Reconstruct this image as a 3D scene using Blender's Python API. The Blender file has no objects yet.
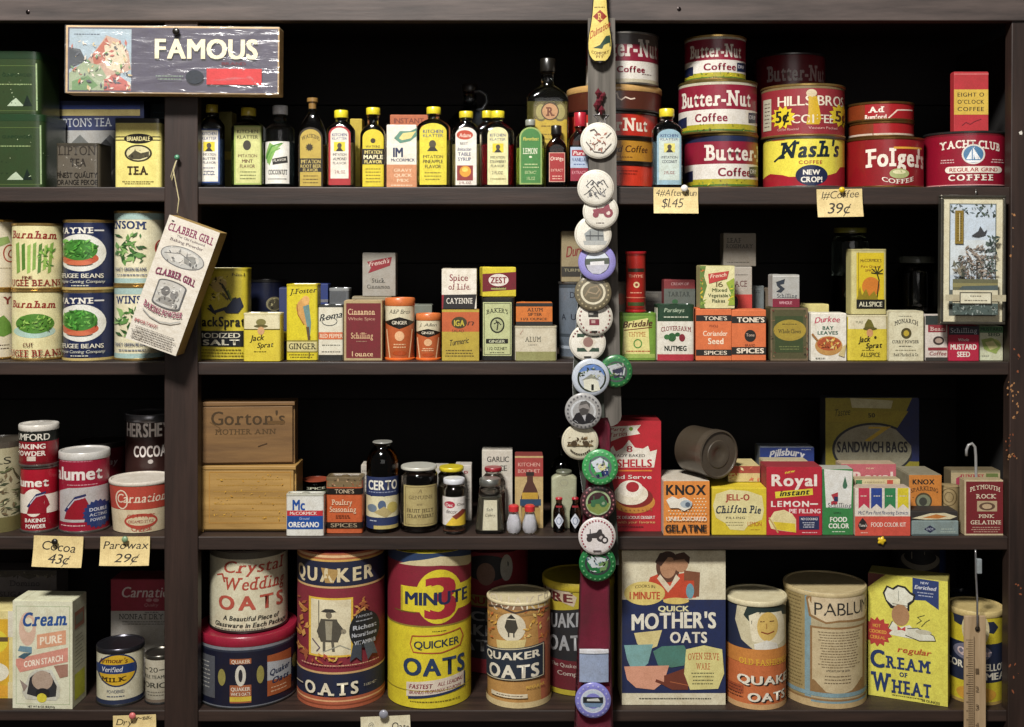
import bpy, bmesh, math, random
from mathutils import Vector, Matrix
rnd = random.Random(7)
PI = math.pi
S = 0.0015            # metres per photo pixel on the front plane of the shelving
D = 1.70              # camera distance to that plane
ZE = 1.275            # eye height
EX, EY = 512.0, 250.0
col0 = bpy.context.scene.collection

def PX(px, d): return (px-EX)*S*(D+d)/D
def PZ(py, d): return ZE-(py-EY)*S*(D+d)/D
def P(px, py, d): return Vector((PX(px, d), d, PZ(py, d)))

PAL = dict(W='e2dccb', w='cfc9b8', K='15120f', R='a51c24', r='c23a30', M='6e1626', Y='dccb30', y='e3d878', N='1a2445', B='1f4f9c', b='7fa3b8',
           G='2f7a3c', g='6f9a3a', O='dd6a2c', o='d98a4a', T='c8a766', t='8f6c3c', S='8c8a86', s='5a5a5a', L='b8b0d8', P='c96a72', C='efe6c0',
           D='2b2320', F='e8b48c', H='3a3f3c', V='3c5a2e')
def srgb(h):
    c = [int(h[i:i+2], 16)/255 for i in (0, 2, 4)]
    return [x/12.92 if x <= .04045 else ((x+.055)/1.055)**2.4 for x in c]
_m = {}
def mat(c, fin='p'):
    c = PAL.get(c, c)
    k = (c, fin)
    if k in _m: return _m[k]
    m = bpy.data.materials.new('paint_%s_%s' % (c, fin)); m.use_nodes = True
    nt = m.node_tree; N = nt.nodes; b = N['Principled BSDF']
    rgb = srgb(c)
    tc = N.new('ShaderNodeTexCoord')
    nz = N.new('ShaderNodeTexNoise'); nz.inputs['Scale'].default_value = 70; nz.inputs['Detail'].default_value = 6; nz.inputs['Roughness'].default_value = .7
    nt.links.new(tc.outputs['Object'], nz.inputs['Vector'])
    rp = N.new('ShaderNodeValToRGB'); rp.color_ramp.elements[0].position = .38; rp.color_ramp.elements[1].position = .72
    rp.color_ramp.elements[0].color = (0, 0, 0, 1); rp.color_ramp.elements[1].color = (1, 1, 1, 1)
    nt.links.new(nz.outputs['Fac'], rp.inputs['Fac'])
    mx = N.new('ShaderNodeMix'); mx.data_type = 'RGBA'
    mx.inputs['A'].default_value = (*rgb, 1)
    mx.inputs['B'].default_value = (rgb[0]*.62+.012, rgb[1]*.55+.008, rgb[2]*.45+.004, 1)
    ml = N.new('ShaderNodeMath'); ml.operation = 'MULTIPLY'; ml.inputs[1].default_value = {'p': .55, 'm': .45, 'n': .15, 'k': .5, 'w': .6, 'v': .5}.get(fin, .4)
    nt.links.new(rp.outputs['Color'], ml.inputs[0]); nt.links.new(ml.outputs[0], mx.inputs['Factor'])
    n2 = N.new('ShaderNodeTexNoise'); n2.inputs['Scale'].default_value = 600; n2.inputs['Detail'].default_value = 3
    nt.links.new(tc.outputs['Object'], n2.inputs['Vector'])
    m2 = N.new('ShaderNodeMix'); m2.data_type = 'RGBA'; m2.blend_type = 'MULTIPLY'; m2.inputs['Factor'].default_value = .35
    r2 = N.new('ShaderNodeValToRGB'); r2.color_ramp.elements[0].position = .3; r2.color_ramp.elements[1].position = .6
    r2.color_ramp.elements[0].color = (.45, .42, .38, 1)
    nt.links.new(n2.outputs['Fac'], r2.inputs['Fac'])
    nt.links.new(mx.outputs['Result'], m2.inputs['A']); nt.links.new(r2.outputs['Color'], m2.inputs['B'])
    nt.links.new(m2.outputs['Result'], b.inputs['Base Color'])
    R = {'p': .62, 'm': .33, 'n': .5, 'k': .28, 'w': .8, 'v': .95}.get(fin, .5)
    b.inputs['Roughness'].default_value = R
    if fin in 'm': b.inputs['Coat Weight'].default_value = .25; b.inputs['Coat Roughness'].default_value = .2
    if fin == 'k': b.inputs['Metallic'].default_value = .85
    if fin == 'v': b.inputs['Sheen Weight'].default_value = .4
    if fin in 'wp':
        bp = N.new('ShaderNodeBump'); bp.inputs['Strength'].default_value = .15; bp.inputs['Distance'].default_value = .0006
        nt.links.new(nz.outputs['Fac'], bp.inputs['Height']); nt.links.new(bp.outputs['Normal'], b.inputs['Normal'])
    _m[k] = m
    return m
def glass(c='ffffff', rough=.07, dens=1.0):
    k = ('glass', c, rough)
    if k in _m: return _m[k]
    m = bpy.data.materials.new('glass_'+c); m.use_nodes = True
    b = m.node_tree.nodes['Principled BSDF']
    b.inputs['Base Color'].default_value = (*srgb(c), 1)
    b.inputs['Transmission Weight'].default_value = 1; b.inputs['Roughness'].default_value = rough; b.inputs['IOR'].default_value = 1.45
    _m[k] = m; return m
def wood(name, base, dark, scale=6, axis=2, worn=None, rough=.6, stretch=14, wearpos=.7):
    m = bpy.data.materials.new(name); m.use_nodes = True; nt = m.node_tree; N = nt.nodes; b = N['Principled BSDF']
    tc = N.new('ShaderNodeTexCoord'); mp = N.new('ShaderNodeMapping')
    sc = [scale*stretch]*3; sc[axis] = scale; mp.inputs['Scale'].default_value = sc
    nt.links.new(tc.outputs['Object'], mp.inputs['Vector'])
    nz = N.new('ShaderNodeTexNoise'); nz.inputs['Scale'].default_value = 1; nz.inputs['Detail'].default_value = 8; nz.inputs['Roughness'].default_value = .65
    nt.links.new(mp.outputs['Vector'], nz.inputs['Vector'])
    rp = N.new('ShaderNodeValToRGB'); rp.color_ramp.elements[0].position = .32; rp.color_ramp.elements[1].position = .68
    rp.color_ramp.elements[0].color = (*srgb(dark), 1); rp.color_ramp.elements[1].color = (*srgb(base), 1)
    nt.links.new(nz.outputs['Fac'], rp.inputs['Fac']); out = rp.outputs['Color']
    if worn:
        n2 = N.new('ShaderNodeTexNoise'); n2.inputs['Scale'].default_value = 22; n2.inputs['Detail'].default_value = 7; n2.inputs['Roughness'].default_value = .75
        nt.links.new(tc.outputs['Object'], n2.inputs['Vector'])
        r2 = N.new('ShaderNodeValToRGB'); r2.color_ramp.elements[0].position = wearpos; r2.color_ramp.elements[1].position = wearpos+.04
        r2.color_ramp.elements[0].color = (0, 0, 0, 1); r2.color_ramp.elements[1].color = (1, 1, 1, 1)
        nt.links.new(n2.outputs['Fac'], r2.inputs['Fac'])
        mx = N.new('ShaderNodeMix'); mx.data_type = 'RGBA'; mx.inputs['B'].default_value = (*srgb(worn), 1)
        nt.links.new(r2.outputs['Color'], mx.inputs['Factor']); nt.links.new(out, mx.inputs['A']); out = mx.outputs['Result']
    nt.links.new(out, b.inputs['Base Color']); b.inputs['Roughness'].default_value = rough
    bp = N.new('ShaderNodeBump'); bp.inputs['Strength'].default_value = .5; bp.inputs['Distance'].default_value = .001
    nt.links.new(nz.outputs['Fac'], bp.inputs['Height']); nt.links.new(bp.outputs['Normal'], b.inputs['Normal'])
    return m

# ------------------------------------------------------------------ mesh helpers
def link(name, me, parent=None):
    o = bpy.data.objects.new(name, me); col0.objects.link(o)
    if parent: o.parent = parent
    return o
def bm_obj(name, bm, mats, parent=None, smooth=False):
    me = bpy.data.meshes.new(name); bm.to_mesh(me); bm.free()
    if not isinstance(mats, (list, tuple)): mats = [mats]
    for m in mats: me.materials.append(m)
    if smooth:
        for p in me.polygons: p.use_smooth = True
        if smooth != 'all':
            try: me.set_sharp_from_angle(angle=math.radians(40))
            except Exception: pass
    return link(name, me, parent)
def empty(name, loc, rot=(0, 0, 0), label=None, cat=None, group=None):
    o = bpy.data.objects.new(name, None); col0.objects.link(o); o.location = loc; o.rotation_euler = rot; o.empty_display_size = .02
    tag(o, label, cat, group); return o
def tag(o, label=None, cat=None, group=None, kind=None):
    if label: o['label'] = label
    if cat: o['category'] = cat
    if group: o['group'] = group
    if kind: o['kind'] = kind
    return o
def bm_box(bm, x0, x1, y0, y1, z0, z1, mi=0, bev=0):
    vs = [bm.verts.new(p) for p in ((x0,y0,z0),(x1,y0,z0),(x1,y1,z0),(x0,y1,z0),(x0,y0,z1),(x1,y0,z1),(x1,y1,z1),(x0,y1,z1))]
    fs = [bm.faces.new([vs[i] for i in f]) for f in ((0,3,2,1),(4,5,6,7),(0,1,5,4),(1,2,6,5),(2,3,7,6),(3,0,4,7))]
    for f in fs: f.material_index = mi
    if bev:
        es = list({e for f in fs for e in f.edges})
        r = bmesh.ops.bevel(bm, geom=es, offset=bev, segments=2, affect='EDGES', profile=.5)
        for f in r['faces']: f.material_index = mi
def lathe_bm(bm, prof, seg=64, mi=0, sx=1, sy=1, cx=0, cy=0, n=2):
    # prof: (radius, z) from bottom to top; verts sit on multiples of 2pi/seg; n = superellipse power
    rings = []
    for r, z in prof:
        ring = []
        for k in range(seg):
            a = 2*PI*k/seg; s, c = math.sin(a), -math.cos(a)
            if n != 2:
                s = math.copysign(abs(s)**(2/n), s); c = math.copysign(abs(c)**(2/n), c)
            ring.append(bm.verts.new((cx+r*sx*s, cy+r*sy*c, z)))
        rings.append(ring)
    for i in range(len(rings)-1):
        for k in range(seg):
            k2 = (k+1) % seg
            f = bm.faces.new((rings[i][k], rings[i][k2], rings[i+1][k2], rings[i+1][k])); f.material_index = mi
    for ring, rev in ((rings[0], True), (rings[-1], False)):
        f = bm.faces.new(list(reversed(ring)) if rev else ring); f.material_index = mi
def section_bm(bm, secs, seg=40, mi=0, n=4):
    # secs: (halfwidth, halfdepth, z, power)
    rings = []
    for hw, hd, z, n in secs:
        ring = []
        for k in range(seg):
            a = 2*PI*k/seg; s, c = math.sin(a), -math.cos(a)
            s = math.copysign(abs(s)**(2/n), s); c = math.copysign(abs(c)**(2/n), c)
            ring.append(bm.verts.new((hw*s, hd*c, z)))
        rings.append(ring)
    for i in range(len(rings)-1):
        for k in range(seg):
            k2 = (k+1) % seg
            bm.faces.new((rings[i][k], rings[i][k2], rings[i+1][k2], rings[i+1][k])).material_index = mi
    bm.faces.new(list(reversed(rings[0]))).material_index = mi; bm.faces.new(rings[-1]).material_index = mi
def tube_bm(bm, pts, r, seg=8, mi=0):
    pts = [Vector(p) for p in pts]; rings = []
    for i, p in enumerate(pts):
        t = (pts[min(i+1, len(pts)-1)]-pts[max(i-1, 0)]).normalized()
        a = t.cross(Vector((0, 1, 0)));  a = a if a.length > .1 else t.cross(Vector((1, 0, 0)))
        a.normalize(); b = t.cross(a)
        rings.append([bm.verts.new(p+(a*math.cos(2*PI*k/seg)+b*math.sin(2*PI*k/seg))*r) for k in range(seg)])
    for i in range(len(rings)-1):
        for k in range(seg):
            bm.faces.new((rings[i][k], rings[i][(k+1) % seg], rings[i+1][(k+1) % seg], rings[i+1][k])).material_index = mi
    bm.faces.new(rings[0]).material_index = mi; bm.faces.new(list(reversed(rings[-1]))).material_index = mi
    bmesh.ops.recalc_face_normals(bm, faces=bm.faces)

# ------------------------------------------------------------------ lettering
SER = {'H':('LR','LR'),'I':('C','C'),'F':('L','L'),'T':('','C'),'E':('L','L'),'N':('LR','L'),'M':('LR','LR'),'A':('','LR'),'V':('LR',''),'U':('LR',''),
 'R':('L','LR'),'P':('L','L'),'B':('L','L'),'D':('L','L'),'K':('LR','LR'),'L':('L','L'),'Y':('LR','C'),'W':('LR',''),'X':('LR','LR'),'J':('R',''),
 'l':('C','C'),'i':('','C'),'n':('','LR'),'m':('','LR'),'r':('','L'),'u':('','R'),'h':('L','LR'),'d':('R','R'),'k':('L','LR'),'f':('','L'),'p':('',''),'b':('L','')}
_g = {}
def glyph(ch, bold, serif):
    k = (ch, bold, serif)
    if k in _g: return _g[k]
    cu = bpy.data.curves.new('g', 'FONT'); cu.body = ch; cu.size = 1; cu.resolution_u = 3; cu.offset = min(bold, 0); cu.fill_mode = 'FRONT'
    ob = bpy.data.objects.new('g', cu); me = bpy.data.meshes.new_from_object(ob)
    vs = [(v.co.x, v.co.y, 0) for v in me.vertices]; fs = [tuple(p.vertices) for p in me.polygons]
    bpy.data.objects.remove(ob); bpy.data.curves.remove(cu); bpy.data.meshes.remove(me)
    if not vs: _g[k] = ([], [], .28); return _g[k]
    if bold > .01:                      # heavier weight: overlaid copies of the letter shape
        b = bold*.8; sh = [(-b, 0), (b, 0)] if bold < .04 else [(-b, b*.45), (b, b*.45), (-b, -b*.45), (b, -b*.45), (0, 0)]
        v0, f0, vs, fs = vs, fs, [], []
        for k_, (dx, dy) in enumerate(sh):
            n = len(vs); vs += [(x+dx, y+dy, k_) for x, y, _ in v0]; fs += [tuple(i+n for i in f) for f in f0]
    x0 = min(v[0] for v in vs); x1 = max(v[0] for v in vs); y0 = min(v[1] for v in vs); y1 = max(v[1] for v in vs)
    if serif and ch in SER:
        t = .075+bold; ww = .13+bold
        for pos, yy in ((SER[ch][0], y1), (SER[ch][1], y0)):
            for c in pos:
                cx = {'L': x0+.045, 'R': x1-.045, 'C': (x0+x1)/2}[c]
                a, b = cx-ww, cx+ww
                ya, yb = (yy-t, yy) if yy == y1 else (yy, yy+t)
                n = len(vs); vs += [(a, ya, 5), (b, ya, 5), (b, yb, 5), (a, yb, 5)]; fs.append((n, n+1, n+2, n+3))
        x0 = min(v[0] for v in vs); x1 = max(v[0] for v in vs)
    vs = [(x-x0, y, q) for x, y, q in vs]
    _g[k] = (vs, fs, x1-x0); return _g[k]
CAPH = None
def text_polys(txt, x0, y0, x1, y1, style='', arch=0, slope=0):
    """polygons in pixel coordinates; y0 = cap top, y1 = baseline"""
    global CAPH
    if CAPH is None:
        v = glyph('H', 0, False)[0]; CAPH = max(p[1] for p in v)
    bold = .045 if 'B' in style else .022 if 'b' in style else -.008 if 'n' in style else 0.006
    gap = .16 if 'w' in style else .05
    cur = 0; vs = []; fs = []
    for ch in txt:
        gv, gf, w = glyph(ch, bold, 's' in style)
        n = len(vs); vs += [(x+cur, y, q) for x, y, q in gv]; fs += [tuple(i+n for i in f) for f in gf]
        cur += w+(gap if gv else 0)
    W = max(cur-gap, .01); H = CAPH+bold
    out = []
    for x, y, q in vs:
        t = x/W; k = y/H
        if 'i' in style: x += .22*y
        px = x0+(x/W)*(x1-x0)
        py = y1-k*(y1-y0)-slope*t-arch*(1-(2*t-1)**2)
        out.append((px, py, q))
    return out, fs

# ------------------------------------------------------------------ print ops (pixel coordinates of the photograph)
def R(x0, y0, x1, y1, c): return ('g', [(x0, y0), (x1, y0), (x1, y1), (x0, y1)], c)
def O(x0, y0, x1, y1, c, n=28):
    return ('g', [((x0+x1)/2+(x1-x0)/2*math.cos(2*PI*k/n), (y0+y1)/2+(y1-y0)/2*math.sin(2*PI*k/n)) for k in range(n)], c)
def G(f, c): return ('g', list(zip(f[::2], f[1::2])), c)
def L(f, w, c): return ('l', list(zip(f[::2], f[1::2])), w, c)
def T(s, x0, y0, x1, y1, c, st='', arch=0, slope=0): return ('t', s, x0, y0, x1, y1, c, st, arch, slope)
def Bd(y0, y1, c): return ('b', y0, y1, c)
def Dn(x0, y0, x1, y1, n, c):  # rows of tiny illegible print
    return ('d', x0, y0, x1, y1, n, c)
def Fr(x0, y0, x1, y1, w, c): return ('f', x0, y0, x1, y1, w, c)
def Ring(x0, y0, x1, y1, w, c): return L([q for k in range(29) for q in ((x0+x1)/2+(x1-x0)/2*math.cos(2*PI*k/28), (y0+y1)/2+(y1-y0)/2*math.sin(2*PI*k/28))], w, c)
def St(cx, cy, r0, r1, n, c): return ('g', [(cx+(r1 if k % 2 else r0)*math.cos(PI*k/n), cy+(r1 if k % 2 else r0)*math.sin(PI*k/n)) for k in range(2*n)], c)
def Sp(x0, y0, x1, y1, n, sz, cs, seed=1):  # scatter of little leaves / marks
    r = random.Random(seed); out = []
    for i in range(n):
        x = r.uniform(x0, x1); y = r.uniform(y0, y1); a = r.uniform(0, PI); l = sz*r.uniform(.6, 1.4); w = l*r.uniform(.25, .5)
        ca, sa = math.cos(a), math.sin(a)
        out.append(('g', [(x+ca*l, y+sa*l), (x-sa*w, y+ca*w), (x-ca*l, y-sa*l), (x+sa*w, y-ca*w)], cs[i % len(cs)]))
    return out
def op_polys(op, ctx):
    k = op[0]
    if k == 'g': return [op[1]], [op[2]], False
    if k == 'b': return [[('A', op[1]), ('Z', op[1]), ('Z', op[2]), ('A', op[2])]], [op[3]], False
    if k == 'l':
        pts, w, c = op[1:]; out = []
        for (xa, ya), (xb, yb) in zip(pts, pts[1:]):
            dx, dy = xb-xa, yb-ya; l = math.hypot(dx, dy) or 1; nx, ny = -dy/l*w/2, dx/l*w/2; ex, ey = dx/l*w*.15, dy/l*w*.15
            out.append([(xa+nx-ex, ya+ny-ey), (xb+nx+ex, yb+ny+ey), (xb-nx+ex, yb-ny+ey), (xa-nx-ex, ya-ny-ey)])
        return out, [c]*len(out), False
    if k == 'f':
        x0, y0, x1, y1, w, c = op[1:]
        rs = [(x0, y0, x1, y0+w), (x0, y1-w, x1, y1), (x0, y0+w, x0+w, y1-w), (x1-w, y0+w, x1, y1-w)]
        return [[(a, b), (e, b), (e, f), (a, f)] for a, b, e, f in rs], [c]*4, False
    if k == 'd':
        x0, y0, x1, y1, n, c = op[1:]; out = []; r = random.Random(int(x0*7+y0*13))
        for i in range(n):
            y = y0+(y1-y0)*(i+.3)/n; h = min(.42*(y1-y0)/n, 1.0); ind = r.uniform(0, .12)*(x1-x0); x = x0+ind; xe = x1-ind
            while x < xe-.6:
                l = min(r.uniform(.8, 3.4), xe-x); out.append([(x, y), (x+l, y), (x+l, y+h), (x, y+h)]); x += l+.6
        return out, [c]*len(out), False

class Surf: pass
def make_prints(th, ops, fin, name='printed_label'):
    """turn ops into the thing's printed label and its lettering"""
    if not ops: return
    flat = []
    for o in ops:
        if isinstance(o, list): flat += o
        else: flat.append(o)
    groups = {'label': [], 'text': []}
    lay = 0
    for op in flat:
        lay += 1; off = .00012+.00003*lay
        if op[0] == 't':
            _, s, x0, y0, x1, y1, c, st, ar, sl = op
            vs, fs = text_polys(s, x0, y0, x1, y1, st, ar, sl)
            ua, ub = th.U(x0), th.U(x1)
            vs = [((ua+(x-x0)/(x1-x0)*(ub-ua)), th.V(y), q) for x, y, q in vs]
            groups['text'].append((vs, fs, c, off))
        else:
            polys, cs, _ = op_polys(op, None)
            for q, (pl, c) in enumerate(zip(polys, cs)):
                vs = []
                for x, y in pl:
                    u = -th.umax if x == 'A' else th.umax if x == 'Z' else max(-th.umax, min(th.umax, th.U(x)))
                    vs.append((u, max(0.0, min(th.vmax, th.V(y))), q % 5))
                groups['label'].append((vs, [tuple(range(len(vs)))], c, off))
    lab = None
    for key in ('label', 'text'):
        gl = groups[key]
        if not gl: continue
        bm = bmesh.new(); mats = []; 
        for vs, fs, c, off in gl:
            m = mat(c, fin)
            if m not in mats: mats.append(m)
            mi = mats.index(m)
            bv = [bm.verts.new((u, off+q*.0000045, v)) for u, v, q in vs]
            for f in fs:
                try: bm.faces.new([bv[i] for i in f]).material_index = mi
                except ValueError: pass
        if th.step:
            us = [v.co.x for v in bm.verts]
            k0 = math.ceil(min(us)/th.step-1e-6); k1 = math.floor(max(us)/th.step+1e-6)
            for k in range(k0, k1+1):
                bmesh.ops.bisect_plane(bm, geom=bm.verts[:]+bm.edges[:]+bm.faces[:], plane_co=(k*th.step, 0, 0), plane_no=(1, 0, 0), dist=1e-6)
        bmesh.ops.recalc_face_normals(bm, faces=bm.faces)
        for f in bm.faces:
            if f.normal.y > 0: f.normal_flip()
        for v in bm.verts: v.co = th.pos(v.co.x, v.co.z, v.co.y)
        if key == 'label': lab = bm_obj(name, bm, mats, th.root, smooth='all' if th.step else False)
        else: bm_obj('lettering', bm, mats, lab or th.root, smooth='all' if th.step else False)

ROW = {1: 187, 2: 362, 3: 536.5, 4: 710.3}
def zrow(r): return PZ(ROW[r], 0)
cur = {'row': 1}
def setup(name, cat, label, x0, top, x1, bot, d, dep, d2, on, group, cyl=False, zb=None, tf=False):
    th = Surf(); d2 = d if d2 is None else d2
    zb = zb if zb is not None else (on.ztop+.0002 if on is not None else zrow(cur['row'])+.0003)
    dm = (d+d2)/2
    if cyl:
        w = x1-x0; h = w/2*S
        Rr = h*(D+d)/D/(1-h/D); dc = d+Rr; cx = PX((x0+x1)/2, dc)
        back = top > EY+20 and not tf
        H = PZ(top, d+2*Rr if back else d)-zb
        topf = EY+(ZE-(zb+H))/(S*(D+d)/D)
        th.root = empty(name, (cx, dc, zb), (0, 0, -math.atan2(cx, D+dc)), label, cat, group)
        th.R = Rr; th.W = 2*Rr; th.hd = Rr
        def fU(px):
            s = (px-(x0+x1)/2)/(w/2); a = abs(s)
            r = math.asin(a) if a < .95 else math.asin(.95)+(a-.95)*2.0
            return math.copysign(r, s)*Rr
        th.U = fU; th.umax = PI*Rr; th.step = 2*PI*Rr/64
        th.pos = lambda u, v, off: Vector(((Rr+off)*math.sin(u/Rr), -(Rr+off)*math.cos(u/Rr), v))
    else:
        A = P(x0, 0, d); Bv = P(x1, 0, d2); vx = Bv.x-A.x; vy = d2-d
        W = math.hypot(vx, vy); rot = math.atan2(vy, vx)
        mid = Vector(((A.x+Bv.x)/2, dm, zb)); inn = Vector((-math.sin(rot), math.cos(rot), 0))
        H = PZ(top, dm)-zb
        th.root = empty(name, mid+inn*dep/2, (0, 0, rot), label, cat, group)
        th.W = W; th.U = lambda px: ((px-x0)/(x1-x0)-.5)*W; th.umax = W/2; th.step = 0
        th.pos = lambda u, v, off: Vector((u, -dep/2-off, v))
    th.H = H; th.dep = dep; th.ztop = zb+H; th.vmax = H
    if cyl: th.V = lambda py: (bot-py)/(bot-topf)*H
    else: th.V = lambda py: (bot-py)/(bot-top)*H
    return th
def vpx(th, px): return px*S   # small pixel lengths to metres

def carton(name, label, x0, top, x1, bot, d, c, ops=(), dep=.04, d2=None, side=None, on=None, group=None, cat='box', flap=True, fin='p', sideops=None, zb=None, edge=None):
    th = setup(name, cat, label, x0, top, x1, bot, d, dep, d2, on, group, zb=zb)
    bm = bmesh.new(); W, H = th.W, th.H
    bm_box(bm, -W/2, W/2, -dep/2, dep/2, 0, H, 0, .0007)
    bm_obj('carton_body', bm, mat(side or c, fin), th.root)
    if flap:
        bm = bmesh.new()
        bm_box(bm, -W/2+.001, W/2-.001, -dep/2+.0012, dep/2-.0015, H, H+.0006, 0)
        bm_box(bm, -W/2+.001, -W/2+min(.014, W*.3), -dep/2+.003, dep/2-.003, H+.0005, H+.001, 0)
        bm_obj('top_flap', bm, mat(side or c, fin), th.root); th.ztop += .001
    make_prints(th, ([R(x0, top, x1, bot, c)] if side else [])+list(ops), fin)
    return th
def tin(name, label, x0, top, x1, bot, d, c, ops=(), dep=.035, d2=None, lid=None, lh=4, on=None, group=None, cat='tin', power=0, fin='m', plug=True, zb=None, rim=None):
    """rectangular (rounded) or oval tin: lid is a raised metal plate with a little sifter plug"""
    th = setup(name, cat, label, x0, top, x1, bot, d, dep, d2, on, group, zb=zb)
    W, H = th.W, th.H; n = power or 9; hd = dep/2; hw = W/2
    def yf(u): 
        a = min(abs(u)/hw, .9995); return -hd*(1-a**n)**(1/n)
    th.pos = lambda u, v, off: Vector((u*(1+off*.5/hw), yf(u)-off, v))
    if n < 8: th.step = W/26
    else:
        th.step = W/40
    bm = bmesh.new(); lhm = lh*S
    section_bm(bm, [(hw-.0008, hd-.0008, 0, n), (hw, hd, .0008, n), (hw, hd, H-lhm, n), (hw-.0006, hd-.0006, H-lhm, n)], 72 if n < 8 else 104)
    bm_obj('tin_body', bm, mat(c, fin), th.root, smooth=True)
    bm = bmesh.new(); lc = lid or 'S'
    section_bm(bm, [(hw+.0003, hd+.0003, H-lhm, n), (hw+.0003, hd+.0003, H-.0008, n), (hw-.0006, hd-.0006, H, n), (hw-.0025, hd-.0025, H, n), (hw-.003, hd-.003, H-.0012, n)], 72)
    ob = bm_obj('lid', bm, mat(lc, 'k' if lc in 'Ss' else fin), th.root, smooth=True)
    if plug and W > .02:
        bm = bmesh.new(); lathe_bm(bm, [(.006, H-.0012), (.006, H), (.005, H+.0004)], 24)
        bm_obj('sifter_plug', bm, mat(lc, 'k' if lc in 'Ss' else fin), ob, smooth=True); th.ztop += .0004
    make_prints(th, list(ops), fin)
    return th
def can(name, label, x0, top, x1, bot, d, c, ops=(), rim='S', on=None, group=None, cat='can', lid=None, lh=0, taper=0, fin='m', open_top=False, zb=None, over=1.0, lidfin=None, tf=False):
    """cylinder; rim = rolled metal rims; lid = (colour) overlapping cap lh pixels high"""
    th = setup(name, cat, label, x0, top, x1, bot, d, 0, None, on, group, cyl=True, zb=zb, tf=tf)
    Rr, H = th.R, th.H; l = lh*S
    rt = .0016 if rim else 0; bm = bmesh.new()
    rf = (lambda v: Rr*(1-taper*(1-v/H)))
    if taper:
        th.pos = lambda u, v, off: Vector(((rf(v)+off)*math.sin(u/Rr), -(rf(v)+off)*math.cos(u/Rr), v))
    z1 = H-l*.9 if lid else H-.002 if rim else H
    z0 = .002 if rim else 0
    lathe_bm(bm, [(rf(0)*.985, z0), (rf(0), z0+.0006), (rf(z1), z1-.0004), (rf(z1)-.0008, z1)], 64)
    bm_obj('can_body', bm, mat(c, fin), th.root, smooth=True)
    if rim:
        rm = mat(rim, 'k' if rim in ('S', 's', 'T', 't', 'a08c50') else fin)
        for nm, zz, up in ((('top_rim', H, 1), ('bottom_rim', 0, 0)) if not lid else (('bottom_rim', 0, 0),)):
            bm = bmesh.new()
            if up: lathe_bm(bm, [(Rr-.0004, H-.0042), (Rr+.0011, H-.0032), (Rr+.0013, H-.0008), (Rr+.0004, H), (Rr-.0010, H), (Rr-.0016, H-.0034), (Rr*.8, H-.0036), (Rr*.78, H-.0028), (.0001, H-.0028)], 64)
            else: lathe_bm(bm, [(.0001, .0015), (rf(0)-.0015, .0015), (rf(0)-.001, 0), (rf(0)+.0008, 0), (rf(0)+.0013, .001), (rf(0)+.0011, .0028), (rf(0)-.0004, .0038)], 64)
            bm_obj(nm, bm, rm, th.root, smooth=True)
    if lid:
        bm = bmesh.new(); ro = Rr*over+.0008
        lathe_bm(bm, [(ro-.0004, H-l), (ro, H-l+.0008), (ro, H-.0012), (ro-.001, H), (ro-.003, H), (ro-.0042, H-.0018), (.0001, H-.0018)], 64)
        bm_obj('lid', bm, mat(lid, lidfin or fin), th.root, smooth=True)
    elif not rim:
        bm = bmesh.new(); lathe_bm(bm, [(Rr-.0005, H-.001), (Rr+.0004, H-.0006), (Rr+.0004, H), (Rr-.002, H), (Rr-.003, H-.002), (.0001, H-.002)], 64)
        bm_obj('top_edge', bm, mat(rim or c, fin), th.root, smooth=True)
    make_prints(th, list(ops), fin)
    return th
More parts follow.
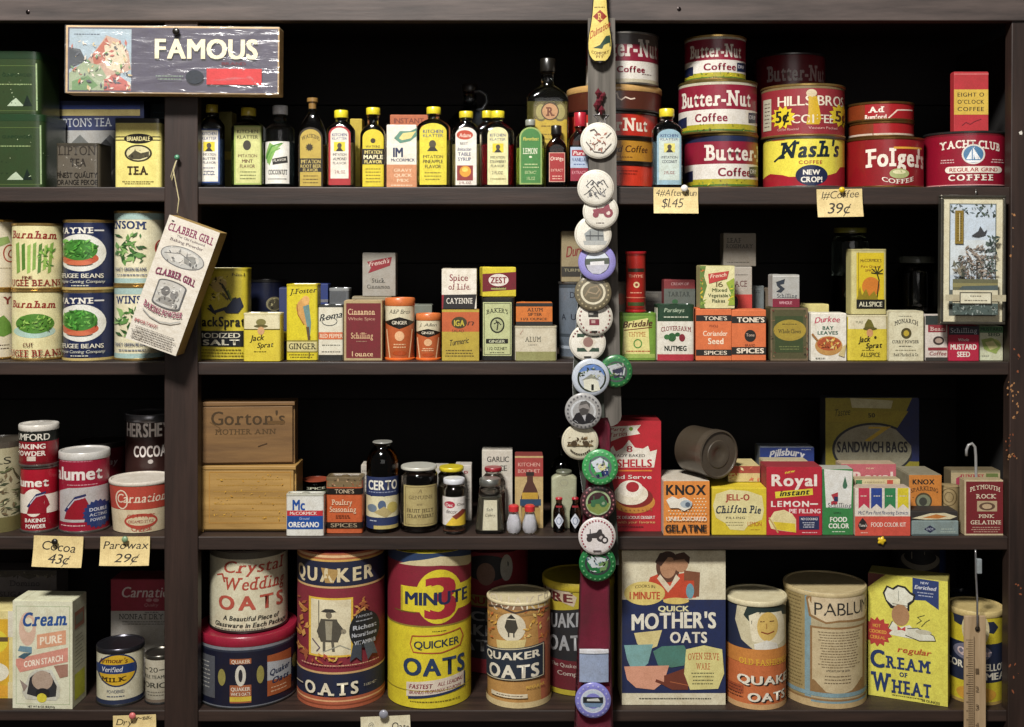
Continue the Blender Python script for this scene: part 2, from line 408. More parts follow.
def bottle(name, label, x0, top, x1, bot, d, cap, sh, nk, capc, gl='dfe6e0', liq=None, fill=.8, ops=(), dep=None, round_=False, group=None, finc='m', on=None, labfin='p', cork=False, waist=1.0, opaque=None):
    """cap=(x0,x1,y1): cap width and lower edge; sh = y where shoulder starts; nk = y where neck starts"""
    th = setup(name, 'bottle', label, x0, top, x1, bot, d, (dep or (x1-x0)*S*.62) if not round_ else 0, None, on, group, cyl=round_)
    hw = th.W/2; hd = hw if round_ else th.dep/2; H = th.H
    k = th.W/((x1-x0)); cr = (cap[1]-cap[0])/2*k; zc = th.V(cap[2]); zs = th.V(sh); zn = th.V(nk); nr = cr*.82
    n = 2 if round_ else 5
    if not round_:
        def yf(u):
            a = min(abs(u)/hw, .9995); return -hd*(1-a**n)**(1/n)
        th.pos = lambda u, v, off: Vector((u, yf(u)-off, v)); th.step = th.W/30
    secs = [(hw*.9, hd*.9, 0, n), (hw*.985, hd*.97, .0015, n), (hw, hd, .004, n), (hw*waist, hd*waist, zs, n)]
    for t in (.15, .3, .45, .6, .75, .88, 1):
        e = math.cos(t*PI/2)**.8 if t < 1 else 0
        secs.append((nr+(hw*waist-nr)*e, nr+(hd*waist-nr)*e, zs+(zn-zs)*t, n+(2-n)*t))
    secs += [(nr, nr, zc-.003, 2), (nr*1.12, nr*1.12, zc-.002, 2), (nr*1.12, nr*1.12, zc, 2)]
    bm = bmesh.new(); section_bm(bm, secs, 48)
    bm_obj('plastic_bottle' if opaque else 'glass_bottle', bm, mat(opaque, 'm') if opaque else glass(gl), th.root, smooth='all')
    if liq:
        bm = bmesh.new(); q = .93; zf = fill*zs
        ls = [(hw*q*.9, hd*q*.9, .004, n), (hw*q, hd*q, .007, n)]
        if zf < zs: ls += [(hw*q*waist, hd*q*waist, zf, n)]
        bm2 = ls; section_bm(bm, ls, 40)
        bm_obj('liquid', bm, liquid(liq), th.root, smooth=True)
    bm = bmesh.new()
    if cork: lathe_bm(bm, [(cr*.75, zc), (cr*.8, H-.006), (cr*1.1, H-.006), (cr*1.1, H-.0008), (cr, H)], 28)
    else:
        lathe_bm(bm, [(cr*.98, zc), (cr, zc+.0006), (cr, H-.001), (cr-.0008, H)], 40)
    bm_obj('cap', bm, mat(capc, finc), th.root, smooth=True)
    make_prints(th, list(ops), labfin, 'paper_label')
    return th
def liquid(c):
    k = ('liq', c)
    if k in _m: return _m[k]
    m = bpy.data.materials.new('liquid_'+c); m.use_nodes = True; b = m.node_tree.nodes['Principled BSDF']
    b.inputs['Base Color'].default_value = (*srgb(PAL.get(c, c)), 1); b.inputs['Transmission Weight'].default_value = .1; b.inputs['Roughness'].default_value = .15; b.inputs['IOR'].default_value = 1.33
    _m[k] = m; return m
# ------------------------------------------------------------------ camera, light
sc = bpy.context.scene
cam = bpy.data.cameras.new('camera'); co = bpy.data.objects.new('camera', cam); col0.objects.link(co)
co.location = (0, -D, ZE); co.rotation_euler = (PI/2, 0, 0)
cam.sensor_width = 36; cam.lens = 36*D/(1024*S); cam.shift_y = (EY-363.5)/1024; cam.clip_start = .05
sc.camera = co
sc.view_settings.view_transform = 'Standard'; sc.view_settings.look = 'None'; sc.view_settings.exposure = 0; sc.view_settings.gamma = 1
w = bpy.data.worlds.new('world'); sc.world = w; w.use_nodes = True
w.node_tree.nodes['Background'].inputs['Color'].default_value = (.58, .55, .52, 1); w.node_tree.nodes['Background'].inputs['Strength'].default_value = .17
def area(name, loc, target, size, power, color):
    l = bpy.data.lights.new(name, 'AREA'); l.shape = 'RECTANGLE'; l.size = size[0]; l.size_y = size[1]; l.energy = power; l.color = color
    o = bpy.data.objects.new(name, l); col0.objects.link(o); o.location = loc
    o.rotation_euler = (Vector(target)-Vector(loc)).to_track_quat('-Z', 'Y').to_euler(); return o
area('ceiling_lamp_key', (-.6, -1.9, 3.3), (0, 0, 1.0), (.5, .35), 158, (1, .97, .92))
area('front_fill_light', (.3, -3.4, 1.9), (0, 0, 1.0), (1.9, 1.3), 11, (1, .97, .93))  # weak frontal fill added to lift the shaded parts, not an actual lamp

# ------------------------------------------------------------------ setting
def structure(name, x0, x1, y0, y1, z0, z1, m):
    bm = bmesh.new(); bm_box(bm, x0, x1, y0, y1, z0, z1); o = bm_obj(name, bm, m); tag(o, kind='structure'); return o
structure('floor', -2.5, 2.5, -4.5, .42, -.05, 0, wood('floor_boards', '5a4632', '33261b', 3, 1))
structure('wall_back', -2.5, 2.5, .335, .42, 0, 3.0, wood('dark_wall', '2a2624', '1a1716', 3, 2))

# ------------------------------------------------------------------ shelving unit
DP = .32
shelf = empty('shelving_unit', (0, DP/2, 0), label='dark brown painted wooden store shelving holding all the groceries', cat='shelving')
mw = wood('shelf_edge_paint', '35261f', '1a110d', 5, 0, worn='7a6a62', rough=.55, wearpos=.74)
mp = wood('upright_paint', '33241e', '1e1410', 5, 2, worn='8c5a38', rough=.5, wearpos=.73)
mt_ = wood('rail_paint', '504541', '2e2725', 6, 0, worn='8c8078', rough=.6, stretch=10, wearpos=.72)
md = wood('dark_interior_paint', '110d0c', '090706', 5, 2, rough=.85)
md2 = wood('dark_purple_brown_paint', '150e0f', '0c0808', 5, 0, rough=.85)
XL, XR = PX(-170, 0), PX(1080, 0)
def part(name, x0, x1, y0, y1, z0, z1, m, bev=.0015, label=None):
    bm = bmesh.new(); bm_box(bm, x0, x1, y0-DP/2, y1-DP/2, z0, z1, 0, bev); o = bm_obj(name, bm, m, shelf); tag(o, label); return o; return o
zt = PZ(-45, 0)
part('top_rail', XL, XR, -.010, .012, PZ(22, 0), zt, mt_)
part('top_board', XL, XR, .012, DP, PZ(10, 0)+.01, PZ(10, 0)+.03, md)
for r in (1, 2, 3, 4):
    z = PZ(ROW[r], 0); th_ = {1: 17.5, 2: 13, 3: 13.5, 4: 11.5}[r]*S
    part('shelf_board', PX(182, 0), PX(1034, 0), 0, DP-.02, z-th_, z, mw)
    part('shelf_board', XL+.02, PX(174.5, 0), 0, DP-.02, z-{1: 14.5, 2: 13, 3: 13, 4: 10.5}[r]*S, z, mw)
part('shelf_board', PX(182, 0), PX(1034, 0), 0, DP-.02, .10, .12, mw)
part('shelf_board', XL+.02, PX(174.5, 0), 0, DP-.02, .10, .12, mw)
part('center_upright', PX(165, 0), PX(198.5, 0), -.004, .017, 0, PZ(22, 0)+.004, mp)
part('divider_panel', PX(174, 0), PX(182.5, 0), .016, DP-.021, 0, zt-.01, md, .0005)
o = part('right_upright', PX(1005, 0), XR, -.006, .017, 0, PZ(22, 0)+.004, mp)
for v in o.data.vertices:
    if v.co.x < PX(1012, 0): v.co.x += (PX(1010, 0)-PX(1004, 0))*max(0, (v.co.z-PZ(727, 0)))/(PZ(22, 0)-PZ(727, 0))-.0015
part('left_upright', XL, XL+.02, -.004, DP-.02, 0, PZ(22, 0)+.004, mp)
# planked back
xk = XL
rk = random.Random(3)
zc = [0]
while zc[-1] < zt-.03: zc.append(min(zc[-1]+rk.uniform(.11, .15), zt))
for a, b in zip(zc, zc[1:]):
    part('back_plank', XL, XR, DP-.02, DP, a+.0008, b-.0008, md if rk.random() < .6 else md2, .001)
o = part('side_lining', PX(1034, 0), XR, .016, DP-.021, .12, PZ(22, 0), md, .0002)

# chipped paint on the right upright
bm = bmesh.new(); rc = random.Random(9)
for cx_, cy_, sx_, sy_, n_, mi_ in ((1011, 392, 4, 10, 9, 0), (1016, 405, 3, 14, 8, 0), (1010, 445, 5, 12, 9, 1), (1013, 458, 5, 4, 5, 0), (1018, 590, 3, 8, 5, 1), (1015, 250, 5, 40, 5, 0), (1014, 670, 5, 24, 5, 1), (1021, 133, .8, .8, 1, 2), (1016, 360, 4, 12, 4, 1)):
    for _ in range(n_):
        q = P(cx_+rc.uniform(-sx_, sx_), cy_+rc.uniform(-sy_, sy_), -.0063); r_ = rc.uniform(.0008, .0024) if mi_ < 2 else .003
        el = rc.uniform(.5, 2.2); an = rc.uniform(-.5, .5); vs = []
        for k_ in range(7):
            a_ = 2*PI*k_/7; rr_ = r_*rc.uniform(.5, 1.1); u_, v_ = rr_*math.cos(a_), rr_*el*math.sin(a_)
            vs.append(bm.verts.new((q.x+u_*math.cos(an)-v_*math.sin(an), -.0062-DP/2, q.z+u_*math.sin(an)+v_*math.cos(an))))
        f_ = bm.faces.new(vs); f_.material_index = mi_
        if f_.normal.y > 0: f_.normal_flip()
tag(bm_obj('chipped_paint', bm, [mat('a8784c', 'w'), mat('8a4c2c', 'w'), mat('d8d4cc', 'w')], shelf), 'orange and tan chips in the dark paint')

def hook_wire(name, pts, r, label, cat, c='cfcfd2', fin='k', group=None):
    bm = bmesh.new(); base = Vector(pts[0]); tube_bm(bm, [Vector(p)-base for p in pts], r)
    o = bm_obj(name, bm, mat(c, fin), None, smooth='all'); o.location = base; tag(o, label, cat, group); return o
def pin(px, py, c, label, rad=3.4, y=-.0045, group='push pins on the shelves', fin='m'):
    """push pin: round head on a short collar, standing out of the wood"""
    p = P(px, py, y); rr = rad*S
    rt = empty('push_pin', (p.x, y, p.z), (PI/2, 0, 0), label, 'pin', group)
    bm = bmesh.new(); lathe_bm(bm, [(rr*.5, 0), (rr*.55, .001), (rr*.35, .0018), (rr*.7, .003), (rr, .0045), (rr*.95, .0062), (rr*.6, .0075), (rr*.1, .008)], 20)
    bm_obj('pin_head', bm, mat(c, fin), rt, smooth='all')
    bm = bmesh.new(); lathe_bm(bm, [(.0004, -.003), (.0006, .0008)], 8); bm_obj('pin_point', bm, mat('S', 'k'), rt)
    return rt
def price_tag(x0, y0, x1, y1, label, ops, tilt=0, curl=.006, c='d9c48c', x0b=None, y=-.005, zoff=None):
    """a slip of card, slightly curled forward at the foot, pinned to the shelf edge"""
    W = (x1-x0)*S*(D+y)/D; H = (y1-y0)*S*(D+y)/D
    p = P((x0+x1)/2, y0, y)
    th = Surf(); th.root = empty('price_tag', (p.x, y, p.z), (0, tilt, 0), label, 'price tag', 'handwritten price tags')
    def cv(u, v): t = 1-v/H; return -.0004-curl*t*t-.0012*math.sin(PI*(u/W+.5))*(.3+t)
    th.U = lambda px: ((px-x0)/(x1-x0)-.5)*W; th.V = lambda py: (y1-py)/(y1-y0)*H; th.umax = W/2; th.vmax = H; th.step = W/14
    th.pos = lambda u, v, off: Vector((u, cv(u, v)-off, v-H))
    bm = bmesh.new(); n = 14; m = 8; g = []
    for s_ in (0, 1):
        g.append([[bm.verts.new((W*(i/n-.5), cv(W*(i/n-.5), H*j/m)+.0005*s_, H*j/m-H)) for i in range(n+1)] for j in range(m+1)])
    for i in range(n):
        for j in range(m):
            bm.faces.new((g[0][j][i], g[0][j][i+1], g[0][j+1][i+1], g[0][j+1][i])); bm.faces.new((g[1][j][i], g[1][j+1][i], g[1][j+1][i+1], g[1][j][i+1]))
    for j in range(m):
        bm.faces.new((g[0][j][0], g[0][j+1][0], g[1][j+1][0], g[1][j][0])); bm.faces.new((g[0][j][n], g[1][j][n], g[1][j+1][n], g[0][j+1][n]))
    for i in range(n):
        bm.faces.new((g[0][0][i], g[1][0][i], g[1][0][i+1], g[0][0][i+1])); bm.faces.new((g[0][m][i], g[0][m][i+1], g[1][m][i+1], g[1][m][i]))
    bm_obj('card_slip', bm, mat(c, 'p'), th.root, smooth=True)
    # lettering follows the curl: slice in both directions by many short glyph polygons
    make_prints(th, [R(x0, y0, x0+.01, y0+.01, c)]+list(ops), 'p', 'card_face')
    return th
def button_pin(px, py, r, lev, label, rimc, ops, inner=None, y0=-.024):
    """pin-back badge: domed tin disc with a rolled edge; ops drawn in photo pixels"""
    y = y0-lev*.0052; p = P(px, py, y); rr = r*S*(D+y)/D
    th = Surf(); th.root = empty('pinback_button', (p.x, y, p.z), (math.radians(rnd.uniform(-3, 3)), 0, math.radians(rnd.uniform(-3, 3))), label, 'badge', 'round pin-back badges on the hanging strap')
    k = S*(D+y)/D
    dome = lambda q: .0042-.0012*q*q if q < .86 else .0042-.0012*.74-(q-.86)*.012
    prof = [(rr*.96, -.0006), (rr, .0006), (rr*.985, .0018)]+[(rr*q, dome(q)) for q in (.94, .9, .86, .7, .5, .3, .1, .01)]
    bm = bmesh.new(); lathe_bm(bm, prof, 48)
    bmesh.ops.rotate(bm, verts=bm.verts, cent=(0, 0, 0), matrix=Matrix.Rotation(PI/2, 3, 'X'))
    bm_obj('badge_disc', bm, mat(rimc, 'm'), th.root, smooth='all')
    bm = bmesh.new(); bm_box(bm, -.008, .008, .0006, .002, -.001, .001); bm_obj('safety_clasp', bm, mat('S', 'k'), th.root)
    th.U = lambda x: (x-px)*k; th.V = lambda q: (py-q)*k+10; th.umax = rr; th.vmax = 20; th.step = rr/8
    def pos(u, v, off):
        v -= 10; q = min(math.hypot(u, v)/rr, .99)
        return Vector((u, -dome(q)-off, v))
    th.pos = pos
    o_ = []
    if inner: o_.append(O(px-r*inner[0], py-r*inner[0], px+r*inner[0], py+r*inner[0], inner[1], 32))
    make_prints(th, o_+[a for a in ops], 'm', 'printed_face')
    return th
# ================================================================== ROW 1
cur['row'] = 1
GT = 'green tea tins stacked at the top left'
def green_ops(x0, y0, x1, y1, s):
    return [Fr(x0+2, y0+5, x1-3, y1-3, .8, '4a5c30'), T('GUNPOWDER', 2, y0+13, 32, y0+16, '16301a', 'b'), Dn(x0+4, y0+22, x1-6, y0+26, 1, '8a9c6c'), L([x1-3.5, y0+3, x1-3, y1-4], 1.2, '9fb58a'),
            G([7, y1-8, 12, y1-13, 16, y1-16, 20, y1-12, 24, y1-8], 'a9b8a0'), G([23, y1-8, 27, y1-19, 32, y1-8], '0e1f18')]+Sp(0, y0+10, x1, y1-8, 16, .7, ['b9c9a5', '10261a'], s)
a = tin('tea_tin', 'large dark green square tea tin, lower of two at the far left', -38, 114, 43, 187, .03, '2a3d20', green_ops(-34, 122, 43, 187, 3), dep=.10, lid='1d3a20', lh=7, plug=False, group=GT)
tin('tea_tin', 'large dark green square tea tin stacked on the other at the far left', -38, 51, 39, 113, .034, '2a3d20', green_ops(-34, 60, 39, 113, 4), dep=.09, lid='1a331d', lh=8, plug=False, on=a, group=GT)
carton('tea_box', 'blue and grey patterned tea box behind the small worn tin', 53, 101, 144, 187, .13, '1c2a55', [R(53, 105, 140, 109, '223a80'), R(53, 109, 140, 115, 'b3a468'), R(53, 115, 144, 129, '1a2650'), T("LIPTON'S TEA", 55, 118, 112, 126, 'a9adb5', 's', 0, 1), R(53, 129, 144, 187, '9a9a98'),
    G([62, 150, 80, 133, 98, 150, 80, 170], '5d605f'), G([92, 150, 110, 133, 128, 150, 110, 170], '4c4e52'), G([100, 143, 106, 137, 112, 143, 106, 149], '1b1c20')], dep=.1)
carton('carton', 'dark teal carton half hidden behind the centre post, beside the yellow tea tin', 150, 104, 182, 187, .16, '1d3038', [Dn(152, 110, 164, 120, 2, '3c5560')], dep=.06)
tin('tea_tin', 'small worn grey embossed tea tin beside the green tins', 55, 143, 99, 187, .025, '5b554b', [T('LIPTON', 58, 146, 96, 155, '2c2823', 's'), Fr(56.5, 145, 97.5, 186, .7, '34302a'), T('TEA', 70, 158, 86, 166, '2c2823', 'B')]+Sp(58, 157, 96, 172, 16, 1.6, ['8a847a', '2a2622', '9b958a'], 8)+[T('FINEST QUALITY', 57, 172, 97, 177, '1e1b18', 'b'), T('ORANGE PEKOE', 57, 179, 97, 184, '1e1b18', 'b')], dep=.06, lid='3c382f', lh=2, plug=False)
tin('tea_tin', 'yellow tea tin with black lid next to the centre post', 114, 118, 161, 187, .02, 'ddd27e', [O(124, 133.5, 153, 143.5, 'K'), R(115, 136.2, 161, 137.2, 'K'), R(115, 139.4, 161, 140.4, 'K'), T('BRIARDALE', 127, 136.3, 150, 140.6, 'e6dca0', 'b'), O(124.5, 144.5, 152, 161.5, '35301f'), O(126.5, 146, 150, 160, 'cfc79a'), G([128, 156, 135, 150, 141, 153, 149, 151, 149, 156, 140, 159, 131, 159], '4a4534')]+Sp(129, 149, 148, 157, 14, 1.2, ['5a543c', '2b281f'], 2)+
    [T('TEA', 127.5, 165.5, 148, 174, '3a2b1a', 'Bs'), Dn(122, 180, 154, 184, 2, '8a8048')], dep=.05, lid='1d1c1a', lh=5, plug=False)

# the big hanging sign
y = -.036; A = P(65, 26, y); B_ = P(279, 26, y); C_ = P(65, 94, y)
th = Surf(); th.W = B_.x-A.x; th.H = A.z-C_.z
th.root = empty('advertising_sign', ((A.x+B_.x)/2, -.0205, C_.z), (0, math.radians(.5), 0), 'long wooden FAMOUS sign wrapped in shiny clear film on the centre post', 'sign')
th.U = lambda px: ((px-65)/(279-65)-.5)*th.W; th.V = lambda py: (94-py)/(94-26)*th.H; th.umax = th.W/2; th.vmax = th.H; th.step = 0
th.pos = lambda u, v, off: Vector((u, -.0155-off, v))
bm = bmesh.new(); bm_box(bm, -th.W/2, th.W/2, -.0155, .0155, 0, th.H, 0, .0015); bm_obj('wooden_block', bm, wood('pale_sign_wood', 'cfae80', 'a88a5c', 8, 0), th.root)
make_prints(th, [R(67.5, 28, 277.5, 92.5, '4a4558'), R(69, 29.5, 131, 91, 'a8bcc8'), Dn(72, 33, 102, 38, 1, '3b4a5a'), G([69, 48, 80, 50, 86, 62, 69, 70], '3a4248'), G([86, 62, 96, 50, 106, 36, 118, 40, 128, 52, 131, 70, 110, 78, 92, 74], 'c9a894'),
    G([92, 56, 106, 38, 112, 50, 104, 62, 94, 66], 'b8674e'), G([104, 46, 120, 42, 128, 60, 118, 74, 106, 68], 'ddd0b4'), G([69, 74, 84, 62, 100, 66, 108, 80, 104, 91, 69, 91], '9fae8c'), G([104, 80, 116, 74, 130, 84, 131, 91, 104, 91], 'c46a60'), G([72, 82, 88, 76, 98, 86, 90, 91, 72, 91], '6f9560')]
    + Sp(72, 42, 130, 90, 90, 2.6, ['e8dccb', 'c07060', '7a9a6a', 'd8c090', '5b6068', 'efe8de'], 5) +
    [T('FAMOUS', 155, 38.5, 258, 58.5, 'e8e0c4', 'B'), R(207, 68.5, 262, 84.5, 'c8484a'), T('BRAND', 222, 62, 246, 65, '7a3a3e', ''), Dn(156, 75, 184, 81, 2, '8a9a8e'), O(186, 70, 204, 84, '3b4048')], 'm')
wm = bpy.data.materials.new('shrink_film'); wm.use_nodes = True; nt = wm.node_tree; nt.nodes.clear()
o_ = nt.nodes.new('ShaderNodeOutputMaterial'); mx = nt.nodes.new('ShaderNodeMixShader'); tr = nt.nodes.new('ShaderNodeBsdfTransparent'); gl = nt.nodes.new('ShaderNodeBsdfGlossy')
gl.inputs['Roughness'].default_value = .2; df = nt.nodes.new('ShaderNodeBsdfDiffuse'); df.inputs['Color'].default_value = (.8, .8, .85, 1); m2_ = nt.nodes.new('ShaderNodeMixShader'); m2_.inputs['Fac'].default_value = .4; mx.inputs['Fac'].default_value = .15
tc = nt.nodes.new('ShaderNodeTexCoord'); mp_ = nt.nodes.new('ShaderNodeMapping'); mp_.inputs['Scale'].default_value = (9, 1, 60); mp_.inputs['Rotation'].default_value = (0, .35, 0)
nz = nt.nodes.new('ShaderNodeTexNoise'); nz.inputs['Scale'].default_value = 1.6; nz.inputs['Detail'].default_value = 4; nz.inputs['Distortion'].default_value = .8
bp = nt.nodes.new('ShaderNodeBump'); bp.inputs['Strength'].default_value = 1; bp.inputs['Distance'].default_value = .0025
for a_, b_ in ((tc.outputs['Object'], mp_.inputs['Vector']), (mp_.outputs['Vector'], nz.inputs['Vector']), (nz.outputs['Fac'], bp.inputs['Height']), (bp.outputs['Normal'], gl.inputs['Normal']), (tr.outputs[0], mx.inputs[1]), (gl.outputs[0], m2_.inputs[1]), (df.outputs[0], m2_.inputs[2]), (m2_.outputs[0], mx.inputs[2]), (mx.outputs[0], o_.inputs['Surface'])):
    nt.links.new(a_, b_)
bm = bmesh.new(); nx, nz_ = 90, 34; rr_ = random.Random(4); g = []
creases = [(rr_.uniform(-.16, .16), rr_.uniform(0, th.H), rr_.uniform(-.9, .9), rr_.uniform(.004, .012)) for _ in range(26)]
for j in range(nz_+1):
    row = []
    for i in range(nx+1):
        u = (i/nx-.5)*th.W; v = j/nz_*th.H; h = 0
        for cx_, cz_, an, wd in creases:
            du, dv = u-cx_, v-cz_; al = du*math.cos(an)+dv*math.sin(an); pe = -du*math.sin(an)+dv*math.cos(an)
            h += .0012*math.exp(-(pe/(wd*.35))**2)*math.exp(-(al/.035)**2)
        row.append(bm.verts.new((u, -.018-h, v)))
    g.append(row)
for j in range(nz_):
    for i in range(nx): bm.faces.new((g[j][i], g[j][i+1], g[j+1][i+1], g[j+1][i]))
tag(bm_obj('shrink_film', bm, wm, th.root, smooth='all'), 'crinkled clear film')
pin(177, 32, 'K', 'black push pin at the top of the long wooden sign', 3.6, y=-.038)

FL = 'flavouring bottles in a row'
def face(x, y, r, yc='Y'):   # generic head in a square
    return [R(x-r*1.7, y-r*1.3, x+r*1.7, y+r*1.5, yc), O(x-r*.7, y-r, x+r*.7, y+r*.6, '4a4038', 14), G([x-r*1.2, y+r*1.5, x-r*.4, y+r*.5, x+r*.4, y+r*.5, x+r*1.2, y+r*1.5], '2e2a26')]
# --- flavour bottles
bottle('flavoring_bottle', 'clear bottle with white and blue label nearest the centre post on the top shelf', 198, 104, 222, 187, .02, (207, 219, 112), 126, 116, 'a8982c', ops=[R(199, 128.5, 219.5, 182.5, '2d4a86'), R(200.4, 130, 218, 181, 'e4e0d4'), T('KITCHEN', 202, 132, 216.5, 135, '2a3f77', 'b'), T('KLATTER', 202, 136.5, 216.5, 139.5, '2a3f77', 'b')]+face(209, 146, 3.4)+[T('IMITATION', 203, 153, 216, 155.5, 'N', ''), T('BUTTER', 203, 157, 216, 159.5, 'N', 'b'), T('FLAVOR', 203, 161, 216, 163.5, 'N', 'b'), Dn(202, 166, 216, 176, 3, '6a6f86'), T('2 FL OZ', 204, 171, 214.5, 174, '4a4f66', '')], liq='3a4a6a', group=FL)
bottle('flavoring_bottle', 'clear bottle with pale green mint label and dull yellow cap', 230, 107, 262.5, 187, .02, (241, 256, 115), 128, 119, 'b5a32c', ops=[R(234, 125.5, 261, 184, '9fb060'), R(235.5, 127, 260, 182.5, 'c9cb88'), T('KITCHEN', 237, 129.5, 258, 133, '3c3c20', 'b'), T('KLATTER', 237, 135, 258, 138.5, '3c3c20', 'b'), O(243, 140, 251, 150, '3a352a'), T('IMITATION', 238, 154, 257, 157, '5a2a20', ''), T('MINT', 242, 159, 253, 162.5, '5a2a20', 'b'), T('FLAVOR', 240, 164, 255, 167.5, '5a2a20', 'b'), Dn(239, 170, 257, 180, 3, '6a7040')], liq='4a5a20', group=FL)
bottle('flavoring_bottle', 'round clear bottle with white cap and coconut label', 265.5, 104, 295, 187, .02, (272.5, 287.5, 113), 130, 121, 'd8dadf', round_=True, ops=[R(265.5, 141, 289, 183, 'e6e4dc'), G([266, 156, 270, 142, 276, 146, 284, 142, 276, 150, 270, 165], '86b060'), L([267, 158, 272, 146, 282, 143], 1.4, '4f8c3a'), L([268, 162, 272, 152, 280, 148], 1.2, '6fa850'), G([272.5, 158.5, 287, 155.5, 287.5, 162, 273, 164.5], '2a2824'), T('FLAVOR', 274, 159, 286, 161.5, 'd8d4c8', 'b', 0, 1.5), T('COCONUT', 269, 169, 287, 174, '20201e', 'Bs'), Dn(268, 177, 287, 180, 1, '6a6a66')], liq='3c4446', group=FL)
bottle('flavoring_bottle', 'cork-topped flask-shaped bottle with dark gold label', 297, 97, 325, 187, .02, (306, 316, 108), 139, 112, '8a6a3a', ops=[R(298.5, 137, 322.5, 187, '2b2210'), O(298.5, 127, 322.5, 148, '2b2210'), O(300, 129, 321, 148, 'b8a048'), R(300, 139, 321, 185.5, 'b8a048'), T('WATKINS', 301.5, 137, 319.5, 141, '33280f', 'bs', 3.5), St(309.5, 147, 4.4, 2.8, 10, '33280f'), R(299, 158, 322, 171.5, '1f1a12'), T('IMITATION', 301, 159.3, 320.5, 163, 'c9b468', 'b'), T('ROOT BEER', 300.5, 164, 321, 167.3, 'c9b468', 'b'), T('FLAVOR', 303, 168, 318, 171, 'c9b468', 'b'), Dn(302, 174, 319, 184, 3, '5c4c1c')], liq='4a3010', fill=.9, group=FL, cork=True)
bottle('flavoring_bottle', 'clear bottle with red-edged white label and bright yellow cap', 326, 109.5, 354, 187, .02, (335, 349, 117), 131, 121, 'e0cf2e', ops=[R(328.5, 133, 350.5, 184.5, 'a82a2e'), O(328.5, 126, 350.5, 142, 'a82a2e'), O(330.5, 127.5, 348.5, 142, 'e2dccf'), R(330.5, 135, 348.5, 178, 'e2dccf'), T('KITCHEN', 332, 133, 347, 136, '2a3f77', 'b'), T('KLATTER', 332, 137, 347, 139.5, '2a3f77', '')]+face(339.5, 146, 3.3)+[T('IMITATION', 333, 153, 346.5, 155.5, '2a2a2a', ''), T('ALMOND', 333, 157, 346.5, 160, '2a2a2a', 'b'), T('FLAVOR', 333, 161.5, 346.5, 164, '2a2a2a', ''), T('2 FL. OZ.', 335, 170, 345.5, 173, '7a2020', 'b')], liq='7a6a40', group=FL)
bottle('flavoring_bottle', 'narrow-necked bottle with yellow maple label and dark band', 359.5, 107, 385, 187, .02, (366, 380, 114), 135, 124, 'dcc92e', ops=[R(362.5, 137, 383.5, 186, 'd8c52e'), O(362.5, 129, 383.5, 146, 'd8c52e'), O(370.5, 138, 375.5, 143, '3b2f10'), T('WATKINS', 365.5, 145, 380, 147.5, '4a3c10', 'b'), R(362, 148.5, 384, 164, '231b12'), T('IMITATION', 364.5, 150, 382, 153.5, 'e0d080', 'b'), T('MAPLE', 363.5, 154.5, 383, 158.6, 'f0e8c0', 'B'), T('FLAVOR', 364.5, 159.6, 382, 163, 'e0d080', 'B'), Dn(365, 167, 381, 183, 5, '8c7a18')], liq='5a3c18', group=FL)
carton('spice_box', 'dull yellow carton barely seen behind the red-edged flavouring bottle', 350, 119, 362, 187, .07, 'b09a2c', dep=.03)
carton('spice_box', 'dark carton standing behind the first two flavouring bottles', 219, 112, 232, 187, .09, '77702c', [R(219, 150, 232, 158, 'c0a83c')], dep=.03)
carton('tea_box', 'orange brown box standing behind the white and peach carton', 390, 115, 428, 187, .08, 'a85c38', [T('INSTANT', 394, 118, 424, 123, '6c2c18', 'b')], dep=.03)
carton('soup_box', 'white carton with peach lower half between two yellow-labelled bottles', 386.6, 125, 416.5, 187, .03, 'e2ddd0', [G([394, 138, 400, 131, 410, 131, 417, 128, 418, 136, 410, 141, 400, 143], '5f8c7a'), G([399, 138, 403, 133, 412, 132, 416, 131, 411, 138, 402, 140], 'e0cf8a'), T('1M', 393, 147, 403, 156.5, '1c2a50', 'B'), T('McCORMICK', 391, 158, 415, 161, '1c2a50', 'b'), R(386.6, 164, 418, 187, 'c88a62'), T('GRAVY', 394, 168, 412, 171, 'e6cdb0', 'b'), T('QUICK', 394, 173, 412, 176, 'e6cdb0', 'b'), T('MIX', 397, 178, 409, 181, 'e6cdb0', 'b'), Dn(390, 183, 414, 186, 1, 'e6cdb0')], dep=.03)
bottle('flavoring_bottle', 'wide clear bottle with all-yellow pineapple label', 416, 106, 450, 187, .012, (425.5, 440, 113), 128, 118, 'dccb2c', ops=[R(419.6, 130, 446.5, 184.5, 'd9cb3a'), O(419.6, 123, 446.5, 140, 'd9cb3a'), T('KITCHEN', 423, 129.5, 443, 133, '2a3f77', 'b'), T('KLATTER', 423, 134, 443, 137, '2a3f77', '')]+[O(429, 140, 436, 148, '4a4430'), G([427, 151, 430, 147, 435, 147, 438, 151], '2e2a1e'), T('IMITATION', 423, 155, 443, 158, '3a3420', ''), T('PINEAPPLE', 423, 159.5, 443, 163, '3a3420', 'b'), T('FLAVOR', 425, 164.5, 441, 168, '3a3420', 'b'), Dn(424, 171, 442, 181, 3, '8a7c24')], liq='8a7a30', group=FL)
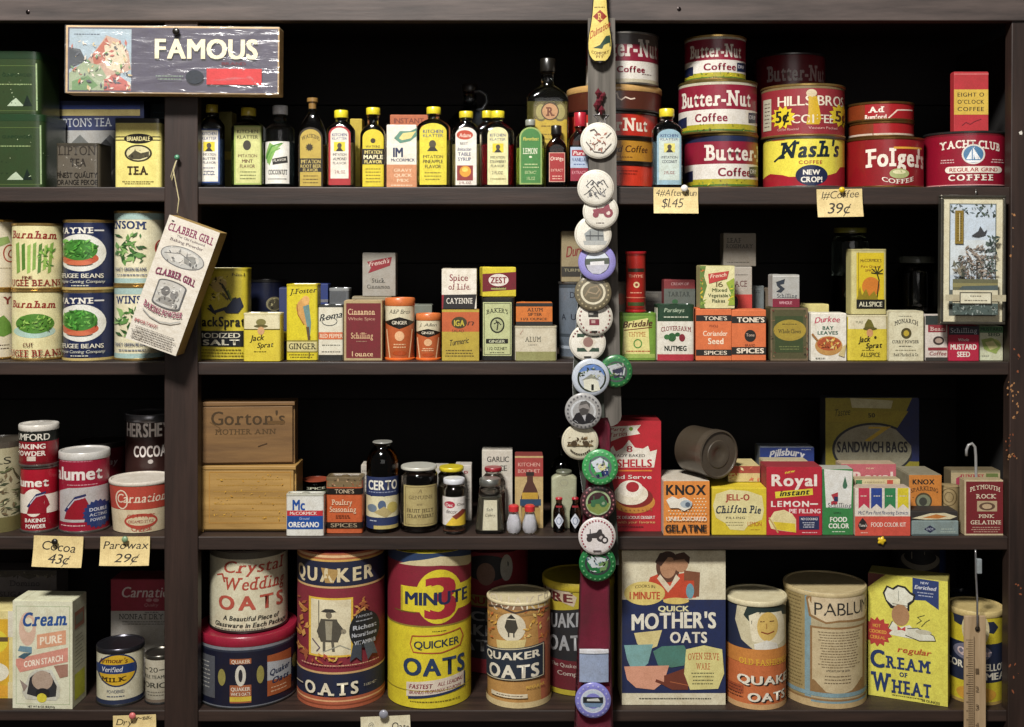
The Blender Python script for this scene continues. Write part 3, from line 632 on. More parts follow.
bottle('flavoring_bottle', 'clear bottle with white label, red oval and round fruit picture', 451.5, 110.5, 480, 187, .02, (459, 473, 117), 133, 121, 'd4c22c', ops=[R(455.5, 133, 476.5, 184.5, 'e6e2d8'), O(455.5, 127, 476.5, 143, 'e6e2d8'), O(456.5, 130, 473, 139.5, 'b8442c'), T('Adams', 459, 133, 471, 137, 'e8d8c8', 'bi'), T('BEST', 460, 142, 468, 144.5, '333', '') if False else T('BEST', 460, 142, 468, 144.5, '333333', ''), T('Imitation', 457.5, 147, 471, 150.5, '3a4a70', 'bi'), T('TABLE', 458, 152, 471, 155.5, '3a4a70', 'b'), T('SYRUP', 458, 157, 471, 160.5, '3a4a70', 'b'), R(457, 165, 473, 180, '8a3230'), O(459.5, 165.5, 471, 176.5, 'd89a34'), O(462, 167, 468, 171.5, 'e8cc60'), T('2 FL.OZ.', 459, 181, 472, 183.5, '7a2a20', 'b')], liq='9a8a5a', group=FL)
jug = bottle('syrup_jug', 'dark glass jug with loop handle rising behind the flavouring bottles', 446, 81, 494, 187, .10, (459, 475, 88), 124, 104, '1b1512', gl='a8b0b0', liq='0a0a0c', round_=True, ops=[])
jh = hook_wire('jug_handle', [P(474, 92, .128), P(480, 91, .128), P(486, 95, .128), P(487, 102, .128), P(483, 109, .128), P(476, 111, .128)], .0028, None, None, c='3a3e42', fin='m')
jh.parent = jug.root; jh.matrix_parent_inverse = Matrix.LocRotScale(jug.root.location, jug.root.rotation_euler, None).inverted()
bottle('flavoring_bottle', 'red-filled bottle mostly hidden behind the cream-labelled strawberry bottle', 474, 110, 500, 187, .062, (483.5, 494, 117), 133, 121, 'cfc028', ops=[R(478, 134, 486, 184, 'd8d2b0')], liq='8a1418', group=FL)
bottle('flavoring_bottle', 'cream-labelled bottle of red flavouring with yellow cap', 481, 110, 514, 187, .012, (492, 506, 117), 134, 121, 'dccb2e', ops=[R(487.5, 134, 508, 184.5, 'dcd8a4'), O(487.5, 127, 508, 143, 'dcd8a4'), T('KITCHEN', 490, 133.5, 505.5, 136.5, '2a3f77', 'b'), T('KLATTER', 490, 138, 505.5, 140.5, '2a3f77', '')]+face(498, 147.5, 3.2)+[T('IMITATION', 490.5, 156, 505, 158.5, '2a2a2a', ''), T('STRAWBERRY', 490, 160, 506, 163, '2a2a2a', 'b'), T('FLAVOR', 491, 164.5, 504.5, 167, '2a2a2a', ''), T('2 FL.OZ.', 492, 171, 503.5, 174, '4a3a30', 'b'), Dn(490, 177, 506, 181, 1, '8a8050')], liq='7a0c14', group=FL)
bottle('flavoring_bottle', 'small bottle with green arched lemon label', 516, 119, 545, 187, .002, (525.5, 535.5, 125), 138, 129, '8c8f86', ops=[R(519.5, 137, 542, 184.5, '8fa860'), O(519.5, 127, 542, 147, '8fa860'), O(521, 128.5, 540.5, 147, '3f7c3c'), R(521, 138, 540.5, 183, '3f7c3c'), T('Flavorbest', 523, 137, 538.5, 140.5, 'd8c95a', 'bi'), T('LEMON', 523, 148, 537.5, 154, 'e0e4cc', 'bs'), O(529, 156, 532, 158, 'dfe4c8'), Dn(523, 163, 539, 169, 2, 'b8c890'), T('EXTRACT', 525, 171, 536.5, 174, 'c0cc98', ''), T('1 FL.OZ', 527, 177, 535, 180, 'c0cc98', '')], liq='8a9a30', group=FL, dep=.02)
bottle('liquor_bottle', 'tall wide-shouldered bottle with gold seal label behind the green lemon bottle', 527, 57, 569, 187, .025, (541, 556.5, 70), 99, 84, '15130f', gl='e8ece8', liq='6c6434', fill=.98, dep=.034, ops=[R(533.5, 119, 567, 187, 'b79c34'), Fr(533.5, 104, 567, 119, 1, '6b6138'), O(534, 102, 548, 121, '6b6138'), O(553, 102, 567, 121, '6b6138'), O(536, 104, 546, 119, '98905a'), O(555, 104, 565, 119, '98905a'), O(541, 102, 559, 120, '4a3a26'), O(542.2, 103.2, 557.8, 118.8, 'b58a62'), T('R', 546, 106.5, 554.5, 115.5, '6a3a24', 'Bs'), Dn(540, 124, 562, 128, 1, '5c4a12'), Dn(537, 132, 563, 160, 6, '7c6a20')])
bottle('extract_bottle', 'small dark brown bottle with red orange-extract label and black cap', 546, 125, 567, 187, .003, (552, 562.8, 134), 149, 138, '131211', gl='6a3a20', liq='1a0c06', ops=[R(549, 152.5, 565, 182, 'd0a090'), R(549.7, 153.2, 564.3, 181.3, '9c2a2c'), T('Orange', 550.5, 157, 563.5, 161, 'e6cfc0', 'b', 1), T('EXTRACT', 551, 169, 563, 171.5, 'e0b8a8', ''), Dn(552, 175, 562, 180, 2, 'd8a898')], fill=.95, dep=.018)
bottle('extract_bottle', 'dark bottle with red cap beside the hanging wooden slat', 569, 112, 592, 187, .002, (573.6, 586, 126), 143, 131, 'a81e30', gl='5a2a1c', liq='140806', ops=[R(570.5, 147, 588, 168, 'a8b8d0'), R(572, 150, 586, 156, 'a02a3a'), T('Pure', 573, 151, 585, 155, 'e8dcd8', 'bi'), T('VANILLA', 572, 158, 586, 161.5, '2a3870', 'b'), Dn(573, 163, 586, 166, 1, '4a5a90'), R(570.5, 168, 588, 181, '8a1e34'), T('EXTRACT', 572, 171, 586, 174, 'd898a0', '')], fill=.95, dep=.018)
# --- coffee cans
a = can('coffee_can', 'short red-orange coffee can at the bottom of the stack behind the wooden slat', 567, 163, 656, 187, .026, 'cc3a26', [Dn(616, 169, 638, 175, 2, '7a1c14')], rim='K')
a = can('coffee_can', 'short amber gold coffee can, second from the bottom of the slat-side stack', 567, 137.5, 656, 163, .026, 'b8842c', [T('Blend Coffee', 602, 145, 646, 152, '4a2410', 'bi'), Dn(612, 156, 632, 158, 1, '5a3418')], rim='K', on=a)
a = can('coffee_can', 'short bright red coffee can lettered white in the slat-side stack', 567, 111, 657, 137, .026, 'b82c20', [T('ButterNut', 580, 117, 646, 130, 'e8dccb', 'Bs')], rim='K', on=a)
a = can('coffee_can', 'brown coffee can with tan plastic lid in the slat-side stack', 567, 84, 661, 111, .024, '4c2318', [L([614, 100, 613, 95, 617, 93, 618, 98, 621, 100, 625, 97, 630, 99, 634, 98], 1.3, 'd8c4b4')], rim='K', on=a, lid='b8925a', lh=6.5)
can('coffee_can', 'maroon and white lettered coffee can on top of the slat-side stack', 586, 31, 658, 84.5, .025, 'd8d4cc', [Bd(31, 56, '5a5a52'), Bd(33, 57, '4e4440'), R(560, 44, 690, 61, '7c1830'), T('Butter-Nut', 592, 38, 656, 56, 'c8c0b8', 'Bs'), Bd(58, 60.5, '7c1830'), T('Coffee', 617, 66, 644, 72.5, '7c1830', 'B'), Dn(640, 73, 652, 75, 1, '7c6a6a'), Bd(79, 84.5, 'b8b09a')], on=a, rim='S')
bottle('flavoring_bottle', 'clear bottle with pale blue label in front of the coffee can stacks', 653, 108, 683, 187, .008, (661, 676, 116), 130, 121, 'd8c62c', ops=[R(657, 136, 681.5, 184.5, '8fb0c0'), O(657, 129, 681.5, 146, '8fb0c0'), R(659, 138, 679.5, 180, 'c2cfc8'), T('KITCHEN', 660.5, 134, 678, 137, '2a3f77', 'b'), T('KLATTER', 660.5, 138, 678, 140.5, '2a3f77', '')]+face(669.5, 147.5, 3.2, 'd8d070')+[T('IMITATION', 661.5, 156, 677.5, 158.5, '3a3a4a', ''), T('COCONUT', 662, 160, 677, 163, '3a3a4a', 'b'), T('2 FL.OZ.', 664, 171, 675, 174, '8a4040', 'b')], liq='5c707c', group=FL)
def bn(y0, y1, x0, x1, top=None, tx0=None, tx1=None, cy=None):
    h = y1-y0; tx0 = tx0 or x0+3; tx1 = tx1 or x1-2
    return [Bd(y0, y1-h*.45, '841a32'), Bd(y1-h*.45, y1-h*.17, 'd8d4cc'), Bd(y1-h*.17, y1-h*.07, 'a8a02c'), Bd(y1-h*.07, y1, '3f6a2c')]+([Bd(y0, y0+h*.13, 'N')] if top else [Bd(y0, y0+h*.08, 'b8b4a0')])+[
        T('Butter-Nut', tx0, y0+h*.18, tx1, y0+h*.48, 'ddd6cc', 'Bs'), T('Coffee', tx0+13, y1-h*.38, tx0+44, y1-h*.22, '7c1830', 'B'), G([x1-9, y1-h*.40, x1+6, y1-h*.44, x1+6, y1-h*.24, x1-9, y1-h*.2], 'N'), G([x0-4, y1-h*.3, x0+9, y1-h*.34, x0+9, y1-h*.14, x0-4, y1-h*.1], 'N'), T('DRIP', x1-8, y1-h*.36, x1-2, y1-h*.28, 'c8c8d0', 'b')]+Sp(x0, y1-h*.17, x1, y1-h*.04, 26, 1.1, ['d8c838', '5a3a1c', '78903c'], int(x0+y0))
a = can('coffee_can', 'maroon and white coffee can with navy top band, lowest of the tall stack', 685, 133, 757, 187, .03, 'd8d4cc', bn(134, 187, 685, 757, True, 705, 772), rim='a08c50')
a = can('coffee_can', 'maroon and white coffee can in the middle of the tall stack', 679, 79, 756, 132.5, .027, 'd8d4cc', bn(80, 132.5, 679, 756, None, 683, 749), rim='a08c50', on=a)
can('coffee_can', 'smaller maroon coffee can topping the tall stack', 685, 34, 745, 78.5, .035, 'd8d4cc', bn(35, 78.5, 685, 745, None, 691, 740), rim='T', on=a)
a = can('coffee_can', 'yellow coffee can with wavy red base and dark script lettering', 764, 136, 843, 187, .02, 'e2d650', [R(760, 176, 850, 190, '9c1c2c'), G([764, 176, 772, 172, 784, 174, 790, 176, 764, 178], '9c1c2c'), G([822, 176, 834, 172, 838, 166, 845, 165, 850, 178, 822, 178], '9c1c2c'), T("Nash's", 780, 141, 836, 157.5, '10232e', 'Bis', 0, 2), L([776, 160, 786, 152, 796, 140], 1.8, '10232e'), T('COFFEE', 799, 160, 821, 163.5, 'a02028', 'bw'), O(796, 164.5, 826, 185, 'N', 32), T('NEW', 803, 169, 819, 174, 'e8e4d8', 'B'), T('CROP!', 801, 176, 821, 181.5, 'e8e4d8', 'B'), R(774, 137, 786, 139, 'b03038')], rim='S')
can('coffee_can', 'dull red coffee can with yellow price bursts, standing on the yellow can', 762, 83, 843, 135.5, .02, '8c2c34', [Bd(84, 88, '7a6a4a'), T('HILLS BROS', 779, 95, 841, 105, 'e0d8c4', 'b'), T('COFFEE', 792, 114, 832, 122.5, 'e0d8c4', 'b'), O(806, 89, 816, 97, 'cfc0a0'), G([808, 96, 816, 96, 820, 118, 818, 124, 806, 124, 808, 112], 'c8a428'), St(784, 116, 8.5, 12, 12, 'd8c22c'), T('5¢', 777, 109, 790, 121, '1a1612', 'B'), St(839, 114, 8.5, 12, 12, 'd8c22c'), T('5¢', 833, 109, 844, 120, '1a1612', 'B'), T('Coffee Flavored', 779, 127, 799, 129.5, 'd8a8a0', ''), T('Vacuum Packed', 808, 126, 835, 128.5, 'd8a8a0', ''), R(765, 96, 773, 128, 'b8b4a0'), Dn(766, 99, 772, 126, 7, '5a4a44')], rim='T', on=a)
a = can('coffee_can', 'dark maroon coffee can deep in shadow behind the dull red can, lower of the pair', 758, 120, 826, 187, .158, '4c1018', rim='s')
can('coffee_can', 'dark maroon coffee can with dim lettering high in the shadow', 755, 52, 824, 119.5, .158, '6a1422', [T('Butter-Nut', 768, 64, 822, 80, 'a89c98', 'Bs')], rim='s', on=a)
a = can('coffee_can', 'wide red coffee can with white serif lettering and pale oval', 846.5, 136.5, 921.5, 187, .02, '86121c', [T('Folgers', 867, 148, 921, 166.5, 'e6ddd0', 'Bs', 1.5, -1), T("'", 915, 148, 917, 166, 'e6ddd0', 'B'), R(893, 146.5, 919, 148.5, 'd8a03a'), O(889, 168, 907, 178, 'a8b078'), O(892, 169.5, 904, 173.5, 'e0dcb0'), T('COFFEE', 882, 175.5, 911, 180, 'e6ddd0', 'bs', -3)], rim='t')
a = can('coffee_can', 'flat red and copper tin, lower of two on the wide red coffee can', 850, 120.5, 912, 137, .028, '9c1a20', [R(840, 118, 874, 140, '7a3418'), Bd(133, 135, 'c8b8a8')], rim='t', on=a, group='flat red and copper tins')
can('coffee_can', 'flat red and copper tin, upper of two on the wide red coffee can', 848.6, 101, 912, 120.5, .028, '9c1a20', [R(840, 98, 866, 124, '7a3418'), T('Ad', 869, 106, 884, 112, 'e6ddd0', 'Bs'), T('Rumford', 866, 114, 886, 119, 'e6ddd0', 'B'), L([888, 118, 896, 110, 910, 109], 1.3, 'e0c8b8')], rim='t', on=a, group='flat red and copper tins')
a = can('coffee_can', 'wide deep red coffee can with sailboat medallion next to the right upright', 926, 130.5, 1003.5, 187, .012, '8a102a', [Bd(131, 135, '6a1420'), T('YACHT CLUB', 942, 141, 996, 149, 'e8dfd2', 'Bs', 2.5, -2), O(962, 144, 983, 164, 'd8d4cc', 30), O(963.5, 145.5, 981.5, 162.5, '4a78a0', 30), G([972, 147, 979, 159, 972, 159], 'e6e8ea'), G([971, 149, 971, 159, 966, 159], 'dfe4e8'), G([965, 160, 981, 160, 977, 162, 968, 162], 'e6e8ea'), Dn(942, 158, 956, 163, 2, 'd8b0b0'), Dn(988, 158, 1000, 163, 2, 'd8b0b0'), O(947, 166, 954, 172.5, 'e6ddd0'), O(991, 166, 998, 172.5, 'e6ddd0'), R(950, 166, 995, 172.5, 'e6ddd0'), T('REGULAR GRIND', 951, 167.3, 994, 171.2, '9c1226', 'b'), T('COFFEE', 950, 174, 990, 180, 'e8dfd2', 'Bsw'), Bd(184, 185, 'c89090')], rim='s')
carton('coffee_bag', 'upright red coffee bag with yellow label standing on the sailboat can', 954, 72, 988.5, 130, .03, 'b02c34', [R(953, 73.5, 988.5, 74.5, 'd07070'), R(954, 89, 988.2, 113.5, 'd0b048'), T('EIGHT O', 957.5, 92, 984, 96, '2a2010', 'bw'), T("O'CLOCK", 957.5, 99, 984, 103, '2a2010', 'bw'), T('COFFEE', 957.5, 106, 984, 110, '2a2010', 'bw'), L([962, 124, 966, 121, 970, 123, 975, 120, 981, 118], .7, '6c1420')], dep=.016, on=a, d2=.029)
# tags on the top shelf
price_tag(653.5, 187.5, 698, 213.5, 'card tag reading 1.45 below the pale blue bottle', [T('4#After Run', 655.5, 189.5, 696, 196, '2a2420', 'in'), T('$1.45', 661, 198.5, 682, 207.5, '2a2420', 'in')], math.radians(.3))
pin(684, 188.5, 'e6e4e0', 'white push pin holding the 1.45 price tag', 3.6, y=-.007)
price_tag(816.5, 189, 862, 217, 'card tag reading Coffee 39 cents below the yellow coffee can', [T('1#Coffee', 821, 191.5, 858, 199, '2a2420', 'in', 0, 1.5), T('39¢', 826, 203, 848, 213.5, '2a2420', 'i')], math.radians(-.8))
pin(841, 190, 'd8b820', 'yellow push pin holding the 39 cents coffee tag', 3, y=-.007)
# ================================================================== ROW 2
cur['row'] = 2
CB = 'vegetable cans stacked two high on the left shelf'
a = can('food_can', 'white vegetable can with maroon letter, lower one cut off by the left edge', -38, 290, 13.5, 361, .02, 'd8d0bc', [T('Y', 1.5, 297, 9, 305, '7a2a2a', 'B'), G([-8, 322, 2, 316, 8, 324, 10, 334, 2, 338, -8, 336], '5f8a3a'), Dn(-20, 345, 8, 352, 2, '4a3a30')], rim='T', group=CB, tf=True)
can('food_can', 'white vegetable can with red ring mark, upper one cut off by the left edge', -38, 219, 13.5, 290, .02, 'd8d0bc', [Ring(2, 245, 14, 262, 1.2, 'a03a2a'), T('C', 5, 249, 11, 258, '8a2a20', 'i'), Dn(-14, 267, 10, 270, 1, 'a89a80'), G([-14, 240, 6, 236, 8, 242, -10, 250], '88a060')], rim='T', on=a, group=CB)
def beans(x0, y0, x1, y1, seed, n=60, sz=2.2): return Sp(x0, y0, x1, y1, n, sz, ['5f9436', '7aac48', '3f6e26', '93bf5c', '4c8030'], seed)
a = can('food_can', 'cream vegetable can with bowl of cut beans, lower can beside the white one', 14, 290, 62.5, 361, .018, 'd8d0a0', [T('Burnham', 15, 300, 54, 307.5, '8a2c22', 'Bis', 0, -1), O(16, 325, 54, 338.5, 'a8c4b8'), O(18, 314, 53, 334, '4f8030')]+beans(21, 317, 50, 330, 3)+[T('CUT', 25, 343, 34, 347, '6a2a20', 'b'), T('UGEE BEANS', 15, 350, 58, 357, '8a2c22', 'bs')], rim='T', group=CB, tf=True)
can('food_can', 'cream vegetable can with whole bean pods, upper can beside the white one', 14, 223, 62.5, 290, .018, 'd8d0a0', [T('Burnham', 15, 230, 55, 238, '8a2c22', 'Bis', 0, -1)]+[G([18+i*5.2, 244+(i % 3), 21+i*5.2, 242+(i % 3), 22+i*4.6, 272-(i % 2)*3, 19+i*4.6, 274-(i % 2)*3], ['7a9c48', '4f7a30', '93b45c'][i % 3]) for i in range(7)]+beans(38, 248, 52, 268, 9, 20, 2.5)+[T('FINE', 24, 276, 33, 279, '6a2a20', 'b'), T('UGEE BEANS', 15, 279.5, 58, 286, '8a2c22', 'bs')], rim='T', on=a, group=CB)
def wayne(y0, y1): 
    return [Bd(y0, y0+3, 'b8a468'), T('WAYNE', 60, y0+8, 93, y0+14, 'e0dcd0', 'Bs', 0, .5), R(94, y0+10, 103, y0+11.5, 'c8c8c8'), O(58, y0+14.5, 105, y0+52, 'd8d8d0', 30), O(62, y0+32, 98, y0+46, 'b8583c'), O(63, y0+20, 97, y0+41, '3f7a30')]+Sp(66, y0+21, 96, y0+38, 50, 2.4, ['4f9a3c', '2f6424', '74b452'], int(y0))+[O(69, y0+41, 92, y0+46, 'c46a4a'), T('REFUGEE BEANS', 63, y0+54, 102, y0+58.5, 'd8d4c4', 'b'), T('Wayne Canning Company', 64, y0+60.5, 103, y0+63.5, 'c8c8b8', 'i'), Dn(72, y0+65, 90, y0+67.5, 1, 'c8c8b8'), Bd(y1-2.5, y1, 'b8a468')]
a = can('food_can', 'navy vegetable can with oval picture of beans, lower of the pair', 65, 290, 113.5, 361, .018, '18244a', wayne(290, 361), rim='T', group=CB, tf=True)
can('food_can', 'navy vegetable can with oval picture of beans, upper of the pair', 65, 219.5, 113.5, 290, .018, '18244a', wayne(219.5, 290), rim='T', on=a, group=CB)
def winsom(y0, y1, x): return [Bd(y0, y0+9, '9db8b4'), Bd(y1-7, y1, '9db8b4')]+[T('WINSOM', x, y0+11, x+38, y0+19, '24345e', 'Bs', 1)]+Sp(118, y0+24, 144, y0+52, 46, 4, ['5f8c4a', '3f6a34', '86ac68', '2c5228'], int(y1))+[T('FANCY GREEN BEANS', 118, y1-18, 146, y1-14.5, '3a4668', 'b'), Dn(118, y1-12, 148, y1-9, 1, '5a6480')]
a = can('food_can', 'cream and pale blue vegetable can, lower one beside the centre post', 115.8, 285.5, 165, 361, .018, 'd8d2b4', winsom(285.5, 361, 118), rim='T', group=CB, tf=True)
can('food_can', 'cream and pale blue vegetable can, upper one beside the centre post', 115.8, 210.5, 165, 285.5, .018, 'd8d2b4', winsom(210.5, 285.5, 108)+[Ring(154, 240, 166, 256, 1.5, '9a3a34')], rim='T', on=a, group=CB)

tin('salt_tin', 'tall yellow salt tin with seated figure and black lettering band, next to the centre post', 197, 268, 246.5, 359, .036, 'c8b838', [G([213, 278, 221, 276, 227, 283, 224, 292, 216, 292, 210, 286], 'b8a060')]+Sp(210, 276, 228, 300, 26, 2.4, ['3a3620', 'd8c878', '6a6030'], 2)+[L([222, 284, 231, 300, 236, 298], 2.2, '2a3020'), L([228, 290, 234, 308, 226, 312], 1.6, '7a8a30'), G([224, 310, 232, 300, 240, 297, 243, 306, 238, 313, 226, 313], '1c2438'), L([210, 305, 214, 312, 226, 308], 3, '1c2438'), L([208, 308, 216, 314], 1.6, '14141c'), T('No.1', 232, 273, 244, 276, '4a4418', ''), T('JackSprat', 198, 316, 245, 326, '1d1c12', 'B', 0, 0), R(197, 330.5, 246.5, 346, '15181e'), T('IODIZED', 202, 332.5, 240, 337.5, 'd8d4c0', 'b'), T('SALT', 203, 339, 239, 344.5, 'd8d4c0', 'B'), Dn(200, 348, 244, 357, 3, '7a6c14')], dep=.045, power=4.5, lid='a89a28', lh=3, plug=False, cat='tin')
can('canister', 'dark navy round canister with faint emblem behind the small cream-topped tin', 246, 279, 286, 359, .12, '161c34', [Bd(279, 282, '6a644a'), O(266, 298, 282, 313, '7a7458'), O(268, 300, 280, 312, '4a4638')]+Sp(268, 299, 280, 311, 12, 1.4, ['a8a078', '2c2a22'], 4), rim='s')
tin('spice_tin', 'small yellow tin with cream top beside the tall yellow salt tin', 243, 313, 280.5, 359, .002, 'd0be40', [R(243, 315, 280.5, 328, 'd6ceaa'), R(243, 328, 280.5, 329, '5a5020'), O(256, 318.5, 266, 325, '7a7444'), O(254, 324, 268, 327, '5c5630'), O(257.5, 326, 264.5, 333.5, 'c89c70'), T('Jack', 250, 334, 264, 339.5, '2a2410', 'bi', 0, 1), T('Sprat', 257, 341, 273, 346, '2a2410', 'bi', 0, 1), Dn(252, 348.5, 268, 350.5, 1, '6a5c14')], dep=.030, lid='c8c098', lh=2)
carton('spice_box', 'dark blue and yellow box seen between two yellow spice tins', 279, 288, 292, 359, .06, '24305c', [R(279, 332, 292, 342, '9a8c2c')], dep=.03)
tin('spice_tin', 'tall yellow ginger tin with a parrot picture', 286, 284, 317.5, 359, .02, 'cfc02e', [T('J.Foster', 290, 289, 316, 294, '2a2818', 'bis', 0, 2), G([298, 302, 304, 296, 309, 300, 309, 312, 311, 325, 309, 334, 305, 324, 299, 316, 296, 308], 'c8985a'), G([303, 306, 309, 304, 311, 322, 310, 336, 307, 326], '6a8a8a'), O(302, 295.5, 309.5, 304, 'd8a868'), G([306, 326, 309, 326, 311, 345, 308, 340], '5a4a3a'), L([310, 335, 309, 357], 1, '5a4a20'), L([297, 304, 298, 314, 304, 324], 1, '9a6a2c'), R(286, 339, 317.5, 351, '8a8038'), R(287, 340.5, 317, 350, 'c8bf88'), T('GINGER', 289, 342, 316, 348, '26241a', 'bs'), Dn(289, 352, 314, 357, 2, '7a6c20')], dep=.035, lid='b8a828', lh=2, plug=False)
a = carton('spice_box', 'small dark blue box behind the parrot tin', 312, 284, 328, 359, .09, '1e3270', [R(312, 300, 332, 303, '6a6a70')], dep=.03)
tin('spice_tin', 'small grey-lidded tin behind the white and red pepper tin', 329, 288, 349, 359, .08, '5f6266', [R(331, 292, 346, 302, '55585c')], dep=.03, lid='85888a', lh=3)
tin('spice_tin', 'white pepper tin with orange stripe beside the parrot tin', 318, 305, 343, 359, .02, 'd4d0be', [T('Roma', 319.5, 314, 342, 321, '2a3034', 'bi', 0, 4), Ring(322, 317, 337, 325, .7, '3a4044'), R(318, 331.5, 344.5, 338.5, 'c86a44'), T('RED PEPPER', 320, 333, 342.5, 337, 'e0d0b8', 'b'), Dn(322, 343, 340, 345, 1, '6a6a60'), Dn(320, 349.5, 342, 351.5, 1, '4a4a44'), R(318, 353.5, 344.5, 359, '2c2e2c'), R(318, 305, 344.5, 307, '3a3c3a')], dep=.03, lid='3a3c3a', lh=2)
carton('spice_box', 'tan-edged dark red cinnamon carton with cream lettering', 344, 301, 382, 359.5, .022, '6c1720', [Fr(344, 301, 383, 359.5, 2.2, 'a8946c'), T('Cinnamon', 348, 308.5, 375, 314.5, 'd6b890', 'bs'), T('Whole Spice', 348, 317, 375, 320, 'b89078', ''), T('Schilling', 351, 332, 373, 338, 'c8a880', 'bs'), Dn(355, 340, 368, 341.5, 1, 'a08068'), T('1 ounce', 352, 350.5, 373, 355.5, 'd6b890', 'bs')], dep=.04, side='b09c78')
a = carton('spice_box', 'tan carton just showing above the dark red cinnamon box', 352, 297, 392, 359.5, .075, '8a8068', [], dep=.03)
carton('spice_box', 'grey-white stick cinnamon carton with red flag, standing behind the ginger tins', 362.5, 253, 395.5, 297.5, .077, '98948c', [G([367, 262, 392, 257, 390, 266, 368, 274, 371, 268], '86202c'), T("French's", 369, 262, 389, 267, 'd0b8b0', 'bi', 0, 4), T('Stick', 372, 279, 385, 283.5, '3a3a34', 'bs'), T('Cinnamon', 367, 285.5, 390, 289.5, '3a3a34', 'bs')], dep=.03, on=a)
GG = 'orange and cream ginger tins'
def ging(cx, y0, y1, w, t): 
    h = y1-y0
    return [Bd(y0, y0+h*.30, 'd4ccb0'), T(t, cx-w*.32, y0+h*.08, cx+w*.32, y0+h*.16, '4a463c', 'i'), G([cx-w*.46, y0+h*.32, cx, y0+h*.22, cx+w*.46, y0+h*.32, cx, y0+h*.44], '1d1814'), T('GINGER', cx-w*.24, y0+h*.29, cx+w*.24, y0+h*.355, 'd8d0bc', 'b')]+[L([cx-w*.4, y0+h*.45, cx-w*.3, y0+h*.97], 1, 'e0b890'), L([cx+w*.4, y0+h*.45, cx+w*.3, y0+h*.97], 1, 'e0b890'), O(cx-w*.15, y0+h*.48, cx+w*.15, y0+h*.66, 'dcae84'), Dn(cx-w*.24, y0+h*.7, cx+w*.24, y0+h*.8, 2, 'e0b890'), O(cx-w*.22, y0+h*.84, cx+w*.22, y0+h*.93, 'a8481f')]
can('spice_tin', 'larger of the two round orange ginger tins with orange lid', 385.5, 297, 414.5, 359, .02, 'c0643a', ging(399.5, 305, 358, 31, 'A&P Bros'), rim='O', lid='c86e3a', lh=8, group=GG, cat='tin', fin='m')
can('spice_tin', 'smaller of the two round orange ginger tins with orange lid', 416.5, 312.5, 440.5, 359, .02, 'c0643a', ging(428, 320, 358, 26, 'J. Allen'), rim='O', lid='c86e3a', lh=7, group=GG, cat='tin', fin='m')
carton('spice_box', 'grey box just visible behind the smaller round ginger tin', 412, 305, 432, 359, .085, '6f746a', [], dep=.03)
a = carton('spice_box', 'orange and gold turmeric carton with black oval initials', 442, 309.5, 479, 359, .02, 'b09a38', [R(442, 312, 479, 331, 'b85a30'), O(451.5, 316.5, 467, 328, '3a3414'), T('IGA', 454, 319.5, 464.5, 325.5, 'b8a838', 'B'), T('n', 467, 319, 473, 325, '4a2414', 'i'), T('SALAD', 452, 329, 464, 331.5, '5a2a14', ''), T('Turmeric', 449, 339, 468.5, 345, '2c2410', 'bi', 0, 3), Dn(445, 348, 474, 356, 3, '5a4a14')], dep=.04, side='8a5a30')
carton('spice_box', 'white cayenne carton with black band standing on the turmeric box', 441.8, 269, 476.5, 307.5, .02, 'ded8ca', [T('Spice', 449.5, 274, 468, 280.5, '7e2430', 'bs'), T('of Life.', 448.5, 283, 470.5, 289, '7e2430', 'bs'), G([441.8, 294, 446, 294, 444, 307.5, 441.8, 307.5], '8a1c2a'), G([444, 294, 476.5, 293.5, 474.5, 307.5, 443, 307.5], '1e1c1e'), T('CAYENNE', 446.5, 297, 472.5, 302.5, 'e0dcd0', 'bs')], dep=.035, on=a, side='b8b0a0')
a = tin('spice_tin', 'black tin with pale green label and round palm emblem', 481.5, 297, 514.5, 358.5, .02, '1a1c18', [R(483, 302, 511.5, 354, 'b8be8e'), Fr(484, 303, 510.5, 353, .6, '4a5038'), T("BAKER'S", 486.5, 309.5, 508, 314, '1d2018', 'bs', 2), O(490, 316.5, 504.5, 332, '22251c'), O(491.5, 318, 503, 330.5, 'a8ae84'), L([497, 329, 498, 323, 496, 319.5], 1.2, '22251c'), L([494, 323, 498, 321, 501, 324], 1, '22251c'), R(486, 337.5, 508, 342, '1d1e1a'), T('GINGER', 489, 338.5, 505, 341.2, 'c8ccae', 'b'), T('1 1/2 OZ.NET', 487.5, 345.5, 507, 348.2, '2a2c20', ''), Dn(489, 350, 505, 351.5, 1, '4a4c38')], dep=.035, lid='22211c', lh=3)
carton('spice_box', 'small maroon and yellow box tilted on top of the black-edged ginger tin', 482.5, 267.5, 516, 297, .018, 'd0bf30', [G([482.5, 274, 516, 272, 516, 290, 482.5, 292], '6e1424'), O(488.5, 274, 508.5, 286.5, 'e0d8d0'), T('ZEST', 490.5, 277, 506.5, 283.5, '7e1424', 'B'), R(491, 288, 506, 290, 'a0a060'), Dn(490, 286.8, 507, 289, 1, '1c1410')], dep=.035, on=a, d2=.026)
a = tin('spice_tin', 'cream alum tin topped by a smaller orange and black tin', 514.8, 326, 557, 359, .02, 'c8c0aa', [R(514.8, 350.5, 557, 359, '8f8e5e'), T('ALUM', 525, 336, 541, 341, '6c6a5c', 'bs'), Dn(527, 343, 538, 345, 1, '9a9484'), L([520, 334, 523, 330], .6, 'a88878')], dep=.035, lid='b0a890', lh=2)
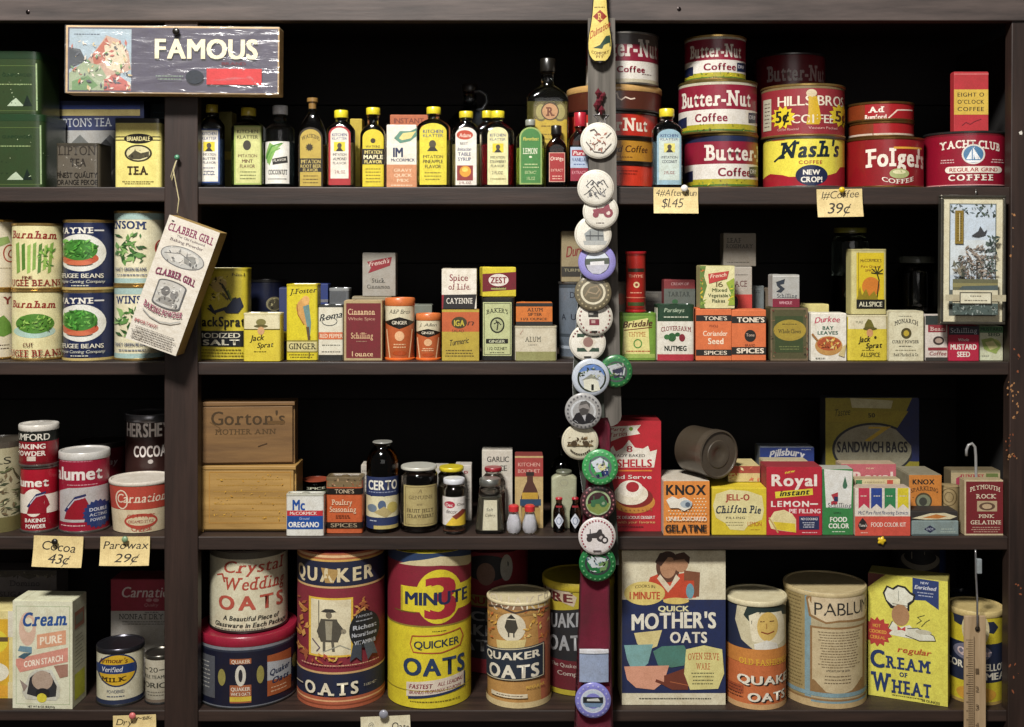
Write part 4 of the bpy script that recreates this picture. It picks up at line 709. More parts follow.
carton('spice_box', 'small orange and black alum box on the cream tin', 516, 303, 552.5, 326, .022, 'c8702c', [R(516, 303, 552.5, 306.5, '1c1a18'), T('ALUM', 527, 308, 543, 311.5, '2a1c10', 'bs'), T('SIFTER', 528, 313, 542, 316, '2a1c10', 'b'), T('1 1/2 OUNCE', 521, 318, 547, 320.5, '4a2a10', 'b'), R(516, 322, 552.5, 326, '1c1a18')], dep=.035, on=a)
a = can('spice_tin', 'tall grey-blue round tin behind the strap of badges', 559, 282, 590, 359, .045, '66707c', [Bd(284, 288, '3c444c'), T('D', 570, 292, 575, 298, '2a2e38', ''), T('A  U', 562, 314, 576, 320, '2a2e38', 'b'), Bd(334, 337, '3c444c'), Bd(346, 349, '9aa4b0')], rim='S', cat='tin', tf=True)
carton('spice_box', 'beige carton with red script on the grey-blue tin behind the badges', 561.5, 231.5, 594, 281, .05, '8f8264', [T('Durkee', 566, 246, 592, 257, '7a2420', 'bi', 0, 4), R(561.5, 266, 594, 276, '2c2a24'), T('TURMERIC', 564, 268, 590, 271, '8a8468', 'b')], dep=.03, on=a)
# right of the slat
a = tin('spice_tin', 'green and pale yellow thyme tin under the tall red tin', 619.5, 313, 656.5, 359.5, .02, '6f9438', [G([624, 322, 648, 318, 650, 356, 622, 357], 'd8d08a'), G([619.5, 313, 656.5, 313, 656.5, 316, 619.5, 319], '7aa040'), T('Brisdale', 623, 321, 652, 327.5, '4c2414', 'Bi', 0, 2), L([624, 330, 652, 327], .9, '6a2a14'), T('THYME', 628.5, 331.5, 645.5, 336, 'b06a30', 's'), Ring(634, 339, 641.5, 347, 1.1, '4c8a3c'), Dn(624, 349, 653, 352, 1, 'a8502c'), R(622, 353, 655, 357, '9ab05a')], dep=.035, lid='5f8430', lh=3)
a2 = can('spice_tin', 'tall slim red tin with dark bands standing on the green thyme tin', 626, 251.5, 645.5, 311, .022, 'a8261f', [Bd(254, 256, '7a1a14'), R(628, 268, 644, 271.5, '2a2418'), T('THYME', 629, 274, 643, 277, 'd89a80', 'b'), O(633.5, 281, 639.5, 287, 'd8c090'), O(635, 282.5, 638, 285.5, '8a2a1c'), Dn(629, 290.5, 643, 293, 1, 'd89a80'), R(628, 301, 644, 304.5, '3a4a24'), Bd(296, 297, 'c87860'), Bd(306, 307.5, '7a1a14')], rim='R', on=a, cat='tin', tf=True)
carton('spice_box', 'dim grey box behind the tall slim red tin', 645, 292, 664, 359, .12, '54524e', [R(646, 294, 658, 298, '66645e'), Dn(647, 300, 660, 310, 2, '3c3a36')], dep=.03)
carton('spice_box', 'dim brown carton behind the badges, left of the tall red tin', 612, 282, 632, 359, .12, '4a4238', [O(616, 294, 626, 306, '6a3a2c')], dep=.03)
tin('spice_tin', 'white nutmeg tin with dark green top and red foot', 656.8, 304.5, 694.5, 359.7, .02, 'd8d4c8', [R(656.8, 306, 694.5, 321, '1e3c28'), T('Parsleys', 664, 308, 684, 312, 'a8b8a0', 'bi'), Dn(662, 315, 690, 319.5, 1, 'c8ccb8'), T('CLOVERFARM', 661, 327, 691, 331.5, '7e2430', 'bs', 1.5), O(668, 332.5, 676, 341, '2f5a34'), O(664, 334, 670, 339, '3a6a3c'), O(679, 333.5, 685, 341, '7e2430'), O(675, 332, 680, 336, '2f5a34'), T('NUTMEG', 664.5, 345, 686.5, 350, '1e2820', 'B'), R(656.8, 353.5, 694.5, 359.7, 'a8303c')], dep=.035, lid='1c3826', lh=3)
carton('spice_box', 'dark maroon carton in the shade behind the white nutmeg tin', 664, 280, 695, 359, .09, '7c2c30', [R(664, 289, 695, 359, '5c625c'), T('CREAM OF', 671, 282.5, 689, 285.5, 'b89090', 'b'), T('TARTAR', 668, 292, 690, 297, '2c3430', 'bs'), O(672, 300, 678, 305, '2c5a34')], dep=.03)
a = carton('spice_box', 'orange carton with black bands naming coriander seed', 696, 309, 731.5, 359.8, .02, 'd26e3e', [R(696, 315, 731.5, 321, '171614'), T("TONE'S", 704, 316.2, 727, 320, 'e4d8c4', 'b'), T('WHOLE', 709, 324.5, 718, 327, '7a2a14', ''), T('Coriander', 703, 330.5, 727.5, 335.5, 'ecd8c0', 'b'), T('Seed', 708, 337.5, 723.5, 343.5, 'ecd8c0', 'B'), R(696, 349, 731.5, 355, '171614'), T('SPICES', 704, 350.2, 727, 354, 'e4d8c4', 'b')], dep=.04, group='orange spice cartons')
carton('spice_box', 'cream vegetable flakes carton with produce border on the coriander carton', 700, 266, 734.5, 309, .02, 'd8d2a0', [G([700, 266, 706, 266, 704, 276, 707, 286, 703, 300, 705, 309, 700, 309], '5f7a34')]+Sp(700, 267, 705, 308, 16, 2, ['c8b030', '3c5a24', 'c86a30', '86a040'], 4)+[G([708, 274, 729, 271, 727, 279, 709, 284], 'b83c38'), T('French', 710, 274.5, 726, 278.5, 'e8d0b8', 'bi', 0, 2), T('16', 716, 282, 723, 287, '6c5a34', 's'), T('Mixed', 712, 288.5, 727, 292, '5c6a3c', 'b'), T('Vegetable', 708, 294, 728, 297.5, '4c5434', 'b'), T('Flakes', 712, 299.5, 725, 303, '4c5434', 'b')]+[G([726, 283, 734, 278, 734.5, 306, 728, 306, 731, 294], '93a838')]+Sp(727, 283, 734, 304, 10, 2, ['d8c838', '5f8a30'], 6), dep=.035, on=a, side='a8a070')
a = carton('spice_box', 'orange carton with black bands and round dark seal', 731.7, 310, 766, 359.8, .02, 'd26e3e', [R(731.7, 316, 766, 323, '171614'), T("TONE'S", 737, 317, 764.5, 322, 'e8dcc8', 'B'), O(744.5, 329.5, 756, 341.5, '171614'), T('Tone', 746, 333, 754.5, 336, 'b8a090', 'b'), T('BRAND', 745, 343.5, 755, 346, '5a2414', ''), R(731.7, 346.5, 766, 354, '171614'), T('SPICES', 736.5, 347.5, 764, 352.5, 'e8dcc8', 'B')], dep=.04, group='orange spice cartons')
a = carton('spice_box', 'grey mace carton with red foot, behind the vegetable flakes', 727, 267, 751, 310, .024, 'a09a90', [R(727, 295, 751, 310, 'b83a34'), Dn(732, 274, 748, 276, 1, '5a5650'), T('MACE', 727, 281, 747, 287, '5a2a28', 's'), O(733, 298, 737, 306, '1c1a18')], dep=.025, on=a) if False else a
b_ = carton('spice_box', 'tall grey mace carton with red foot, behind the orange cartons', 731, 267, 752, 359, .075, 'a8a298', [R(731, 295, 752, 359, 'b83a34'), Dn(735, 274, 748, 276, 1, '5a5650'), T('MACE', 729, 281, 747, 287, '5a2a28', 's'), O(733, 297, 738, 309, '1c1a18')], dep=.03)
carton('spice_box', 'dull brown-grey leaf rosemary carton on top of the tall mace carton', 723.5, 233.5, 756, 267, .077, '7c766c', [T('LEAF', 727, 238, 741, 243, '3c3834', 'bs'), T('ROSEMARY', 726, 244.5, 753, 248.5, '3c3834', 'bs'), Dn(727, 262, 750, 264, 1, '4a463e')], dep=.03, on=b_)
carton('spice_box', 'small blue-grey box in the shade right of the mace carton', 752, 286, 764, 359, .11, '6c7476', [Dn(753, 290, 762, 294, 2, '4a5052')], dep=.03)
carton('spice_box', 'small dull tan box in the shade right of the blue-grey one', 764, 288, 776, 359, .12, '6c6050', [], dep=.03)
a = carton('spice_box', 'dark olive clove carton with gold oval', 770.5, 308, 808, 360, .02, '4c4a2c', [Fr(770.5, 308, 808, 360, 1.8, '6c5c44'), R(775, 316, 803, 352, '33421f'), O(773.5, 319.5, 806, 340.5, 'a08a30', 30), T('Whole Cloves', 778, 329, 801, 333, '2c2810', 'bs'), Dn(781, 323, 798, 325, 1, '4a4214'), Dn(779, 345, 800, 350, 2, '6c7444')]+Sp(771, 309, 775, 359, 12, 1.2, ['8a6a4c', '2a2014', '6a2a24'], 1)+Sp(804, 309, 808, 359, 12, 1.2, ['8a6a4c', '2a2014', '6a2a24'], 2), dep=.035)
carton('spice_box', 'small silver box with maroon foot standing on the dark clove carton', 772.5, 275, 799.5, 307.5, .022, 'a8a8a4', [G([776, 282, 785, 279, 784, 284, 780, 285, 785, 289, 781, 293, 776, 292, 780, 289, 777, 286], '26303c'), T('Schilling', 777, 294, 797, 298, '26303c', 's'), R(772.5, 299, 799.5, 307.5, '7e1a34'), T('WHOLE', 779, 301.5, 792, 304.5, 'd8a8b0', 'b'), R(773, 276, 799, 277, 'd0d0cc')], dep=.03, on=a)
carton('spice_box', 'pale yellow box behind the bay leaves carton', 800, 304.5, 829, 360, .06, 'cac080', [], dep=.03)
carton('spice_box', 'white bay leaves carton picturing a bowl of stew', 811, 313.5, 846.5, 361, .012, 'dedace', [T('Durkee', 814.5, 317.5, 839.5, 323.5, 'b82c50', 'bi', 1, 1), T('BAY', 822.5, 326, 833.5, 329.8, '2c5a48', 'B'), T('LEAVES', 817.5, 331, 838, 334.5, '2c5a48', 'B'), O(815, 336, 842.5, 355.5, 'b88a4c'), O(817, 337, 841, 350.5, 'a84e28')]+Sp(820, 339, 838, 348, 36, 2, ['d8a848', 'c87434', 'e0c880', '7a3a1c'], 3)+[L([812, 334, 817, 340], 2, '9a6a34'), G([838, 355, 843, 346, 846, 344, 844, 357], 'c8b884'), Dn(814, 357, 826, 359, 1, '5a5a50')], dep=.035)
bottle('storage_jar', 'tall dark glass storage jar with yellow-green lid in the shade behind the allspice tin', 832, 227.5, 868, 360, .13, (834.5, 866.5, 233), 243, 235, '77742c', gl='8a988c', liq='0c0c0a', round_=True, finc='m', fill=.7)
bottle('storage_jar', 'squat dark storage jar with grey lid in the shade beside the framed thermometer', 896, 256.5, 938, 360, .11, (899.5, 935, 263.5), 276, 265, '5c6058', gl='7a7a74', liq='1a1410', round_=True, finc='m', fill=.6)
a = tin('spice_tin', 'yellow tin with cream top and small hatted head naming allspice, under the palm tin', 847.5, 315, 888, 361, .014, 'd0be40', [R(847.5, 317, 888, 329, 'd6ceb0'), T('PURE', 856, 321, 863, 323.5, '6a6a50', ''), G([864, 329, 865, 324, 868, 319, 871, 320, 873, 324, 875, 329], '6a6428'), O(863, 327, 877, 330.5, '5a5424'), O(866.5, 329, 873, 337, 'c89468'), T('Jack', 858.5, 336.5, 870, 342.5, '2a2410', 'Bi', 0, 1), T('Sprat', 865.5, 343, 881.5, 348.5, '2a2410', 'Bi', 0, 1), O(874, 336, 876.5, 339, '3a3010'), T('ALLSPICE', 860.5, 352.5, 880, 357, '4a4010', 'b'), Dn(862, 349.5, 874, 351, 1, '6a5c14')], dep=.035, lid='c8c0a0', lh=2)
tin('spice_tin', 'yellow allspice tin with orange sun and palm, standing on the hatted-head tin', 851.5, 249, 887, 310, .016, 'c4bc84', [R(856.5, 252.5, 884, 296, 'd0b828'), L([858.5, 252, 858.5, 296], .7, '8a7a14'), T("McCORMICK'S", 860.5, 258.5, 881.5, 261.5, '5c4410', 'b', .5), T('Pure Ground', 861, 264, 880.5, 266.5, '7a3a14', ''), T('SPICE', 865, 268, 875, 270, '7a3a14', ''), O(862, 275, 880, 293, 'c8782c'), L([877, 294, 879, 278, 877, 272], 1.2, '2c2c10')]+[L([877, 272, 877+6*math.cos(t), 270+5*math.sin(t)], 1.1, '2c2c10') for t in (-2.6, -1.9, -1.2, -.4, .4, 2.9)]+[G([857, 296, 860, 284, 862, 292, 866, 286, 869, 293, 874, 288, 878, 296], '8a7a1c'), R(856.5, 296, 884.5, 304.5, '171714'), T('ALLSPICE', 859, 298, 882, 302.5, 'e0dcc0', 'b')], dep=.033, on=a, lid='a8a070', lh=2)
carton('spice_box', 'cream curry powder carton with round gold and black emblem', 888.5, 311.5, 923.5, 361.5, .012, 'd2cdb0', [Fr(888.5, 311.5, 923.5, 361.5, .5, '9a9478'), Dn(898, 315.5, 912, 317, 1, '6c6a5c'), T('MONARCH', 894.5, 321.5, 918, 326, '33302a', 'bs', 3), O(901, 328, 911.5, 339, '4a421c'), O(903.5, 330.5, 909, 336.5, 'b8a030'), T('CURRY POWDER', 892, 340.5, 919, 343.5, '33302a', 'bs'), Dn(897, 345.5, 914, 347.5, 1, '5c5848'), Dn(895, 349.5, 916, 351.5, 1, '8a8468'), T('Reid Murdoch & Co.', 893.5, 353.5, 918.5, 356.5, '4a463a', 's')], dep=.035)
carton('spice_box', 'small white and red box between the curry powder and mustard seed boxes', 925.5, 315.5, 947.5, 361.5, .016, 'cfc6be', [R(925.5, 315.5, 947.5, 325, '2a3432'), R(928, 325, 946, 332.5, '8a2a34'), T('Bean', 930, 327, 945, 331, 'd8c0b8', 's'), O(933, 336.5, 944, 345.5, '3a2c28'), O(935, 338.5, 942.5, 343.5, 'a89488'), R(928, 348, 947, 351, '8a2a34'), T('Coffee', 929, 352, 946, 356, '8a2a34', 'bi'), R(925.5, 358, 947.5, 361.5, '33302c')], dep=.035)
carton('spice_box', 'crimson mustard seed box with dark top band under the framed thermometer', 948.8, 326, 979, 361.8, .012, 'b01a3e', [R(948.8, 326, 979, 335, '1e2230'), T('Schilling', 950.5, 328, 977, 333, 'a8a8b0', 's'), T('Whole', 958, 338.5, 969, 341.5, 'e8dcd8', 'b'), T('MUSTARD', 950.5, 344.5, 976.5, 350, 'e8e0d8', 'B'), T('SEED', 957, 352, 970, 357.5, 'e8e0d8', 'B')], dep=.035)
carton('spice_box', 'green and white mustard seed box tight against the right upright', 979.5, 326.5, 1003, 361.8, .019, 'c8ccb0', [R(979.3, 326.5, 1003, 333, '4c7a50'), T('MUSTARD', 980.5, 327.5, 1002, 331, '1f3a28', 'B'), T('SEED', 988, 333, 1000, 336.5, '2c4a34', 'B'), O(983, 339, 1001, 353, 'b8c070'), G([981, 340, 992, 338, 1001, 346, 996, 355, 984, 350], '93a858'), G([985, 343, 993, 341, 998, 348, 990, 351], 'd0cc90'), Dn(981, 356, 990, 358, 1, '5a5a50')], dep=.035)
# ================================================================== ROW 3
cur['row'] = 3
tin('canister', 'floral patterned cream canister cut off by the left edge', -36, 443, 11, 533, .02, 'a8a284', [R(-40, 443, 30, 449, '3a342c'), T('TEAS', -26, 458, 7, 465, '2c2c24', 's')]+Sp(-30, 468, 19, 516, 90, 3, ['5c6444', '8a8468', '3c4430', '6c5c44', 'c4bc98'], 6)+[L([10, 500, 12, 484, 8, 470], 1, '4a4a34'), L([14, 500, 16, 480], 1, '4a4a34'), R(-40, 518, 30, 533, '66603c')], dep=.08, power=2.3, lid='4a443c', lh=6, plug=False, cat='canister')
BP = 'baking powder cans on the left shelf'
ind = lambda x, y, k: [G([x, y+22*k, x+2*k, y+14*k, x+9*k, y+4*k, x+16*k, y+2*k, x+19*k, y+8*k, x+21*k, y+14*k, x+18*k, y+17*k, x+18*k, y+22*k], '8a1424'), L([x+1*k, y+15*k, x+9*k, y+3*k, x+17*k, y+1*k], 2*k, '26305c'), L([x+3*k, y+12*k, x+8*k, y+5*k, x+16*k, y+3*k], 1*k, 'b8b8c0')]
a = can('baking_powder_can', 'slim red baking powder can with white band, under another can', 22, 467, 57.5, 533, .02, 'a3142a', [T('Calumet', 12, 478, 48, 487, 'e2dcd4', 'B'), R(10, 495, 70, 514, 'dcd4c8'), O(24, 489, 44, 517, 'dcd4c8')]+ind(28, 492, 1.0)+[T('BAKING', 26.5, 518.5, 45, 522.5, 'e2dcd4', 'B'), T('POWDER', 27, 524.5, 45, 528.5, 'e2dcd4', 'B')], rim='S', group=BP, tf=True)
can('baking_powder_can', 'red and black baking powder can with white lid stacked on the slim red one', 20.5, 420, 57.5, 467, .018, '8e1626', [Bd(426, 442, '171a18'), T('RO', 26, 427, 35, 432, 'b8b8b0', 'b'), T('RUMFORD', 17, 434, 49, 440.5, 'd8d4c8', 'b'), T('BAKING', 20.5, 444, 45, 449, 'e0d4cc', 'B'), T('POWDER', 20.5, 451, 45, 456, 'e0d4cc', 'B'), R(28, 456.5, 36, 461, 'c8bcb0'), Bd(463, 465, '5c1018')], rim='S', lid='c8c4bc', lh=6, on=a, group=BP)
can('baking_powder_can', 'larger maroon baking powder can with white lid in front of the dark canister', 60.8, 445, 108.5, 533, .016, '8e1530', [Dn(60, 458, 94, 463, 2, 'b87080'), T('Calumet', 53, 467, 101, 480, 'd8d0cc', 'B'), Dn(66, 484, 100, 486, 1, 'c89098'), G([62, 492, 70, 488, 104, 487, 110, 487, 110, 520, 98, 522, 62, 522], 'b0acac')]+ind(66, 494, 1.15)+[St(97, 515, 12.5, 14.5, 20, '24366a'), T('DOUBLE', 89, 508.5, 105, 512, 'c0c4d0', 'B'), T('ACTING', 89, 514, 105, 517, 'c0c4d0', 'b'), T('POWDER', 90, 519, 104, 522, 'c0c4d0', 'b'), Dn(62, 524, 86, 527, 1, 'd8b0b0')], rim='S', lid='bcbab6', lh=7.5, group=BP)
can('canister', 'dark red canister with dull metal lid in the shade behind the larger baking powder can', 78, 436, 125, 533, .15, '5c1020', [T('ay', 108, 464, 116, 472, 'b8acac', 'bi'), Bd(442, 446, '66625e')], rim='s', lid='4a4644', lh=6, lidfin='k', cat='canister')
can('cocoa_can', 'tall dark brown cocoa can with silver top against the centre post', 126.5, 408.5, 174, 533, .114, '35201e', [Bd(409, 417, 'a8a8ae'), T('HERSHEYS', 128.5, 424, 171, 440, 'f0e8e4', 'B'), T('COCOA', 135, 450, 165, 463, 'f0e8e4', 'B'), O(148, 466, 153, 471, 'b8b0ac')], rim='S', lid='8a8a90', lh=8, lidfin='k', cat='can')
can('cheese_tub', 'open cream and red paper tub standing before the cocoa can', 111, 483, 172, 533.5, .012, 'cfc0a0', [Bd(487, 510, 'ad4030'), T('Carnation', 118, 494, 165, 503, 'dccab4', 'bis'), Ring(117, 491, 128, 509, 1.2, 'dccab4'), O(124, 514, 158, 529.5, 'ad4030'), O(126, 517, 156, 526, 'd0be9c'), T('COTTAGE', 127, 515, 155, 519, 'b04434', 'b', 1), T('CHEESE', 131, 527, 152, 531, 'b04434', 'b', -1), T('CREAMED STYLE', 128, 520.5, 154, 523.5, '8a3a2c', 'b')], rim=None, lid='c4bdb2', lh=3.5, taper=.12, fin='p', cat='tub', tf=True)
for x0, y0, x1, y1, lab, o1, px, py, pc, pl in ((34, 536, 83.5, 566, 'card tag reading Cocoa 43 cents below the baking powder cans', [T('Cocoa', 42, 540.5, 76, 549, '2a2420', 'i', 0, -3), T('43¢', 49, 553, 70, 562, '2a2420', 'i', 0, -1)], 56, 541, 'K', 'black push pin holding the cocoa tag'),
        (100.5, 536.5, 150, 564.5, 'card tag with handwritten price of 29 cents below the paper tub', [T('Parowax', 103.5, 541, 148, 548.5, '2a2420', 'i'), T('29¢', 115, 553, 138, 561, '2a2420', 'i')], 126, 538.5, '7c9a78', 'pale green push pin holding the 29 cents tag')):
    price_tag(x0, y0, x1, y1, lab, o1, math.radians(1.5 if x0 < 50 else -.2)); pin(px, py, pc, pl, 3.2, y=-.007)

# wooden boxes
def wooden_crate(name, label, x0, top, x1, bot, d, d2, ops, base, dark, on=None, dep=.06):
    th = setup(name, 'box', label, x0, top, x1, bot, d, dep, d2, on, 'small wooden boxes stacked on the third shelf')
    W, H = th.W, th.H; m = wood('box_wood_'+base, base, dark, 5, 0, rough=.6, stretch=9)
    bm = bmesh.new(); bm_box(bm, -W/2, W/2, -dep/2+.006, dep/2, 0, H-.006, 0, .0008); bm_obj('box_body', bm, m, th.root)
    bm = bmesh.new(); bm_box(bm, -W/2+.004, W/2-.003, -dep/2, -dep/2+.0065, .004, H-.007, 0, .0006); bm_obj('front_panel', bm, m, th.root)
    bm = bmesh.new(); bm_box(bm, -W/2-.0005, W/2+.0005, -dep/2-.0002, dep/2+.0002, H-.006, H, 0, .001); bm_obj('sliding_lid', bm, m, th.root)
    bm = bmesh.new(); bm_box(bm, -W/2, -W/2+.004, -dep/2-.0002, -dep/2+.007, 0, H-.006, 0, .0004); bm_obj('side_edge', bm, m, th.root)
    make_prints(th, ops, 'n', 'stamped_print'); return th
a = wooden_crate('wooden_box', 'lower golden wooden box with faded stamped panel', 201, 466, 295.5, 533, .025, .025, [Dn(212, 477, 288, 521, 7, 'a07a34'), Fr(209, 472, 291, 524, .7, 'a87830')]+Sp(212, 474, 288, 522, 60, 1.2, ['b8862c', 'c89a3c'], 3), 'ac884c', '80602e')
wooden_crate('wooden_box', 'upper wooden box with dark stamped lettering', 200, 402, 294.5, 465.5, .026, .036, [T("Gorton's", 211, 411, 285, 425, '3f2e16', 'bs'), T('MOTHER ANN', 215, 429, 276, 434.5, '4c381c', 'bs'), L([268, 423, 284, 423], 3.5, '5c4220'), L([210, 422, 220, 428, 216, 432], .8, '5c4220'), L([258, 447, 267, 444], 1.2, '3c2810')], '7e5e36', '5c4226', on=a, dep=.045)
bottle('spice_jar', 'small dark jar with brick red lid behind the oregano tin', 302, 476, 330, 533, .093, (303, 330, 482), 486, 483.5, '9c4a34', gl='8a7a6a', liq='1c1410', round_=True, ops=[T('SPICE', 307, 489, 325, 492, 'c8c8b0', 'b'), R(303, 494, 330, 497, '4a5a34')])
tin('spice_tin', 'white, red and blue oregano tin in front of the lower wooden box', 286, 494, 323.7, 533.5, .001, 'd2d2cc', [T('Mc', 292.5, 499, 305, 509, '1f4a96', 'B'), R(286, 509.5, 324.5, 514.5, 'b8323a'), T('McCORMICK', 290, 510.5, 317, 513.5, 'e0d4cc', 'b'), R(286, 514.5, 324.5, 527, '1d4a92'), T('Ground', 299, 515.8, 309, 518, 'a8b8d8', 'i'), T('OREGANO', 288.5, 520, 319, 525, 'e2e2dc', 'B')], dep=.021, lid='a8a89c', lh=2)
tin('spice_tin', 'weathered orange poultry seasoning tin with black bands', 325.8, 477.5, 362.5, 533, .016, 'b85a34', [R(325.8, 478, 362.5, 487, '77664a')]+Sp(327, 479, 361, 486, 24, 1.4, ['b89a7a', '4a3a28', '8c5a3c'], 2)+[R(325.8, 488, 362.5, 494, '171513'), T("TONE'S", 335, 489, 354, 493, 'b8a890', 'b'), T('Poultry', 332, 499, 352, 504.5, 'dcc0a4', 'bs'), T('Seasoning', 330, 506, 356, 511.5, 'dcc0a4', 'bs'), Dn(334, 514, 352, 518, 2, '7a3a20'), R(325.8, 521.5, 362.5, 527.5, '171513'), T('SPICES', 331, 522.5, 357, 526.5, '9c8c74', 'b')], dep=.035, lid='6a5c44', lh=3)
carton('spice_box', 'white carton showing between the poultry tin and the brown bottle', 361, 465, 376, 533, .08, 'b4aea4', [Dn(362, 470, 368, 500, 6, '6a6660')], dep=.03)
bottle('pectin_bottle', 'brown glass pectin bottle with grey cap and blue label', 366.5, 438.5, 398.5, 533, .015, (371.5, 391.5, 445), 466, 449, '8e8e88', gl='5c3410', liq='180c04', round_=True, fill=1.0, ops=[R(360, 477, 405, 528.5, '1c2c58'), O(366, 493, 374, 498, '1c2c58'), R(360, 496, 405, 517, 'cfc8a4'), T('CERTO', 369, 480, 396.5, 489.5, 'e2e0d4', 'B'), G([360, 496, 366, 494, 372, 496.5, 378, 494, 384, 496.5, 390, 494, 396, 496.5, 405, 494, 405, 490, 360, 490], '1c2c58'), Dn(369, 491, 396, 493, 1, '8a94b0'), O(378, 500, 386, 510, '4a5c7a'), O(387, 502, 397, 513, 'b8a85c'), O(368, 504, 377, 512, '6a7a8a'), G([374, 512, 384, 506, 392, 513, 386, 517], 'a89868'), Dn(370, 519, 378, 522, 1, 'a8b0c0'), R(374, 525, 398, 528.5, 'b8a868')])
can_ = bottle('jelly_jar', 'squat dark jelly jar with white lid and tan label', 400.5, 461.5, 437.5, 533, .015, (401, 437, 471.5), 478, 473, 'bcbcb2', gl='b0a8a0', liq='1c0808', round_=True, fill=1.0, cork=False, ops=[R(404, 485.5, 437, 526, 'a89a68'), Fr(405.5, 487, 435, 524.5, .5, '6c5c38'), T('A', 418, 489, 422, 493, '6c5c38', 'i'), T('GENUINE', 409, 495.5, 432, 499, '5c4c30', 's'), T('and', 417, 503, 422, 505, '5c4c30', ''), T('FRUIT JELLY', 407, 508.5, 433, 512, '4a3c24', 'bs'), T('STRAWBERRY', 407.5, 514, 433.5, 517.5, '4a3c24', 'bs')])
bottle('spice_jar', 'jar with bright yellow lid behind the small white-capped jar', 438, 463.5, 465, 533, .055, (439.5, 464, 473), 478, 474.5, 'd0be30', gl='c8c8c0', liq='6a6050', round_=True)
carton('spice_box', 'white carton right of the yellow-lidded jar', 455, 465.5, 471.5, 533, .10, 'bdb8b0', [T('P', 464, 472, 468, 478, '8a2430', 'b'), Dn(464, 484, 470, 510, 6, '8a8680')], dep=.03)
carton('spice_box', 'white carton sliver showing left of the yellow-lidded jar', 434, 467, 448, 533, .10, 'b4b0a8', [], dep=.03)
bottle('sprinkles_jar', 'small clear jar with white cap holding sprinkles', 442.8, 475.5, 465.5, 534, .008, (443.5, 465, 485), 491, 487, 'd0d4dc', gl='e4e4e0', liq='8a5c48', round_=True, fill=1.0, ops=[R(440, 497, 468, 525, 'd8d4d0'), O(444.5, 501, 455, 508, 'a8203c'), T('Dec', 446, 503, 453, 506.5, 'e0d8d4', 'b'), T('decor', 446, 509, 457, 513, '3a2a28', 'i'), T('Choc', 457, 503, 464, 505.5, '4a3a38', ''), G([452, 517, 468, 511, 468, 525, 446, 525], 'd8b838'), G([452, 516, 462, 509, 466, 511, 456, 519], '7a3020')])
carton('spice_box', 'white garlic carton standing behind the glass shakers', 482, 450.5, 512.5, 533, .10, 'c4bfb4', [T('GARLIC', 487, 457.5, 509, 464, '2a2a28', 'b'), T('JUICE', 489, 468, 507, 474.5, '2a2a28', 'b')], dep=.03)
bottle('spice_jar', 'clear bottle with dark red cap behind the faceted glass jar', 481, 464.5, 505.5, 533, .06, (485, 502.5, 473), 488, 476, '8e1c28', gl='d0d0cc', liq='6c5a50', round_=True, ops=[T('B', 493, 508, 502, 518, '8a2c30', 'i')])
bottle('spice_shaker', 'clear glass shaker jar widening to its foot, paper label up the front', 475, 480.5, 504.5, 534, .012, (480, 501.5, 487), 490, 488, 'a8aca8', gl='e8ece8', liq='5a5448', round_=False, dep=.036, finc='k', waist=.72, fill=.8, ops=[G([484, 500, 497, 500, 497.5, 530, 482.5, 530], 'cdc9b0'), T('Salt', 486, 508, 493, 511, '3a3a30', 'i'), T('Celery', 485, 513.5, 495, 516.5, '3a3a30', 'i')])
carton('seasoning_box', 'tall red-topped kitchen seasoning carton picturing a bottle', 515, 456, 543, 533, .05, 'b8a070', [R(515, 458, 543, 478, '9c3c38'), T('KITCHEN', 518, 463, 540, 467, 'cc9c90', 'b'), T('BOUQUET', 518, 470, 540, 474, 'cc9c90', 'b'), G([522, 533, 521, 500, 524, 490, 527, 483, 527, 474, 533, 474, 533, 483, 537, 492, 539, 500, 538, 533], '4c2a20'), R(526, 473, 534, 477, '231714'), R(522, 495, 538, 502, 'b89434'), R(520, 502, 541, 509, '23405c'), R(522, 511, 540, 530, 'a88c50')], dep=.035, side='7c3430')
SS = 'little cut glass salt shakers with red caps'
for i, (x0, x1, lb) in enumerate(((506, 521.5, 'left one of the two little cut glass shakers with red caps'), (522, 537.5, 'right one of the two little cut glass shakers with red caps'))):
    th = setup('salt_shaker', 'salt shaker', lb, x0, 503, x1, 534.5, .006, 0, None, None, SS, cyl=True)
    Rr, H = th.R, th.H; bm = bmesh.new()
    lathe_bm(bm, [(Rr*.55, 0), (Rr*.8, .001), (Rr, .008), (Rr*.98, .014), (Rr*.85, .022), (Rr*.62, .031), (Rr*.55, H-.009)], 20)
    for j, v in enumerate(bm.verts):
        if (j//20+j) % 2: v.co.x *= .9; v.co.y *= .9
    bm_obj('cut_glass_body', bm, glass('f4f4f8', .08), th.root)
    bm = bmesh.new(); lathe_bm(bm, [(Rr*.5, .002), (Rr*.76, .006), (Rr*.8, .016), (Rr*.48, .030)], 20); bm_obj('salt', bm, mat('f0f0f4', 'n'), th.root, smooth=True)
    bm = bmesh.new(); lathe_bm(bm, [(Rr*.66, H-.0095), (Rr*.68, H-.002), (Rr*.5, H)], 28); bm_obj('red_cap', bm, mat('c03034', 'm'), th.root, smooth=True)
bottle('sauce_bottle', 'tall thin dark bottle neck rising behind the flat flask', 550, 432, 574, 533, .13, (557, 566, 440), 480, 462, '1c1a18', gl='788078', liq='0c0c08', round_=True, fill=1.0)
bottle('flask', 'flat milky green plastic flask behind the two tiny sauce bottles', 551.5, 471.5, 577, 533, .045, (556, 572, 474), 480, 475, '6c7060', gl='98a088', opaque='a4a68c', dep=.02, ops=[Ring(560, 480, 568, 487, .8, '9a9c88')])
